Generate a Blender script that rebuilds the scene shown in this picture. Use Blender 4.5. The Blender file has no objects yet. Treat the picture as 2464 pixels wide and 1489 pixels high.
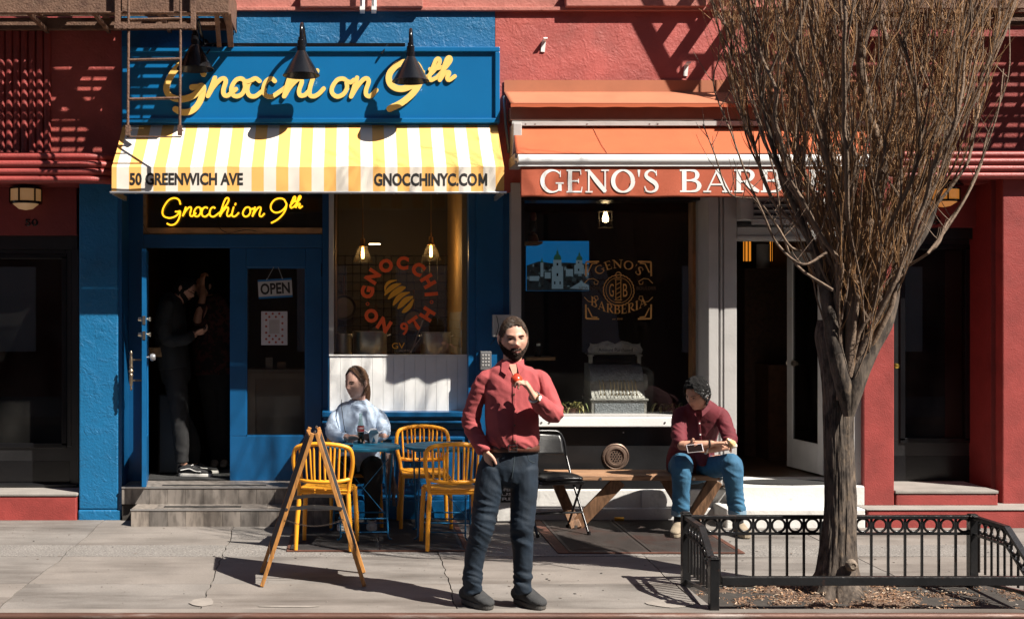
import bpy, bmesh, math, random
import numpy as np
from mathutils import Vector, Matrix, noise as mnoise
R = math.radians
sc = bpy.context.scene
COL = sc.collection
rnd = random.Random(7)

# ---------------------------------------------------------------- camera, world, sun, exposure
FPX, PXC, PYC, CAMZ, CAMD = 2900.0, 850.0, 760.0, 1.8, 10.66
cam_d = bpy.data.cameras.new('camera'); cam = bpy.data.objects.new('camera', cam_d); COL.objects.link(cam)
cam.location = (0, -CAMD, CAMZ); cam.rotation_euler = (R(90), 0, 0)
cam_d.sensor_width = 36; cam_d.lens = 36*FPX/2464
cam_d.shift_x = (1232-PXC)/2464; cam_d.shift_y = (PYC-744.5)/2464
cam_d.clip_start = .05; cam_d.clip_end = 400
sc.camera = cam

SUN_DIR = Vector((-1.273, 1.0, -1.818)).normalized()      # the way the light travels
world = bpy.data.worlds.new('World'); sc.world = world; world.use_nodes = True
wn = world.node_tree.nodes; wl = world.node_tree.links
sky = wn.new('ShaderNodeTexSky'); sky.sky_type = 'NISHITA'; sky.sun_disc = False
sky.sun_elevation = math.asin(-SUN_DIR.z); sky.sun_rotation = math.atan2(-SUN_DIR.x, -SUN_DIR.y)
sky.dust_density = .6; sky.ozone_density = 1.5
wn['Background'].inputs['Strength'].default_value = .05
wl.new(sky.outputs[0], wn['Background'].inputs['Color'])
sun_d = bpy.data.lights.new('sun', 'SUN'); sun_d.energy = 5.0; sun_d.angle = R(.5); sun_d.color = (1, .93, .83)
sun = bpy.data.objects.new('sun', sun_d); COL.objects.link(sun); sun.location = (8, -8, 14)
sun.rotation_euler = SUN_DIR.to_track_quat('-Z', 'Y').to_euler()
vs_ = sc.view_settings; vs_.view_transform = 'Standard'; vs_.look = 'None'; vs_.gamma = 1; vs_.use_curve_mapping = False
vs_.exposure = 1.05
sc.render.engine = 'CYCLES'; sc.cycles.use_denoising = True
sc.cycles.max_bounces = 8; sc.cycles.transparent_max_bounces = 24; sc.cycles.diffuse_bounces = 3

# ---------------------------------------------------------------- placing: photo pixel at a depth -> a point
def S(Y): return FPX/(CAMD+Y)
def X(px, Y): return (px-PXC)/S(Y)
def Z(py, Y): return CAMZ-(py-PYC)/S(Y)
def W(px, py, Y): return Vector((X(px, Y), Y, Z(py, Y)))
def GY(py): return FPX*CAMZ/(py-PYC)-CAMD          # depth of a ground point

# ---------------------------------------------------------------- materials
def lin(h):
    if not isinstance(h, str): return tuple(h)[:3]
    h = h.lstrip('#'); o = []
    for i in (0, 2, 4):
        c = int(h[i:i+2], 16)/255
        o.append(c/12.92 if c <= .04045 else ((c+.055)/1.055)**2.4)
    return tuple(o)

def M(name, col, rough=.6, metal=0, var=.12, vs=5, st=(1, 1, 1), bump=0, bs=60, spec=.5, dirt=None, dirt2=None, stucco=0, coat=0,
      emit=None, es=1, grain=0, gs=300, weave=0, wood=0, rvar=0):
    m = bpy.data.materials.new(name); m.use_nodes = True
    nt = m.node_tree; N = nt.nodes; L = nt.links
    p = N['Principled BSDF']; col = lin(col)
    p.inputs['Roughness'].default_value = rough; p.inputs['Metallic'].default_value = metal
    p.inputs['Specular IOR Level'].default_value = spec; p.inputs['Coat Weight'].default_value = coat
    tc = N.new('ShaderNodeTexCoord'); mp = N.new('ShaderNodeMapping'); mp.inputs['Scale'].default_value = st
    L.new(tc.outputs['Object'], mp.inputs[0]); vec = mp.outputs[0]
    def nz(scale, detail=5, rg=.55, v=None, dist=0):
        n = N.new('ShaderNodeTexNoise'); n.inputs['Scale'].default_value = scale; n.inputs['Detail'].default_value = detail
        n.inputs['Roughness'].default_value = rg; n.inputs['Distortion'].default_value = dist
        L.new(v if v is not None else vec, n.inputs['Vector']); return n.outputs['Fac']
    def mr(x, a, b, c, d):
        n = N.new('ShaderNodeMapRange'); L.new(x, n.inputs[0])
        for i, q in enumerate((a, b, c, d)): n.inputs[i+1].default_value = q
        return n.outputs[0]
    def mix(f, a, b):
        n = N.new('ShaderNodeMix'); n.data_type = 'RGBA'
        if isinstance(f, (int, float)): n.inputs[0].default_value = f
        else: L.new(f, n.inputs[0])
        for i, q in ((6, a), (7, b)):
            if isinstance(q, tuple): n.inputs[i].default_value = (*q, 1)
            else: L.new(q, n.inputs[i])
        return n.outputs[2]
    c = col
    if var:
        lo = tuple(x*(1-var) for x in col); hi = tuple(min(1, x*(1+var)) for x in col)
        c = mix(mr(nz(vs), .3, .7, 0, 1), lo, hi)
    if wood:
        w = N.new('ShaderNodeTexNoise'); w.inputs['Scale'].default_value = 22; w.inputs['Detail'].default_value = 6
        L.new(vec, w.inputs['Vector']); c = mix(mr(w.outputs['Fac'], .45, .62, 0, wood), c, tuple(x*.28 for x in col))
    if grain:
        c = mix(mr(nz(gs, 2), .35, .65, 0, grain), c, tuple(x*.35 for x in col))
        c = mix(mr(nz(gs*.6, 2), .62, .75, 0, grain*.7), c, tuple(min(1, x*1.9) for x in col))
    for d in (dirt, dirt2):
        if d:
            dc, ds, lo, hi, amt = d[:5]; v2 = None
            if len(d) > 5:
                m2 = N.new('ShaderNodeMapping'); m2.inputs['Scale'].default_value = d[5]; L.new(tc.outputs['Object'], m2.inputs[0]); v2 = m2.outputs[0]
            c = mix(mr(nz(ds, 7, .65, v2), lo, hi, 0, amt), c, lin(dc))
    if isinstance(c, tuple): p.inputs['Base Color'].default_value = (*c, 1)
    else: L.new(c, p.inputs['Base Color'])
    if rvar: L.new(mr(nz(vs*2), .3, .7, max(0, rough-rvar), min(1, rough+rvar)), p.inputs['Roughness'])
    nrm = None
    def bumpn(h, strength, dist):
        nonlocal nrm
        b = N.new('ShaderNodeBump'); b.inputs['Strength'].default_value = strength; b.inputs['Distance'].default_value = dist
        L.new(h, b.inputs['Height'])
        if nrm is not None: L.new(nrm, b.inputs['Normal'])
        nrm = b.outputs[0]
    if bump: bumpn(nz(bs, 4), min(1, bump), .01)
    if stucco:
        bumpn(mr(nz(9, 8, .62, dist=.6), .50, .60, 0, 1), .22*stucco, .012)
        bumpn(nz(45, 4), .35*stucco, .012)
        bumpn(nz(3, 3), .25*stucco, .03)
    if weave:
        w = N.new('ShaderNodeTexWave'); w.inputs['Scale'].default_value = weave; w.inputs['Distortion'].default_value = 1.5
        L.new(vec, w.inputs['Vector']); bumpn(w.outputs['Fac'], .12, .002)
    if nrm is not None: L.new(nrm, p.inputs['Normal'])
    if emit:
        p.inputs['Emission Color'].default_value = (*lin(emit), 1); p.inputs['Emission Strength'].default_value = es
    return m

def glass_mat(name, tint=(1, 1, 1), refl=1.0, rough=0, dust=0.02):
    m = bpy.data.materials.new(name); m.use_nodes = True; nt = m.node_tree; N = nt.nodes; L = nt.links
    N.remove(N['Principled BSDF']); out = N['Material Output']
    t = N.new('ShaderNodeBsdfTransparent'); t.inputs[0].default_value = (*tint, 1)
    g = N.new('ShaderNodeBsdfGlossy'); g.inputs['Roughness'].default_value = rough; g.inputs[0].default_value = (refl, refl, refl, 1)
    f = N.new('ShaderNodeFresnel'); f.inputs[0].default_value = 1.5
    ge_ = N.new('ShaderNodeNewGeometry'); iv = N.new('ShaderNodeMath'); iv.operation = 'SUBTRACT'; iv.inputs[0].default_value = 1; L.new(ge_.outputs['Backfacing'], iv.inputs[1])
    mu = N.new('ShaderNodeMath'); mu.operation = 'MULTIPLY'; L.new(f.outputs[0], mu.inputs[0]); L.new(iv.outputs[0], mu.inputs[1])     # the inner face of a pane only lets through
    mx = N.new('ShaderNodeMixShader'); L.new(mu.outputs[0], mx.inputs[0]); L.new(t.outputs[0], mx.inputs[1]); L.new(g.outputs[0], mx.inputs[2])
    last = mx.outputs[0]
    if dust:
        d = N.new('ShaderNodeBsdfDiffuse'); d.inputs[0].default_value = (.5, .48, .45, 1)
        n = N.new('ShaderNodeTexNoise'); n.inputs['Scale'].default_value = 3; n.inputs['Detail'].default_value = 8
        r = N.new('ShaderNodeMapRange'); r.inputs[1].default_value = .35; r.inputs[2].default_value = .8; r.inputs[3].default_value = 0; r.inputs[4].default_value = dust
        L.new(n.outputs['Fac'], r.inputs[0]); m2 = N.new('ShaderNodeMixShader'); L.new(r.outputs[0], m2.inputs[0]); L.new(last, m2.inputs[1]); L.new(d.outputs[0], m2.inputs[2]); last = m2.outputs[0]
    L.new(last, out.inputs[0]); return m

# ---------------------------------------------------------------- mesh building
BENCH = bpy.data.scenes.new('bench')              # modifiers and lettering are evaluated here, away from the main scene
def evaluated_mesh(o):
    BENCH.collection.objects.link(o)
    with bpy.context.temp_override(scene=BENCH, view_layer=BENCH.view_layers[0]): dg = bpy.context.evaluated_depsgraph_get()
    me = bpy.data.meshes.new_from_object(o.evaluated_get(dg)); bpy.data.objects.remove(o); return me
class MB:
    def __init__(s): s.v = []; s.f = []; s.m = []; s.T = None; s.mi = 0
    def P(s, p):
        p = Vector(p); s.v.append(s.T @ p if s.T else p); return len(s.v)-1
    def F(s, idx): s.f.append(tuple(idx)); s.m.append(s.mi)
    def poly(s, pts): s.F([s.P(p) for p in pts]); return s
    def box(s, x0, x1, y0, y1, z0, z1):
        i = [s.P((x, y, z)) for z in (z0, z1) for y in (y0, y1) for x in (x0, x1)]
        for q in ((0, 2, 3, 1), (4, 5, 7, 6), (0, 1, 5, 4), (2, 6, 7, 3), (0, 4, 6, 2), (1, 3, 7, 5)): s.F([i[k] for k in q])
        return s
    def prism(s, pts, d):                      # closed outline pushed along d
        d = Vector(d); n = len(pts); a = [s.P(p) for p in pts]; b = [s.P(Vector(p)+d) for p in pts]
        s.F(a[::-1]); s.F(b)
        for k in range(n): s.F((a[k], a[(k+1) % n], b[(k+1) % n], b[k]))
        return s
    def tube(s, pts, r, n=8, cap=True, side=None, flat=1.0, closed=False):
        pts = [Vector(p) for p in pts]; k = len(pts)
        rs = r if isinstance(r, (list, tuple)) else [r]*k
        ring = []; u = None
        for i, p in enumerate(pts):
            if closed: t = pts[(i+1) % k]-pts[i-1]
            else: t = pts[min(i+1, k-1)]-pts[max(i-1, 0)]
            if t.length < 1e-9: t = Vector((0, 0, 1))
            t.normalize()
            if u is None:
                u = Vector(side) if side is not None else (Vector((0, 0, 1)) if abs(t.z) < .9 else Vector((1, 0, 0)))
            u = (u-t*u.dot(t))
            if u.length < 1e-6: u = t.orthogonal()
            u.normalize(); w = t.cross(u)
            ring.append([s.P(p+(u*math.cos(a)+w*math.sin(a)*flat)*rs[i]) for a in (2*math.pi*j/n for j in range(n))])
        for i in range(k if closed else k-1):
            a, b = ring[i], ring[(i+1) % k]
            for j in range(n): s.F((a[j], a[(j+1) % n], b[(j+1) % n], b[j]))
        if cap and not closed:
            s.F(ring[0][::-1]); s.F(ring[-1])
        return s
    def bar(s, a, b, w, h=None, up=(0, 0, 1)):      # rectangular bar from a to b
        h = w if h is None else h; a, b = Vector(a), Vector(b); t = (b-a).normalized(); u = Vector(up); u = u-t*u.dot(t)
        if u.length < 1e-5: u = t.orthogonal()
        u.normalize(); q = t.cross(u)
        i = [s.P(p+q*(w/2*sx)+u*(h/2*sz)) for p in (a, b) for sx, sz in ((-1, -1), (1, -1), (1, 1), (-1, 1))]
        for k in ((3, 2, 1, 0), (4, 5, 6, 7), (0, 1, 5, 4), (1, 2, 6, 5), (2, 3, 7, 6), (3, 0, 4, 7)): s.F([i[j] for j in k])
        return s
    def lathe(s, prof, c=(0, 0, 0), n=24, axis='Z', capb=True, capt=True):
        c = Vector(c); rings = []
        for r, h in prof:
            rr = []
            for j in range(n):
                a = 2*math.pi*j/n; x, y = r*math.cos(a), r*math.sin(a)
                d = {'Z': (x, y, h), 'Y': (x, h, -y), 'X': (h, x, y)}[axis]; rr.append(s.P(c+Vector(d)))
            rings.append(rr)
        for a, b in zip(rings, rings[1:]):
            for j in range(n): s.F((a[j], a[(j+1) % n], b[(j+1) % n], b[j]))
        if capb: s.F(rings[0][::-1])
        if capt: s.F(rings[-1])
        return s
    def grid(s, fn, nu, nv, mi=None):
        i = [[s.P(fn(u/nu, v/nv)) for u in range(nu+1)] for v in range(nv+1)]
        for v in range(nv):
            for u in range(nu):
                if mi: s.mi = mi(u, v)
                s.F((i[v][u], i[v][u+1], i[v+1][u+1], i[v+1][u]))
        return s
    def mesh(s, name):
        me = bpy.data.meshes.new(name); me.from_pydata([tuple(v) for v in s.v], [], s.f); return me
    def build(s, name, mats, parent=None, smooth=None, bevel=0, flip=True, solid=0, subd=0):
        me = s.mesh(name); mats = mats if isinstance(mats, (list, tuple)) else [mats]
        for m in mats: me.materials.append(m)
        if len(mats) > 1: me.polygons.foreach_set('material_index', s.m)
        if flip:
            bm = bmesh.new(); bm.from_mesh(me); bmesh.ops.recalc_face_normals(bm, faces=bm.faces); bm.to_mesh(me); bm.free()
        return link(name, me, parent, smooth, bevel, solid, subd)

WORLD = {}
def shade(me, angle=40):
    me.polygons.foreach_set('use_smooth', [True]*len(me.polygons)); me.set_sharp_from_angle(angle=R(angle))
def link(name, me, parent=None, smooth=None, bevel=0, solid=0, subd=0):
    o = bpy.data.objects.new(name, me); COL.objects.link(o)
    if parent is not None:
        w = WORLD[parent.name]; me.transform(w.inverted()); o.parent = parent; WORLD[o.name] = w
    else:
        n = len(me.vertices); co = np.empty(n*3); me.vertices.foreach_get('co', co); co = co.reshape(-1, 3)
        c = Vector(((co[:, 0].min()+co[:, 0].max())/2, (co[:, 1].min()+co[:, 1].max())/2, co[:, 2].min()))
        w = Matrix.Translation(c); me.transform(w.inverted()); o.location = c; WORLD[o.name] = w
    if smooth is not None: shade(me, smooth)
    if bevel:
        b = o.modifiers.new('bevel', 'BEVEL'); b.width = bevel; b.segments = 2; b.limit_method = 'ANGLE'; b.angle_limit = R(40); b.harden_normals = False
    if solid:
        b = o.modifiers.new('solid', 'SOLIDIFY'); b.thickness = solid; b.offset = 0
    if subd:
        b = o.modifiers.new('sub', 'SUBSURF'); b.levels = subd; b.render_levels = subd
    return o
def tag(o, label=None, cat=None, group=None, kind=None):
    if label: o['label'] = label
    if cat: o['category'] = cat
    if group: o['group'] = group
    if kind: o['kind'] = kind
    return o
def thing(name, label, cat, loc=(0, 0, 0), group=None, kind=None):
    o = bpy.data.objects.new(name, None); COL.objects.link(o); o.location = loc; o.empty_display_size = .1
    WORLD[o.name] = Matrix.Translation(loc); return tag(o, label, cat, group, kind)
def box(name, m, parent, x0, x1, y0, y1, z0, z1, bevel=0):
    return MB().box(x0, x1, y0, y1, z0, z1).build(name, m, parent, bevel=bevel)
def kids(o): return [c for c in bpy.data.objects if c.parent == o]
def copy_thing(root, loc, rz=0, label=None, group=None):
    r = root.copy(); COL.objects.link(r); r.location = loc; r.rotation_euler = (0, 0, rz)
    if label: r['label'] = label
    if group: r['group'] = group
    for ch in kids(root):
        c = ch.copy(); COL.objects.link(c); c.parent = r
        for g in kids(ch):
            d = g.copy(); COL.objects.link(d); d.parent = c
    return r
def text_mesh(body, size=1, bold=0.0, extrude=0.0, sx=1.0, align='CENTER', space=1.0, res=3):
    cu = bpy.data.curves.new('lettering', 'FONT'); cu.body = body; cu.size = size; cu.offset = bold; cu.extrude = extrude
    cu.align_x = align; cu.space_character = space; cu.resolution_u = res; cu.align_y = 'CENTER' if False else 'TOP_BASELINE'
    o = bpy.data.objects.new('lettering', cu)
    me = evaluated_mesh(o); bpy.data.curves.remove(cu); me.transform(Matrix.Diagonal((sx, 1, 1, 1))); me.name = 'lettering'; return me
def text_fit(name, body, m, parent, x0, x1, zb, zt, y, bold=.0, depth=.002, rot=0, yfn=None):
    """capital lettering that fills the rectangle x0..x1, zb..zt on a wall facing the street"""
    me = text_mesh(body, 1, bold); n = len(me.vertices); co = np.empty(n*3); me.vertices.foreach_get('co', co); co = co.reshape(-1, 3)
    a, b = co.min(0), co.max(0); kx = (x1-x0)/(b[0]-a[0]); kz = (zt-zb)/(b[1]-a[1])
    out = np.stack([x0+(co[:, 0]-a[0])*kx, np.full(n, y), zb+(co[:, 1]-a[1])*kz], 1)
    if rot:
        cx, cz = (x0+x1)/2, (zb+zt)/2; c, s_ = math.cos(rot), math.sin(rot); dx, dz = out[:, 0]-cx, out[:, 2]-cz
        out[:, 0] = cx+dx*c-dz*s_; out[:, 2] = cz+dx*s_+dz*c
    if yfn: out[:, 1] += np.array([yfn(q[0], q[2]) for q in out])
    me.vertices.foreach_set('co', out.ravel()); me.materials.append(m)
    o = link(name, me, parent)
    if depth:
        md = o.modifiers.new('solid', 'SOLIDIFY'); md.thickness = depth; md.offset = 1
    return o

def cr(pts, sub=4, closed=False):                  # Catmull-Rom through points of any dimension
    P_ = [np.array(p, float) for p in pts]; n = len(P_); out = []
    for i in range(n if closed else n-1):
        p0 = P_[i-1] if (closed or i > 0) else 2*P_[0]-P_[1]; p1 = P_[i]; p2 = P_[(i+1) % n]
        p3 = P_[(i+2) % n] if (closed or i+2 < n) else 2*P_[-1]-P_[-2]
        for k in range(sub):
            t = k/sub; out.append(.5*((2*p1)+(p2-p0)*t+(2*p0-5*p1+4*p2-p3)*t*t+(3*p1-p0-3*p2+p3)*t**3))
    if not closed: out.append(P_[-1])
    return out

def ribbon(mb, pts, y0, y1, w=None, n_end=6, yfn=None):
    """a stroke drawn in the x-z plane: pts (x, z, width); rounded ends; thick from y0 to y1"""
    pts = [tuple(p) for p in pts]; c = [Vector((p[0], p[1])) for p in pts]; ws = [p[2] if len(p) > 2 else w for p in pts]
    Lf, Rt = [], []; n = len(c)
    for i in range(n):
        t = c[min(i+1, n-1)]-c[max(i-1, 0)]
        if t.length < 1e-9: t = Vector((1, 0))
        t.normalize(); q = Vector((-t.y, t.x)); Lf.append(c[i]+q*ws[i]/2); Rt.append(c[i]-q*ws[i]/2)
    def endcap(p, t, w):
        q = Vector((-t.y, t.x)); return [p+(q*math.cos(a)+t*math.sin(a))*w/2 for a in (math.pi*k/n_end for k in range(1, n_end))]
    t0 = (c[0]-c[1]).normalized(); t1 = (c[-1]-c[-2]).normalized()
    capA = endcap(c[0], t0, ws[0]) if n_end else []; capB = endcap(c[-1], t1, ws[-1]) if n_end else []
    def quad(a, b, c_, d):
        f = [mb.P((p.x, y0, p.y)) for p in (a, b, c_, d)]; mb.F(f)
    YF = lambda p, yy: yy+(yfn(p.x, p.y) if yfn else 0)
    for yy in (y0, y1):
        sl = .00012 if yy == y0 else 0            # each step a hair prouder, so a stroke that crosses itself never lies in one plane
        L_ = [mb.P((p.x, YF(p, yy)-sl*i, p.y)) for i, p in enumerate(Lf)]; R_ = [mb.P((p.x, YF(p, yy)-sl*i, p.y)) for i, p in enumerate(Rt)]
        for i in range(n-1): mb.F((L_[i], L_[i+1], R_[i+1], R_[i]))
        if capA: mb.F([R_[0]]+[mb.P((p.x, YF(p, yy), p.y)) for p in capA]+[L_[0]])
        if capB: mb.F([L_[-1]]+[mb.P((p.x, YF(p, yy)-sl*n, p.y)) for p in capB]+[R_[-1]])
        if yy == y0: A = (Lf, Rt)
        if y0 == y1: return
    loop = [*Rt[::-1]][-1:] ; ring = list(Lf)+capB+list(Rt[::-1])+capA
    a = [mb.P((p.x, y0, p.y)) for p in ring]; b = [mb.P((p.x, y1, p.y)) for p in ring]
    for k in range(len(ring)): mb.F((a[k], a[(k+1) % len(ring)], b[(k+1) % len(ring)], b[k]))
# ================================================================ materials of the place
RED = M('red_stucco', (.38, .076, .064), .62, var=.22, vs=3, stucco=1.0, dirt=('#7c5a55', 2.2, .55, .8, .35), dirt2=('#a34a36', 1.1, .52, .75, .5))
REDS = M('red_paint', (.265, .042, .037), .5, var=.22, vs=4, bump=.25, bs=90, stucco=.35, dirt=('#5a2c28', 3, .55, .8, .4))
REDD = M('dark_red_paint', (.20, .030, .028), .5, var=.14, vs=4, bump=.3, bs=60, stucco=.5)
PINK = M('faded_pink_masonry', (.42, .15, .12), .8, var=.2, vs=3, stucco=.9, dirt=('#5d3b34', 3, .5, .8, .5))
BLUE = M('blue_stucco', (.004, .120, .275), .5, var=.2, vs=2.5, stucco=1.2, dirt=('#0f3f63', 2.5, .5, .8, .5), dirt2=('#5f8398', 30, .66, .72, .45))
BLUEP = M('blue_gloss_paint', (.003, .088, .23), .35, var=.12, vs=4, bump=.12, bs=30, dirt=('#0a2c45', 5, .6, .8, .35))
NAVY = M('navy_door_paint', (.004, .075, .20), .35, var=.1, vs=4, bump=.15, bs=25)
SIGNB = M('blue_sign_paint', (.003, .122, .315), .32, var=.06, vs=2, bump=.03, bs=12)
WHITEP = M('white_paint', (.74, .74, .73), .45, var=.06, vs=6, bump=.12, bs=50, dirt=('#6f6a62', 6, .62, .8, .35))
WHITEB = M('white_masonry_paint', (.60, .59, .57), .6, var=.08, vs=5, stucco=.5, dirt=('#4d443c', 4, .58, .75, .6))
GREYP = M('grey_white_paint', (.42, .41, .40), .45, var=.08, vs=5, bump=.15, bs=40, dirt=('#3c3633', 9, .64, .75, .6))
BLACKP = M('black_paint', (.012, .012, .013), .32, var=.3, vs=4, bump=.1, bs=30, dirt=('#4a4642', 14, .66, .8, .35, (1, 1, 4)))
BLACKM = M('black_enamel', (.006, .006, .007), .2, var=.2, bump=.03, bs=40, spec=.4)
CONC = M('concrete', (.212, .194, .178), .85, var=.2, vs=2.2, grain=.35, gs=190, bump=.25, bs=160, dirt=('#352d27', 1.5, .46, .70, .75, (.35, 1.6, 1)), dirt2=('#2e2a27', 7, .66, .74, .5, (.5, 2.2, 1)))
CONC2 = M('concrete_warm', (.222, .198, .178), .85, var=.2, vs=1.8, grain=.35, gs=200, bump=.25, bs=160, dirt=('#3a312a', 1.2, .46, .70, .75, (.35, 1.8, 1)), dirt2=('#35302c', 8, .66, .74, .5, (.5, 2.4, 1)))
CONCP = M('pitted_concrete', (.25, .232, .215), .9, var=.14, vs=2.5, grain=.75, gs=70, bump=.9, bs=60, dirt=('#3a3531', 26, .60, .66, .7, (.6, 1.5, 1)))
CONCT = M('step_concrete', (.27, .25, .23), .8, var=.15, vs=5, grain=.3, bump=.2, bs=90)
ASPH = M('asphalt', (.05, .05, .052), .9, var=.2, vs=2, grain=.5, gs=150, bump=.5, bs=150)
JOINT = M('joint_dirt', (.035, .03, .026), .95, var=.3, vs=30, bump=.3)
RUSTK = M('rusty_steel_kerb', (.10, .048, .034), .55, metal=.3, var=.3, vs=7, st=(.4, 1, 3), bump=.2, bs=80, dirt=('#8f8580', 5, .55, .7, .8, (.25, 2, 2)))
RUST = M('rusty_brown_iron', (.135, .072, .045), .75, var=.25, vs=9, bump=.8, bs=60, dirt=('#3a1c12', 8, .5, .7, .7), dirt2=('#7d6a58', 14, .6, .75, .5))
HATCH = M('rusty_diamond_plate', (.060, .050, .046), .55, metal=.35, var=.25, vs=4, bump=.3, bs=90, dirt=('#4a2418', 2.6, .5, .7, .75), dirt2=('#6d6258', 12, .6, .75, .5, (.6, 2, 1)))
HATCHD = M('dark_steel_plate', (.045, .042, .042), .55, metal=.3, var=.25, vs=5, bump=.3, bs=90, dirt=('#5c534b', 10, .6, .75, .6, (.5, 2, 1)))
TILEA = [M('wood_look_tile', c, .5, var=.2, vs=5, st=(1, 1, .3), wood=.55, bump=.08, bs=30, dirt=('#2b3338', 3, .6, .75, .55)) for c in ((.26, .225, .195), (.21, .185, .165), (.165, .148, .135))]
for t in TILEA:                       # grain runs up the tile
    pass
GLASS = glass_mat('shop_glass', (.93, .94, .93), 1, 0, .012)
GLASSD = glass_mat('entry_door_glass', (.35, .37, .38), 1, 0, .03)
WOODI = M('pine_frame', (.42, .23, .10), .5, var=.2, vs=6, st=(.3, 1, 1), wood=.4)
SOILM = M('tree_pit_soil', (.15, .095, .065), .95, var=.4, vs=9, grain=.8, gs=90, bump=1, bs=60)
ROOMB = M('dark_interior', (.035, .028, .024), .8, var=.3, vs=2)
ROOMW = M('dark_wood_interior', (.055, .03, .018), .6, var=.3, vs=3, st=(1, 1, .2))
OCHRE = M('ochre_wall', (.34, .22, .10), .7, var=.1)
STEEL = M('brushed_steel', (.55, .54, .52), .28, metal=1, var=.08, vs=8, st=(1, 1, 8))
ALU = M('aluminium', (.60, .60, .60), .35, metal=.9, var=.06)
WHITEG = M('white_enamel', (.78, .78, .78), .3, var=.03)

# ================================================================ ground
g = MB(); g.box(-40, 40, -10.1, -3.37, -.32, -.15); tag(g.build('road', ASPH), kind='structure')
g = MB(); g.box(-40, 40, -15.5, -10.1, -.32, -.01); tag(g.build('opposite_pavement', CONC), kind='structure')
walk = thing('sidewalk', None, None, (0, -1.5, 0), kind='structure')
g = MB(); g.box(-40, 40, -3.36, .0, -.3, -.014); g.box(-40, 40, .0, 9, -.3, -.3+.28); g.build('joint_bed', JOINT, walk)
jx = [-40, -8.2, -6.7, -5.2, -3.7, -2.18, -1.0, .65, 2.17, 3.75, 5.3, 6.9, 8.5, 40]
rows = [(.5, -1.17), (-1.17, -1.62), (-1.62, -2.54), (-2.54, -3.24)]
def jit(i, y): return jx[i] + (.10*(-1-y)*.25 if i == 6 else 0) + .035*(mnoise.noise(Vector((jx[i]*3.1, y*1.5, 2)))+.5*mnoise.noise(Vector((jx[i]*3.1, y*7, 5))))
for ri, (ya, yb) in enumerate(rows):
    for i in range(len(jx)-1):
        ys = [ya+(yb-ya)*k/10 for k in range(11)]; e = .004
        Lp = [(jit(i, y)+e, y, 0) for y in ys]; Rp = [(jit(i+1, y)-e, y, 0) for y in ys]
        Lp[0] = (Lp[0][0], ya-e*.4, 0); Rp[0] = (Rp[0][0], ya-e*.4, 0); Lp[-1] = (Lp[-1][0], yb+e*.4, 0); Rp[-1] = (Rp[-1][0], yb+e*.4, 0)
        if ri == 3 and i in (8, 9, 10, 11): continue                                # the tree pit is cut out here
        z = rnd.uniform(-.004, .0)
        m = MB(); n = len(Lp)
        for k in range(n-1):
            m.poly([(*Lp[k][:2], z), (*Rp[k][:2], z), (*Rp[k+1][:2], z), (*Lp[k+1][:2], z)])
            for Q in (Lp, Rp): m.poly([(*Q[k][:2], z), (*Q[k+1][:2], z), (*Q[k+1][:2], z-.03), (*Q[k][:2], z-.03)])
        for k in (0, -1): m.poly([(*Lp[k][:2], z), (*Rp[k][:2], z), (*Rp[k][:2], z-.03), (*Lp[k][:2], z-.03)])
        m.build('paving_slab', CONCP if ri == 1 else (CONC, CONC2)[(i+ri) % 2], walk)
PITX0, PITX1, PITY0, PITY1 = 2.22, 4.35, -2.54, -3.24
box('pit_side_slab', CONC2, walk, 4.36, 8.5, -3.24, -2.545, -.03, -.002)
box('pit_side_slab', CONC, walk, 2.17, 2.22, -3.24, -2.545, -.03, -.002)
# light cement patches trowelled over the joint
def patch(cx, cy, rx, ry, z, seed):
    m = MB(); pts = []
    for k in range(26):
        a = 2*math.pi*k/26; q = 1+.28*mnoise.noise(Vector((math.cos(a)*1.7+seed, math.sin(a)*1.7, seed))); pts.append((cx+rx*q*math.cos(a), cy+ry*q*math.sin(a), z))
    m.prism(pts, (0, 0, .003)); return m
PALE = M('pale_cement', (.27, .243, .218), .9, var=.15, vs=8, bump=.3, grain=.2)
for a in ((-.95, -3.08, .075, .10, .001, 1), (-.40, -3.19, .20, .018, .001, 3), (1.98, -3.12, .15, .09, .001, 5)): patch(*a).build('cement_patch', PALE, walk)
kerb = MB(); kerb.box(-40, 40, -3.335, -3.245, -.3, .0); tag(kerb.build('kerb', CONC2), kind='structure')
kerb = MB(); kerb.tube([(-40, -3.350, -.022), (40, -3.350, -.022)], .024, 10); kerb.box(-40, 40, -3.362, -3.336, -.3, -.03); tag(kerb.build('kerb_edging', RUSTK, smooth=40), kind='structure')
soil = MB()
soil.grid(lambda u, v: (PITX0+(PITX1-PITX0)*u, PITY0+(PITY1-PITY0)*v, -.03+.035*mnoise.noise(Vector((u*14, v*6, 1)))+.02*mnoise.noise(Vector((u*50, v*20, 3)))+.05*math.exp(-((u-.44)**2*30+(v-.4)**2*4))), 110, 36)
tag(soil.build('soil', SOILM, smooth=60), kind='structure')
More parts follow.
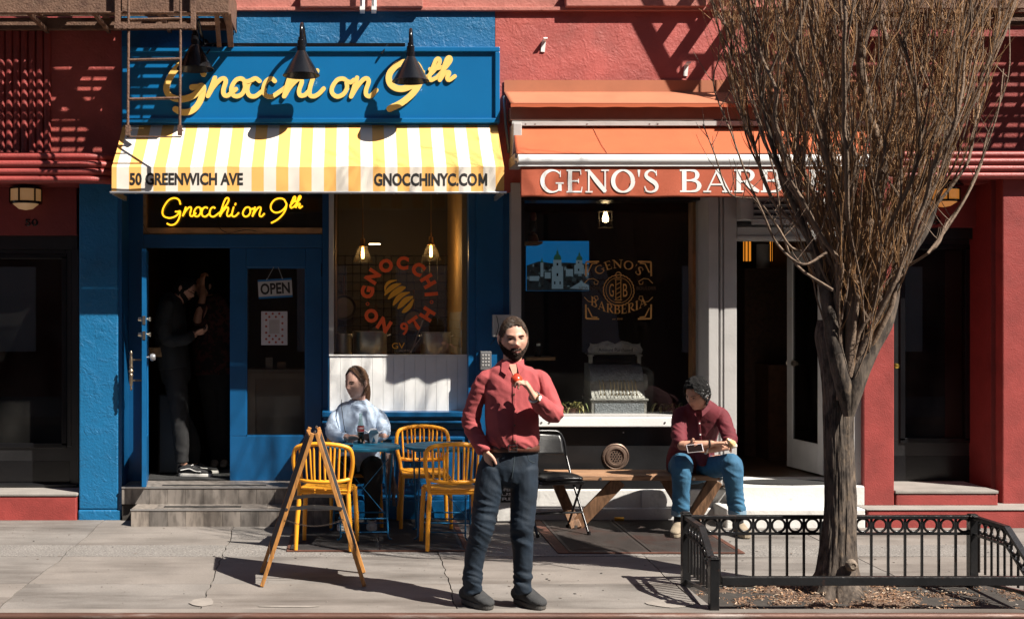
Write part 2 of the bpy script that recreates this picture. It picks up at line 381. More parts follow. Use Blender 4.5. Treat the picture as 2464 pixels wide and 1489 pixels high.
# wood chips, leaves and scraps on the soil
chipm = [M('wood_chip', c, .9, var=.2) for c in ((.32, .19, .11), (.19, .10, .06), (.45, .36, .27), (.06, .04, .03))]
cm = MB()
for k in range(2600):
    x = rnd.uniform(PITX0+.02, PITX1-.02); y = rnd.uniform(PITY1+.02, PITY0-.02); u = (x-PITX0)/(PITX1-PITX0); v = (y-PITY0)/(PITY1-PITY0)
    z = -.026+.035*mnoise.noise(Vector((u*14, v*6, 1)))+.05*math.exp(-((u-.44)**2*30+(v-.4)**2*4))
    L_ = rnd.uniform(.006, .028)*(1.7 if rnd.random() < .1 else 1); w_ = rnd.uniform(.003, .009); cm.mi = rnd.choice((0, 0, 1, 1, 2, 3))
    cm.T = Matrix.Translation((x, y, z+rnd.uniform(0, .012))) @ Matrix.Rotation(rnd.uniform(0, 6.28), 4, 'Z') @ Matrix.Rotation(rnd.uniform(-.6, .6), 4, 'Y') @ Matrix.Rotation(rnd.uniform(-.6, .6), 4, 'X')
    cm.box(-L_/2, L_/2, -w_/2, w_/2, 0, .003)
cm.T = None; tag(cm.build('wood_chips', chipm), kind='stuff')
# scraps of paper, gum and grit on the paving
grit = MB()
for k in range(520):
    x = rnd.uniform(-3.4, 6); y = rnd.uniform(-3.2, -.35); r_ = rnd.choice((.002, .003, .003, .004, .005, .006, .011)); grit.mi = rnd.choice((0, 0, 1, 2, 2, 2))
    grit.T = Matrix.Translation((x, y, .0005)) @ Matrix.Rotation(rnd.uniform(0, 6.3), 4, 'Z')
    pts = [(r_*rnd.uniform(.6, 1.6)*math.cos(a), r_*rnd.uniform(.5, 1)*math.sin(a), 0) for a in (0, 1.05, 2.1, 3.14, 4.2, 5.2)]; grit.prism(pts, (0, 0, .0015))
grit.T = None; tag(grit.build('litter', [PALE, M('gum_stain', (.05, .045, .04), .9), M('grit', (.16, .13, .11), .9)]), kind='stuff')

# ================================================================ the other side of the street (seen in the window glass)
for k, (xa, xb, h, c, lab) in enumerate(((-42, -6.5, 18.2, '#6b3a2c', 'brown brick row house across the street, reflected in the left window'), (-6.4, 4.2, 17.6, '#7b6a58', 'sandstone row house across the street, reflected in the barber window'), (4.3, 44, 18.5, '#54302a', 'dark brick row house across the street, reflected in the right door'))):
    b = thing('row_house', lab, 'building', ((xa+xb)/2, -15.6, 0), group='row houses across the street'); mm = M('row_house_wall', lin('#'+c.strip('#')), .9, var=.2)
    box('wall', mm, b, xa, xb, -21, -15.6, -.1, h); wm = MB()
    for fl in range(5):
        for q in range(int((xb-xa)/2.2)):
            x0 = xa+.8+q*2.2
            f = box('window', WHITEP, b, x0-.06, x0+1.06, -15.6, -15.52, 1+fl*3.3, 2.9+fl*3.3)
    for q in range(1): box('cornice', WHITEB, b, xa, xb, -15.6, -15.2, h-.4, h+.003)
tag(thing('opposite_sky_gap', None, None), kind='helper') if False else None

# ================================================================ facade helper: pixel rectangle at depth Y -> a slab d deep behind it
def fb(name, m, parent, px0, px1, pt, pb, Y, d=.3, bevel=0):
    return box(name, m, parent, X(px0, Y), X(px1, Y), Y, Y+d, Z(pb, Y), Z(pt, Y), bevel)

# ================================================================ red apartment building around both shops
apt = thing('apartment_building', 'red painted apartment building with dark entrance doors either side of the two shops', 'building', (1.3, .6, 0))
box('upper_wall', RED, apt, -9, X(293, 0), .05, .4, Z(440, .05), Z(40, 0), 0)
box('upper_wall', RED, apt, X(1192, 0), 3.95, 0, .4, Z(462, 0), Z(29, 0), 0)
box('upper_wall', REDS, apt, 3.95, 12, .05, .4, Z(440, .05), Z(29, 0), 0)
box('string_course', PINK, apt, X(540, 0), 12, -.035, .4, Z(28.5, 0), Z(19, 0), .006)
box('masonry_wall', PINK, apt, -9, 12, .03, .4, Z(20, 0)+.002, 9.5)
box('window_sill', PINK, apt, X(722, -.075), X(1018, -.075), -.075, .03, Z(17, -.075), Z(17, -.075)+.16, .008)
box('window_sill', PINK, apt, X(1362, -.075), X(1700, -.075), -.075, .03, Z(16, -.075), Z(16, -.075)+.16, .008)
for px in (872, 900):
    m = MB(); m.bar(W(px, 22, -.14), W(px, -60, -.14), .03, .03); m.box(X(px-6, -.13), X(px+6, -.13), -.16, -.02, Z(26, -.13), Z(18, -.13)); m.build('air_conditioner_bracket', WHITEP, apt)
for px, py in ((1307, 112), (1650, 170)):
    m = MB(); a = W(px, py, -.005); m.bar(a+Vector((-.004, 0, -.05)), a+Vector((.006, 0, .045)), .035, .012, up=(0, 1, 0)); m.bar(a+Vector((.006, 0, .045)), a+Vector((.012, -.06, .06)), .035, .01); m.build('wall_bracket', WHITEP, apt)
# fluted pilaster: round ribs
rx0 = X(2, 0); ri = 0
for k in range(-9, 6):
    w = .066 if k % 5 else .05; xc = X(120, 0)-.033-(5-k)*.068
    m = MB(); m.tube([(xc, .05, Z(366, 0)), (xc, .05, Z(70, 0))], .034, 14, side=(1, 0, 0)); m.build('rib', REDS, apt, smooth=50)
box('pilaster_cap', REDD, apt, -9, X(290, 0), -.06, .05, Z(66, 0), Z(44, 0), .01)
# half round ledges over both entrances
def ledge(pa, pb, curve_end, ptop, pbot):
    n = 4; zt, zb = Z(ptop, -.2), Z(pbot, -.2)
    for k in range(n):
        zc = zb+(zt-zb)*(k+.5)/n; rr = (zt-zb)/n/2*1.02; yf = -.155+(.02 if k == 3 else 0)
        xa, xb = X(pa, -.18), X(pb, -.18)
        path = [(xa, yf), (xb-.28, yf)]
        path += [(xb-.28+.28*math.sin(a), yf+(.20)*(1-math.cos(a))) for a in (math.pi/2*q/8 for q in range(1, 9))] if curve_end else [(xb, yf)]
        m = MB(); pts = [(x, y, zc) for x, y in path]; m.tube(pts, rr, 14, side=(0, 0, 1), flat=1.25); m.build('ledge_moulding', REDS, apt, smooth=50)
    m = MB(); xa, xb = X(pa, -.18), X(pb, -.18)
    path = [(xa, -.13), (xb-.28, -.13)]+([(xb-.28+.26*math.sin(a), -.13+.18*(1-math.cos(a))) for a in (math.pi/2*q/8 for q in range(1, 9))] if curve_end else [(xb, -.13)])
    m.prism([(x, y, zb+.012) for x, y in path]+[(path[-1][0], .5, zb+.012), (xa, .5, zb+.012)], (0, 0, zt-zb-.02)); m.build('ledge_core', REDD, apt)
ledge(-900, 272, True, 366, 440)
ledge(2150, 3200, False, 362, 430)
# left entrance
YD = .42
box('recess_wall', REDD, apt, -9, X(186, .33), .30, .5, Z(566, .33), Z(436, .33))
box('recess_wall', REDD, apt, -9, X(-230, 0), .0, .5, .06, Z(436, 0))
text_fit('house_number', '50', BLACKM, apt, X(60, .29), X(91, .29), Z(544, .29), Z(527, .29), .298, .015, .006)
def entry_door(px0, px1, ptop, pbot, gx0, gx1, gt, gb, Yd, hinge_left):
    d = MB(); o = fb('door', BLACKP, apt, px0, px1, gb, pbot, Yd, .05)
    m = MB(); m.box(X(px0, Yd), X(gx0, Yd), Yd, Yd+.05, Z(gb, Yd)+.001, Z(ptop, Yd)); m.box(X(gx1, Yd), X(px1, Yd), Yd, Yd+.05, Z(gb, Yd)+.001, Z(ptop, Yd)); m.box(X(gx0, Yd)+.001, X(gx1, Yd)-.001, Yd, Yd+.05, Z(gt, Yd), Z(ptop, Yd)); m.build('stile_frame', BLACKP, o, bevel=.006)
    m = MB(); a, b, c, e = X(gx0, Yd), X(gx1, Yd), Z(gb, Yd), Z(gt, Yd)
    for q in ((a, b, c, c+.022), (a, b, e-.022, e), (a, a+.022, c+.022, e-.022), (b-.022, b, c+.022, e-.022)): m.box(q[0]-.012, q[1]+.012, Yd-.014, Yd-.001, q[2]-.012, q[3]+.012)
    m.build('glazing_bead', BLACKM, o, bevel=.004)
    MB().box(X(gx0, Yd), X(gx1, Yd), Yd+.02, Yd+.026, Z(gb, Yd), Z(gt, Yd)).build('pane', GLASSD, o)
    k0 = Z(gb, Yd)-.13; m = MB(); m.box(X(px0, Yd)+.02, X(px1, Yd)-.02, Yd-.004, Yd-.001, Z(pbot, Yd)+.02, k0)
    for q in range(5): m.box(X(px0, Yd)+.06+q*.18, X(px0, Yd)+.07+q*.18, Yd-.007, Yd-.004, k0-.02, k0-.012)
    m.build('kick_plate', BLACKM, o); return o
fb('door_frame', BLACKP, apt, -300, 186, 566, 600, .38, .12)
fb('door_frame', BLACKP, apt, 172, 189, 600, 1186, .36, .12)
entry_door(-190, 172, 600, 1182, -130, 158, 614, 1074, YD, True)
box('step', REDS, apt, -9, X(184, -.02), -.02, .36, -.02, Z(1194, -.02), .012)
box('step_tread', CONCT, apt, -9, X(186, -.03), -.03, .40, Z(1194, -.02)+.001, Z(1186, -.02)+.001, .01)
box('threshold', BLACKP, apt, -9, X(186, .3), .31, .5, Z(1186, -.02)+.002, Z(1186, -.02)+.03, .004)
# right entrance
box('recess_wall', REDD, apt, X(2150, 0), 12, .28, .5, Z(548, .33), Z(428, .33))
fb('pillar', REDS, apt, 2078, 2152, 425, 1217, -.2, .7, .01)
box('pillar', REDS, apt, X(2413, -.1), 12, -.1, .6, .14, Z(428, -.1), .01)
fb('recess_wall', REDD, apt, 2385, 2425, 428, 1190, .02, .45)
text_fit('house_number', '48', BLACKM, apt, X(2222, .27), X(2262, .27), Z(540, .27), Z(520, .27), .276, .015, .006)
fb('door_frame', BLACKP, apt, 2130, 2420, 546, 575, .34, .12)
fb('door_frame', BLACKP, apt, 2384, 2425, 575, 1172, .33, .12)
dr = entry_door(2140, 2390, 575, 1170, 2168, 2330, 592, 1062, .40, False)
m = MB(); m.lathe([(.0, -.05), (.022, -.045), (.026, -.025), (.012, -.012), (.02, 0)], W(2153, 880, .38), 16, 'Y'); m.build('door_knob', M('brass', (.8, .55, .12), .25, metal=1), dr, smooth=50)
box('step', REDS, apt, X(2088, -.4), 12, -.4, .5, -.02, .146, .012)
box('step_tread', CONCT, apt, X(2085, -.41), 12, -.41, .5, .147, .158, .006)
fb('step', REDS, apt, 2156, 2402, 1188, 1217, -.2, .6, .012)
fb('step_tread', CONCT, apt, 2155, 2403, 1180, 1187.6, -.21, .6, .006)
fb('threshold', BLACKP, apt, 2150, 2400, 1166, 1176, .28, .3)
# roof, back and dark lobby behind the doors
box('interior', ROOMB, apt, -9, X(190, .6), 2.5, 2.6, 0, 3.2); box('interior', ROOMB, apt, X(2100, .6), 12, 2.5, 2.6, 0, 3.3)
box('roof', ROOMB, apt, -9, 12, .4, 9, 4.2, 4.3); box('back_wall', ROOMB, apt, -9, 12, 8.9, 9, -.2, 9.5)
box('side_wall', REDD, apt, -9.3, -9, .0, 9, -.2, 9.5); box('side_wall', REDD, apt, 12, 12.3, .0, 9, -.2, 9.5); box('roof', ROOMB, apt, -9, 12, .0, 9, 9.5, 9.6)
# ================================================================ restaurant front (blue)
rest = thing('restaurant_shopfront', 'bright blue restaurant front with open door, beadboard window bay and tiled steps', 'shop front', (-.4, .4, 0))
box('stucco_band', BLUE, rest, X(293, 0), X(1192, 0)-.004, -.004, .35, Z(455, 0), Z(27.5, 0)+.001)
fb('pillar', BLUE, rest, 190, 284, 432, 1225, 0, .5, .012)
m = MB(); m.box(X(188, -.006), X(291, -.006), -.006, .5, -.02, Z(1226, 0)); m.build('pillar_foot', BLUE, rest, bevel=.012)
fb('recess_side', NAVY, rest, 284.5, 293, 455, 1240, .012, .45)
fb('door_jamb', NAVY, rest, 285, 344, 455, 1172, .34, .14)
fb('door_jamb', NAVY, rest, 776, 793, 455, 1165, .34, .14)
fb('transom_bar', NAVY, rest, 344.5, 775.5, 564, 596, .34, .12, .004)
fb('transom_sill', WOODI, rest, 344.5, 775.5, 548, 563.5, .355, .12, .003)
fb('transom_post', WOODI, rest, 344.5, 352, 440, 547.5, .355, .1)
MB().box(X(344, .4), X(776, .4), .385, .391, Z(549, .4), Z(440, .4)).build('transom_pane', GLASS, rest)
# fixed leaf
leaf = fb('fixed_door', NAVY, rest, 553, 775, 1049, 1160, .38, .045, .004)
m = MB(); Yd = .38
m.box(X(553, Yd), X(592, Yd), Yd, Yd+.045, Z(1049, Yd)+.001, Z(597, Yd)); m.box(X(736, Yd), X(775, Yd), Yd, Yd+.045, Z(1049, Yd)+.001, Z(597, Yd)); m.box(X(592, Yd)+.001, X(736, Yd)-.001, Yd, Yd+.045, Z(643, Yd), Z(597, Yd)); m.build('door_stile', NAVY, leaf, bevel=.004)
m = MB(); a, b, c, e = X(592, Yd), X(736, Yd), Z(1049, Yd), Z(643, Yd)
for q in ((a, b, c, c+.012), (a, b, e-.012, e), (a, a+.01, c, e), (b-.01, b, c, e)): m.box(q[0], q[1], Yd+.004, Yd+.016, q[2], q[3])
m.build('glazing_bead', BLUEP, leaf)
MB().box(a, b, Yd+.02, Yd+.026, c, e).build('pane', GLASS, leaf)
m = MB()
for py in (650, 1000): m.tube([W(775, py-16, Yd-.01), W(775, py+16, Yd-.01)], .008, 8)
m.build('hinge', BLACKM, leaf)
# open leaf, swung out to the street
HG = Vector((X(347, .36), .36, 0)); FR = Vector((X(341, -.18), -.18, 0)); dd = (FR-HG).normalized(); nn = Vector((dd.y, -dd.x, 0))*1
if nn.x > 0: nn = -nn                       # outer face looks left
z0, z1 = .312, Z(597, -.18); Lw = (FR-HG).length
op = thing('open_door', 'open blue door leaf swung out over the tiled steps, brass locks on its edge', 'door', (HG.x, HG.y, z0))
def leafbox(m, a, b, z0, z1, o0=0, o1=.04): m.prism([(HG+dd*a-nn*(o1-.04)*-1*0+nn*(-o0)) .to_tuple()[:2]+(z0,), (HG+dd*b+nn*(-o0)).to_tuple()[:2]+(z0,), (HG+dd*b+nn*(-o1)).to_tuple()[:2]+(z0,), (HG+dd*a+nn*(-o1)).to_tuple()[:2]+(z0,)], (0, 0, z1-z0))
m = MB(); leafbox(m, 0, .11, z0, z1); leafbox(m, Lw-.12, Lw, z0, z1); leafbox(m, .1105, Lw-.1205, z0, z0+.42); leafbox(m, .1105, Lw-.1205, z1-.12, z1); m.build('leaf_frame', BLUEP, op, bevel=.003)
m = MB(); leafbox(m, .1105, Lw-.1205, z0+.42, z1-.12, .016, .022); m.build('pane', GLASS, op)
lat = M('latch_metal', (.7, .6, .45), .3, metal=1)
for py in (768, 805):
    zz = Z(py, -.18); c = HG+dd*(Lw+.001); c.z = zz; q = c-nn*.02
    m = MB(); m.box(q.x-.013, q.x+.013, q.y-.004, q.y+.002, zz-.045, zz+.03); m.lathe([(.014, 0), (.02, .012), (.02, .03), (.011, .04)], c+dd*-.07+Vector((-.0, 0, 0)), 12, 'X') if False else None
    k = HG+dd*(Lw-.06); m.lathe([(.02, -.03), (.022, -.012), (.024, 0)], (k.x-.002, k.y, zz), 12, 'X'); m.lathe([(.012, .04), (.012, .06), (.02, .062), (.02, .075)], (k.x+.002, k.y, zz), 12, 'X'); m.build('lock', lat, op, smooth=40)
m = MB(); k = HG+dd*(Lw-.06); m.lathe([(.008, .04), (.008, .07), (.028, .075), (.034, .095), (.026, .115), (.0, .118)], (k.x, k.y, Z(860, -.18)), 16, 'X'); m.build('knob', M('grey_knob', (.35, .35, .36), .35, metal=.6), op, smooth=50)
hx, hy = (HG+dd*(Lw-.06)).x-.095, (HG+dd*(Lw-.06)).y
prof = [(0, 0), (.008, .006), (.013, .02), (.007, .032), (.013, .05), (.017, .085), (.015, .12), (.02, .135), (.011, .15), (.022, .165), (.022, .175), (.011, .19), (.019, .205), (.013, .22), (.017, .255), (.012, .29), (.008, .31), (.014, .325), (.009, .34), (0, .352)]
m = MB(); zb = Z(942, -.25); m.lathe(prof, (hx, hy, zb), 14); m.bar((hx, hy, zb+.09), (hx+.1, hy, zb+.09), .014); m.bar((hx, hy, zb+.27), (hx+.1, hy, zb+.27), .014); m.build('pull_handle', M('aged_bronze', (.30, .24, .17), .4, metal=.9, var=.3, vs=30), op, smooth=50)
# steps of wood look tile
zl, zu = .142, .292; yl, yu = -.33, -.034
xs0, xs1 = X(315, yl), X(800, yl)
box('step_core', JOINT, rest, xs0+.004, xs1, yl+.006, .3, -.02, zl-.004); box('step_core', JOINT, rest, X(293, yu)+.004, X(793, yu), yu+.006, .42, 0, zu-.004)
def tiles(x0, x1, w, off, fn):
    x = x0; k = 0
    while x < x1-.01:
        xe = min(x1, x+(off if k == 0 and off else w)); fn(x+.0012, xe-.0012); x = xe; k += 1
RT = lambda: TILEA[rnd.choice((0, 0, 1, 1, 2))]
tiles(xs0, xs1, .157, .155, lambda a, b: box('riser_tile', RT(), rest, a, b, yl, yl+.01, -.01, zl-.004+rnd.uniform(-.0006, .0006), .0008))
tiles(X(293, yu), X(793, yu), .157, .09, lambda a, b: box('riser_tile', RT(), rest, a, b, yu-.004, yu+.01, zl+.001, zu-.004, .0008))
tiles(xs0, xs1, .32, .2, lambda a, b: box('tread_tile', RT(), rest, a, b, yl+.004, yu-.006, zl-.003, zl+.002+rnd.uniform(0, .0008)))
tiles(X(293, yu), X(793, yu), .32, .25, lambda a, b: box('tread_tile', RT(), rest, a, b, yu+.002, .37, zu-.003, zu+.002+rnd.uniform(0, .0008)))
m = MB(); m.box(xs0-.004, xs1, yl-.006, yl+.003, zl-.009, zl+.004); m.build('tread_trim', ALU, rest); m = MB(); m.box(X(293, yu), X(793, yu), yu-.011, yu+.001, zu-.009, zu+.004); m.build('tread_trim', ALU, rest)
for a, b, y, z in ((X(395, -.2), X(580, -.2), -.2, zl+.0035), (X(390, .05), X(640, .05), .06, zu+.0035)): box('grip_strip', M('grip_black', (.015, .014, .014), .9, bump=.5, bs=200), rest, a, b, y-.03, y+.03, z-.001, z+.003)
# window bay
Yw = .2
fb('bay_side', NAVY, rest, 789.5, 791, 455, 1240, Yw-.0, .3)
fb('window_post', GREYP, rest, 791.5, 803, 440, 855, Yw, .08, .003)
MB().box(X(803, Yw+.03), X(1127, Yw+.03), Yw+.03, Yw+.036, Z(855, Yw), Z(430, Yw)).build('window_pane', GLASS, rest)
fb('beadboard_backing', WHITEP, rest, 793, 1127, 857, 991, Yw+.02, .1)
nb = 13; xa, xb = X(793, Yw), X(1127, Yw)
for k in range(nb):
    a = xa+(xb-xa)*k/nb; b = xa+(xb-xa)*(k+1)/nb; m = MB(); m.box(a+.0015, b-.004, Yw, Yw+.019, Z(990, Yw), Z(856, Yw)); m.tube([(b-.0018, Yw+.004, Z(990, Yw)), (b-.0018, Yw+.004, Z(856, Yw))], .003, 6); m.build('beadboard', WHITEP, rest, bevel=.002)
fb('beadboard_cap', WHITEP, rest, 792, 1127, 853, 856, Yw-.01, .05)
m = MB(); xa, xb = X(775, .05), X(1140, .05)
for yy, zt, zb in ((.03, 991, 1003), (.07, 1003, 1012), (.05, 1012, 1018), (.10, 1018, 1034)): m.box(xa if yy < .06 else X(780, .05), xb, yy, .3, Z(zb, .05)+.0008, Z(zt, .05))
m.build('window_ledge', BLUEP, rest, bevel=.005)
fb('base_wall', BLUEP, rest, 790, 1140, 1034.5, 1192, .12, .2)
for pa, pb in ((797, 950), (958, 1120)):
    m = MB(); a, b, c, e = X(pa, .11), X(pb, .11), Z(1170, .11), Z(1050, .11)
    for q in ((a, b, c, c+.03), (a, b, e-.03, e), (a, a+.03, c+.031, e-.031), (b-.03, b, c+.031, e-.031)): m.box(q[0], q[1], .104, .122, q[2], q[3])
    m.build('base_panel_frame', BLUEP, rest, bevel=.006)
m = MB(); m.box(X(785, .04), X(1140, .04), .04, .3, Z(1202, .04), Z(1192, .04)); m.box(X(785, .02), X(1140, .02), .0, .3, -.02, Z(1203, .02)); m.build('plinth', BLUEP, rest, bevel=.006)
# blue pilaster between the shops
fb('pilaster', BLUEP, rest, 1127.5, 1229, 440, 1250, .08, .25)
fb('pilaster_face', BLUEP, rest, 1146, 1212, 455, 1190, .06, .03, .004)
fb('pilaster_foot', BLUEP, rest, 1124, 1229, 1190, 1252, .03, .2, .006)
m = MB(); m.box(X(1185, .02), X(1230, .02), -.03, .06, Z(810, .02), Z(757, .02)); m.build('meter_box', GREYP, rest, bevel=.006)
text_fit('meter_print', 'D2', M('faint_print', (.3, .33, .36), .5), rest, X(1203, -.03), X(1216, -.03), Z(780, -.03), Z(766, -.03), -.0315, 0, 0)
m = MB(); m.tube([W(1195, 760, -.04), W(1200, 785, -.045), W(1193, 812, -.03), W(1180, 830, .0)], .003, 6); m.build('cable', BLACKM, rest)
m = MB(); m.box(X(1155, .02), X(1182, .02), -.01, .06, Z(890, .02), Z(845, .02)); m.build('keypad', M('keypad_grey', (.12, .12, .125), .5), rest, bevel=.006)
for k in range(12):
    px = 1160+(k % 3)*7; py = 852+(k//3)*8; box('keypad_button', GREYP, rest, X(px, 0), X(px+4, 0), -.014, -.01, Z(py+4, 0), Z(py, 0))

# ---------------------------------------------------------------- restaurant interior
ri = thing('restaurant_room', 'dim restaurant room behind the blue door and window, ochre tiled side wall', 'room', (-.4, 2.4, .3))
x0, x1 = X(293, .4), X(1140, .3); 
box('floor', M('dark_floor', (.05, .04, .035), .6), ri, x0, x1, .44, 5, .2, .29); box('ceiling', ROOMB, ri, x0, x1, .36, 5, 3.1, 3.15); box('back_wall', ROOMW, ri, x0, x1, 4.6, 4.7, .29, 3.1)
box('side_wall', M('dark_ochre', (.16, .09, .045), .7), ri, x0-.05, x0, .48, 5, .2, 3.1)  # darker ochre than the other side wall
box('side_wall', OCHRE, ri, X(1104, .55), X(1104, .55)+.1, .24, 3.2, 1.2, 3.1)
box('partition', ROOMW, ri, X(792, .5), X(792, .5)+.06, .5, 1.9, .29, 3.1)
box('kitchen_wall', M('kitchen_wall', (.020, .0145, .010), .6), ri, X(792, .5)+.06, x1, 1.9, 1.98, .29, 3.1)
box('counter', STEEL, ri, X(800, .4), x1, .26, .9, Z(858, .26)-.05, Z(858, .26), .004)
tw = M('white_tile', (.62, .60, .56), .25, var=.06)
for r_ in range(5):
    for q in range(8):
        yy = .25+q*.16+(.08 if r_ % 2 else 0); z = Z(856, .25)+r_*.08; box('wall_tile', tw, ri, X(1104, .55)-.008, X(1104, .55)-.001, yy+.002, yy+.157, z+.002, z+.078)
box('ceiling_slot', M('lit_slot', (1, .9, .7), emit='#ffe0b0', es=6), ri, X(888, 1.5), X(915, 1.5), 1.5, 1.53, 2.52, 2.53)
# wood counter seen through the fixed door
ct = box('door_counter', M('counter_front', (.17, .12, .085), .6, var=.15), ri, X(596, .9), X(750, .9), .9, 1.2, .3, Z(888, .9), .004)
m = MB(); a, b, c, e = X(602, .88), X(742, .88), .34, Z(898, .88)
for q in ((a, b, c, c+.05), (a, b, e-.05, e), (a, a+.05, c+.05, e-.05), (b-.05, b, c+.05, e-.05)): m.box(q[0], q[1], .885, .899, q[2], q[3])
m.build('counter_frame', M('counter_rail', (.21, .15, .105), .6, var=.15), ri)
mt = M('side_tile_dark', (.06, .05, .045), .3)
for r_ in range(10):
    for q in range(6):
        yy = .5+q*.2+(.1 if r_ % 2 else 0); z = .3+r_*.1; box('side_tile', mt, ri, x0, x0+.01, yy+.003, yy+.197, z+.003, z+.097)
box('wood_shelf', M('wood_shelf_block', (.30, .18, .08), .5, var=.2, wood=.5), ri, X(349, .6), X(392, .6), .55, .9, Z(858, .6), Z(835, .6), .006)
box('waste_bin', M('bin_black', (.01, .01, .01), .4), ri, X(380, .75), X(450, .75), .75, 1.1, .3, Z(948, .75), .02)
box('door_mat', M('ribbed_mat', (.03, .03, .03), .95, bump=.6, bs=150), ri, X(345, .4), X(552, .4), .42, 1.3, .291, .302)

# ================================================================ barber shop front
barb = thing('barber_shopfront', 'white and black barber shop front with big window and open doorway', 'shop front', (2.6, .3, 0))
fb('corner_post', GREYP, barb, 1229.5, 1254, 440, 1250, -.03, .25, .004)
fb('window_jamb', BLACKP, barb, 1254.5, 1262, 440, 1000, .13, .1)
fb('window_frame', GREYP, barb, 1690, 1704, 440, 1000, .13, .08, .003)
box('header', BLACKP, barb, X(1255, .1), X(1705, .1), .1, .4, Z(482, .1), Z(440, .1))
MB().box(X(1260, .16), X(1691, .16), .16, .166, Z(1000, .16), Z(440, .16)).build('window_pane', GLASS, barb)
fb('door_post', GREYP, barb, 1705, 1729, 440, 1167, -.155, .4, .006)
fb('door_post', GREYP, barb, 1742, 1773, 440, 1167, -.155, .4, .006)
fb('post_groove', GREYP, barb, 1729.5, 1741.5, 440, 1167, -.13, .3)
m = MB(); m.tube([W(1735, 470, -.14), W(1735, 1166, -.14)], .012, 8); m.build('post_bead', GREYP, barb, smooth=40)
fb('door_head', GREYP, barb, 1773.5, 2080, 546, 574, -.15, .3, .006)
fb('door_head_trim', GREYP, barb, 1773.5, 2080, 568, 576, -.165, .3, .004)
fb('transom_panel', GREYP, barb, 1773.5, 2080, 440, 545.5, .0, .1)
fb('door_post', GREYP, barb, 2035, 2079, 440, 1167, -.15, .4, .006)
m = MB(); m.box(X(1250, -.1), X(1706, -.1), -.1, .2, Z(1027, -.1), Z(1003, -.1)); m.build('sill', WHITEP, barb, bevel=.008)
m = MB(); m.box(X(1250, -.05), X(1705, -.05), -.085, .16, Z(1003, -.1)+.001, Z(1003, -.1)+.01); m.build('sill_top', GREYP, barb)
m = MB()
for px in (1303, 1322, 1600): m.lathe([(.008, -.006), (.008, 0)], W(px, 1016, -.1), 8, 'Y')
m.build('sill_screw', STEEL, barb)
fb('apron_panel', BLACKP, barb, 1230, 1705, 1028, 1176, .0, .2)
m = MB()
for px, py in ((1327, 1068), (1646, 1053), (1260, 1050), (1500, 1040)): m.lathe([(.007, -.004), (.007, .0)], W(px, py, 0), 8, 'Y')
m.build('panel_screw', STEEL, barb)
box('base', WHITEB, barb, X(1228, -.02), X(1790, -.02), -.02, .3, -.02, Z(1177, -.02), .012)
box('base_lip', WHITEB, barb, X(1228, -.05), X(1770, -.05), -.045, .3, -.02, Z(1222, -.05), .012)
m = MB(); m.box(X(1544, -.03), X(1562, -.03), -.035, -.02, Z(1235, -.03), Z(1180, -.03)); m.build('hasp', WHITEB, barb, bevel=.003)
fb('step', WHITEB, barb, 1776, 2083, 1168, 1218, -.2, .6, .014); box('step', WHITEB, barb, X(1748, -.4), X(2083, -.4), -.4, .2, -.02, .158, .014)
m = MB(); cx, cz = X(1890, .0), Z(1168, -.2)
m.prism([(cx+.42*math.cos(a), -.03+.16*math.sin(a), cz+.001) for a in (2*math.pi*k/28 for k in range(28))], (0, 0, .012)); m.build('door_mat', M('rubber_mat', (.02, .02, .02), .9, bump=.5, bs=120), barb)
box('floor', M('barber_floor', (.12, .07, .04), .45, var=.2), barb, X(1262, .2), X(2080, .2), .1, 5, .2, Z(1168, -.2)-.004)
# inner white door standing open
wd = thing('inner_door', 'white framed glass door standing open inside the barber doorway', 'door', (X(1990, .9), .6, .33))
a, b = W(1898, 600, 1.05), W(1985, 600, .35); a.z = b.z = .345; tdir = (b-a).normalized(); Ld = (b-a).length; nrm_ = Vector((tdir.y, -tdir.x, 0)); zt = 2.42
def ibox(m, s0, s1, z0, z1, th=.04): p = [a+tdir*s0-nrm_*th/2, a+tdir*s1-nrm_*th/2, a+tdir*s1+nrm_*th/2, a+tdir*s0+nrm_*th/2]; m.prism([(q.x, q.y, z0) for q in p], (0, 0, z1-z0))
m = MB(); ibox(m, 0, .1, .345, zt); ibox(m, Ld-.1, Ld, .345, zt); ibox(m, .101, Ld-.101, .345, .62); ibox(m, .101, Ld-.101, zt-.12, zt); m.build('frame', WHITEP, wd, bevel=.004)
m = MB(); ibox(m, .101, Ld-.101, .62, zt-.12, .006); m.build('pane', GLASSD, wd)
m = MB(); m.lathe([(.02, -.1), (.028, -.08), (.028, -.06), (.012, -.05), (.012, .05), (.028, .06), (.028, .08), (.02, .1)], a+tdir*.05+Vector((0, 0, 1.0)), 12, 'Y'); m.lathe([(.02, -.05), (.02, .05)], a+tdir*.05+Vector((0, 0, 1.62)), 12, 'Y'); m.build('door_knob', lat, wd, smooth=40)
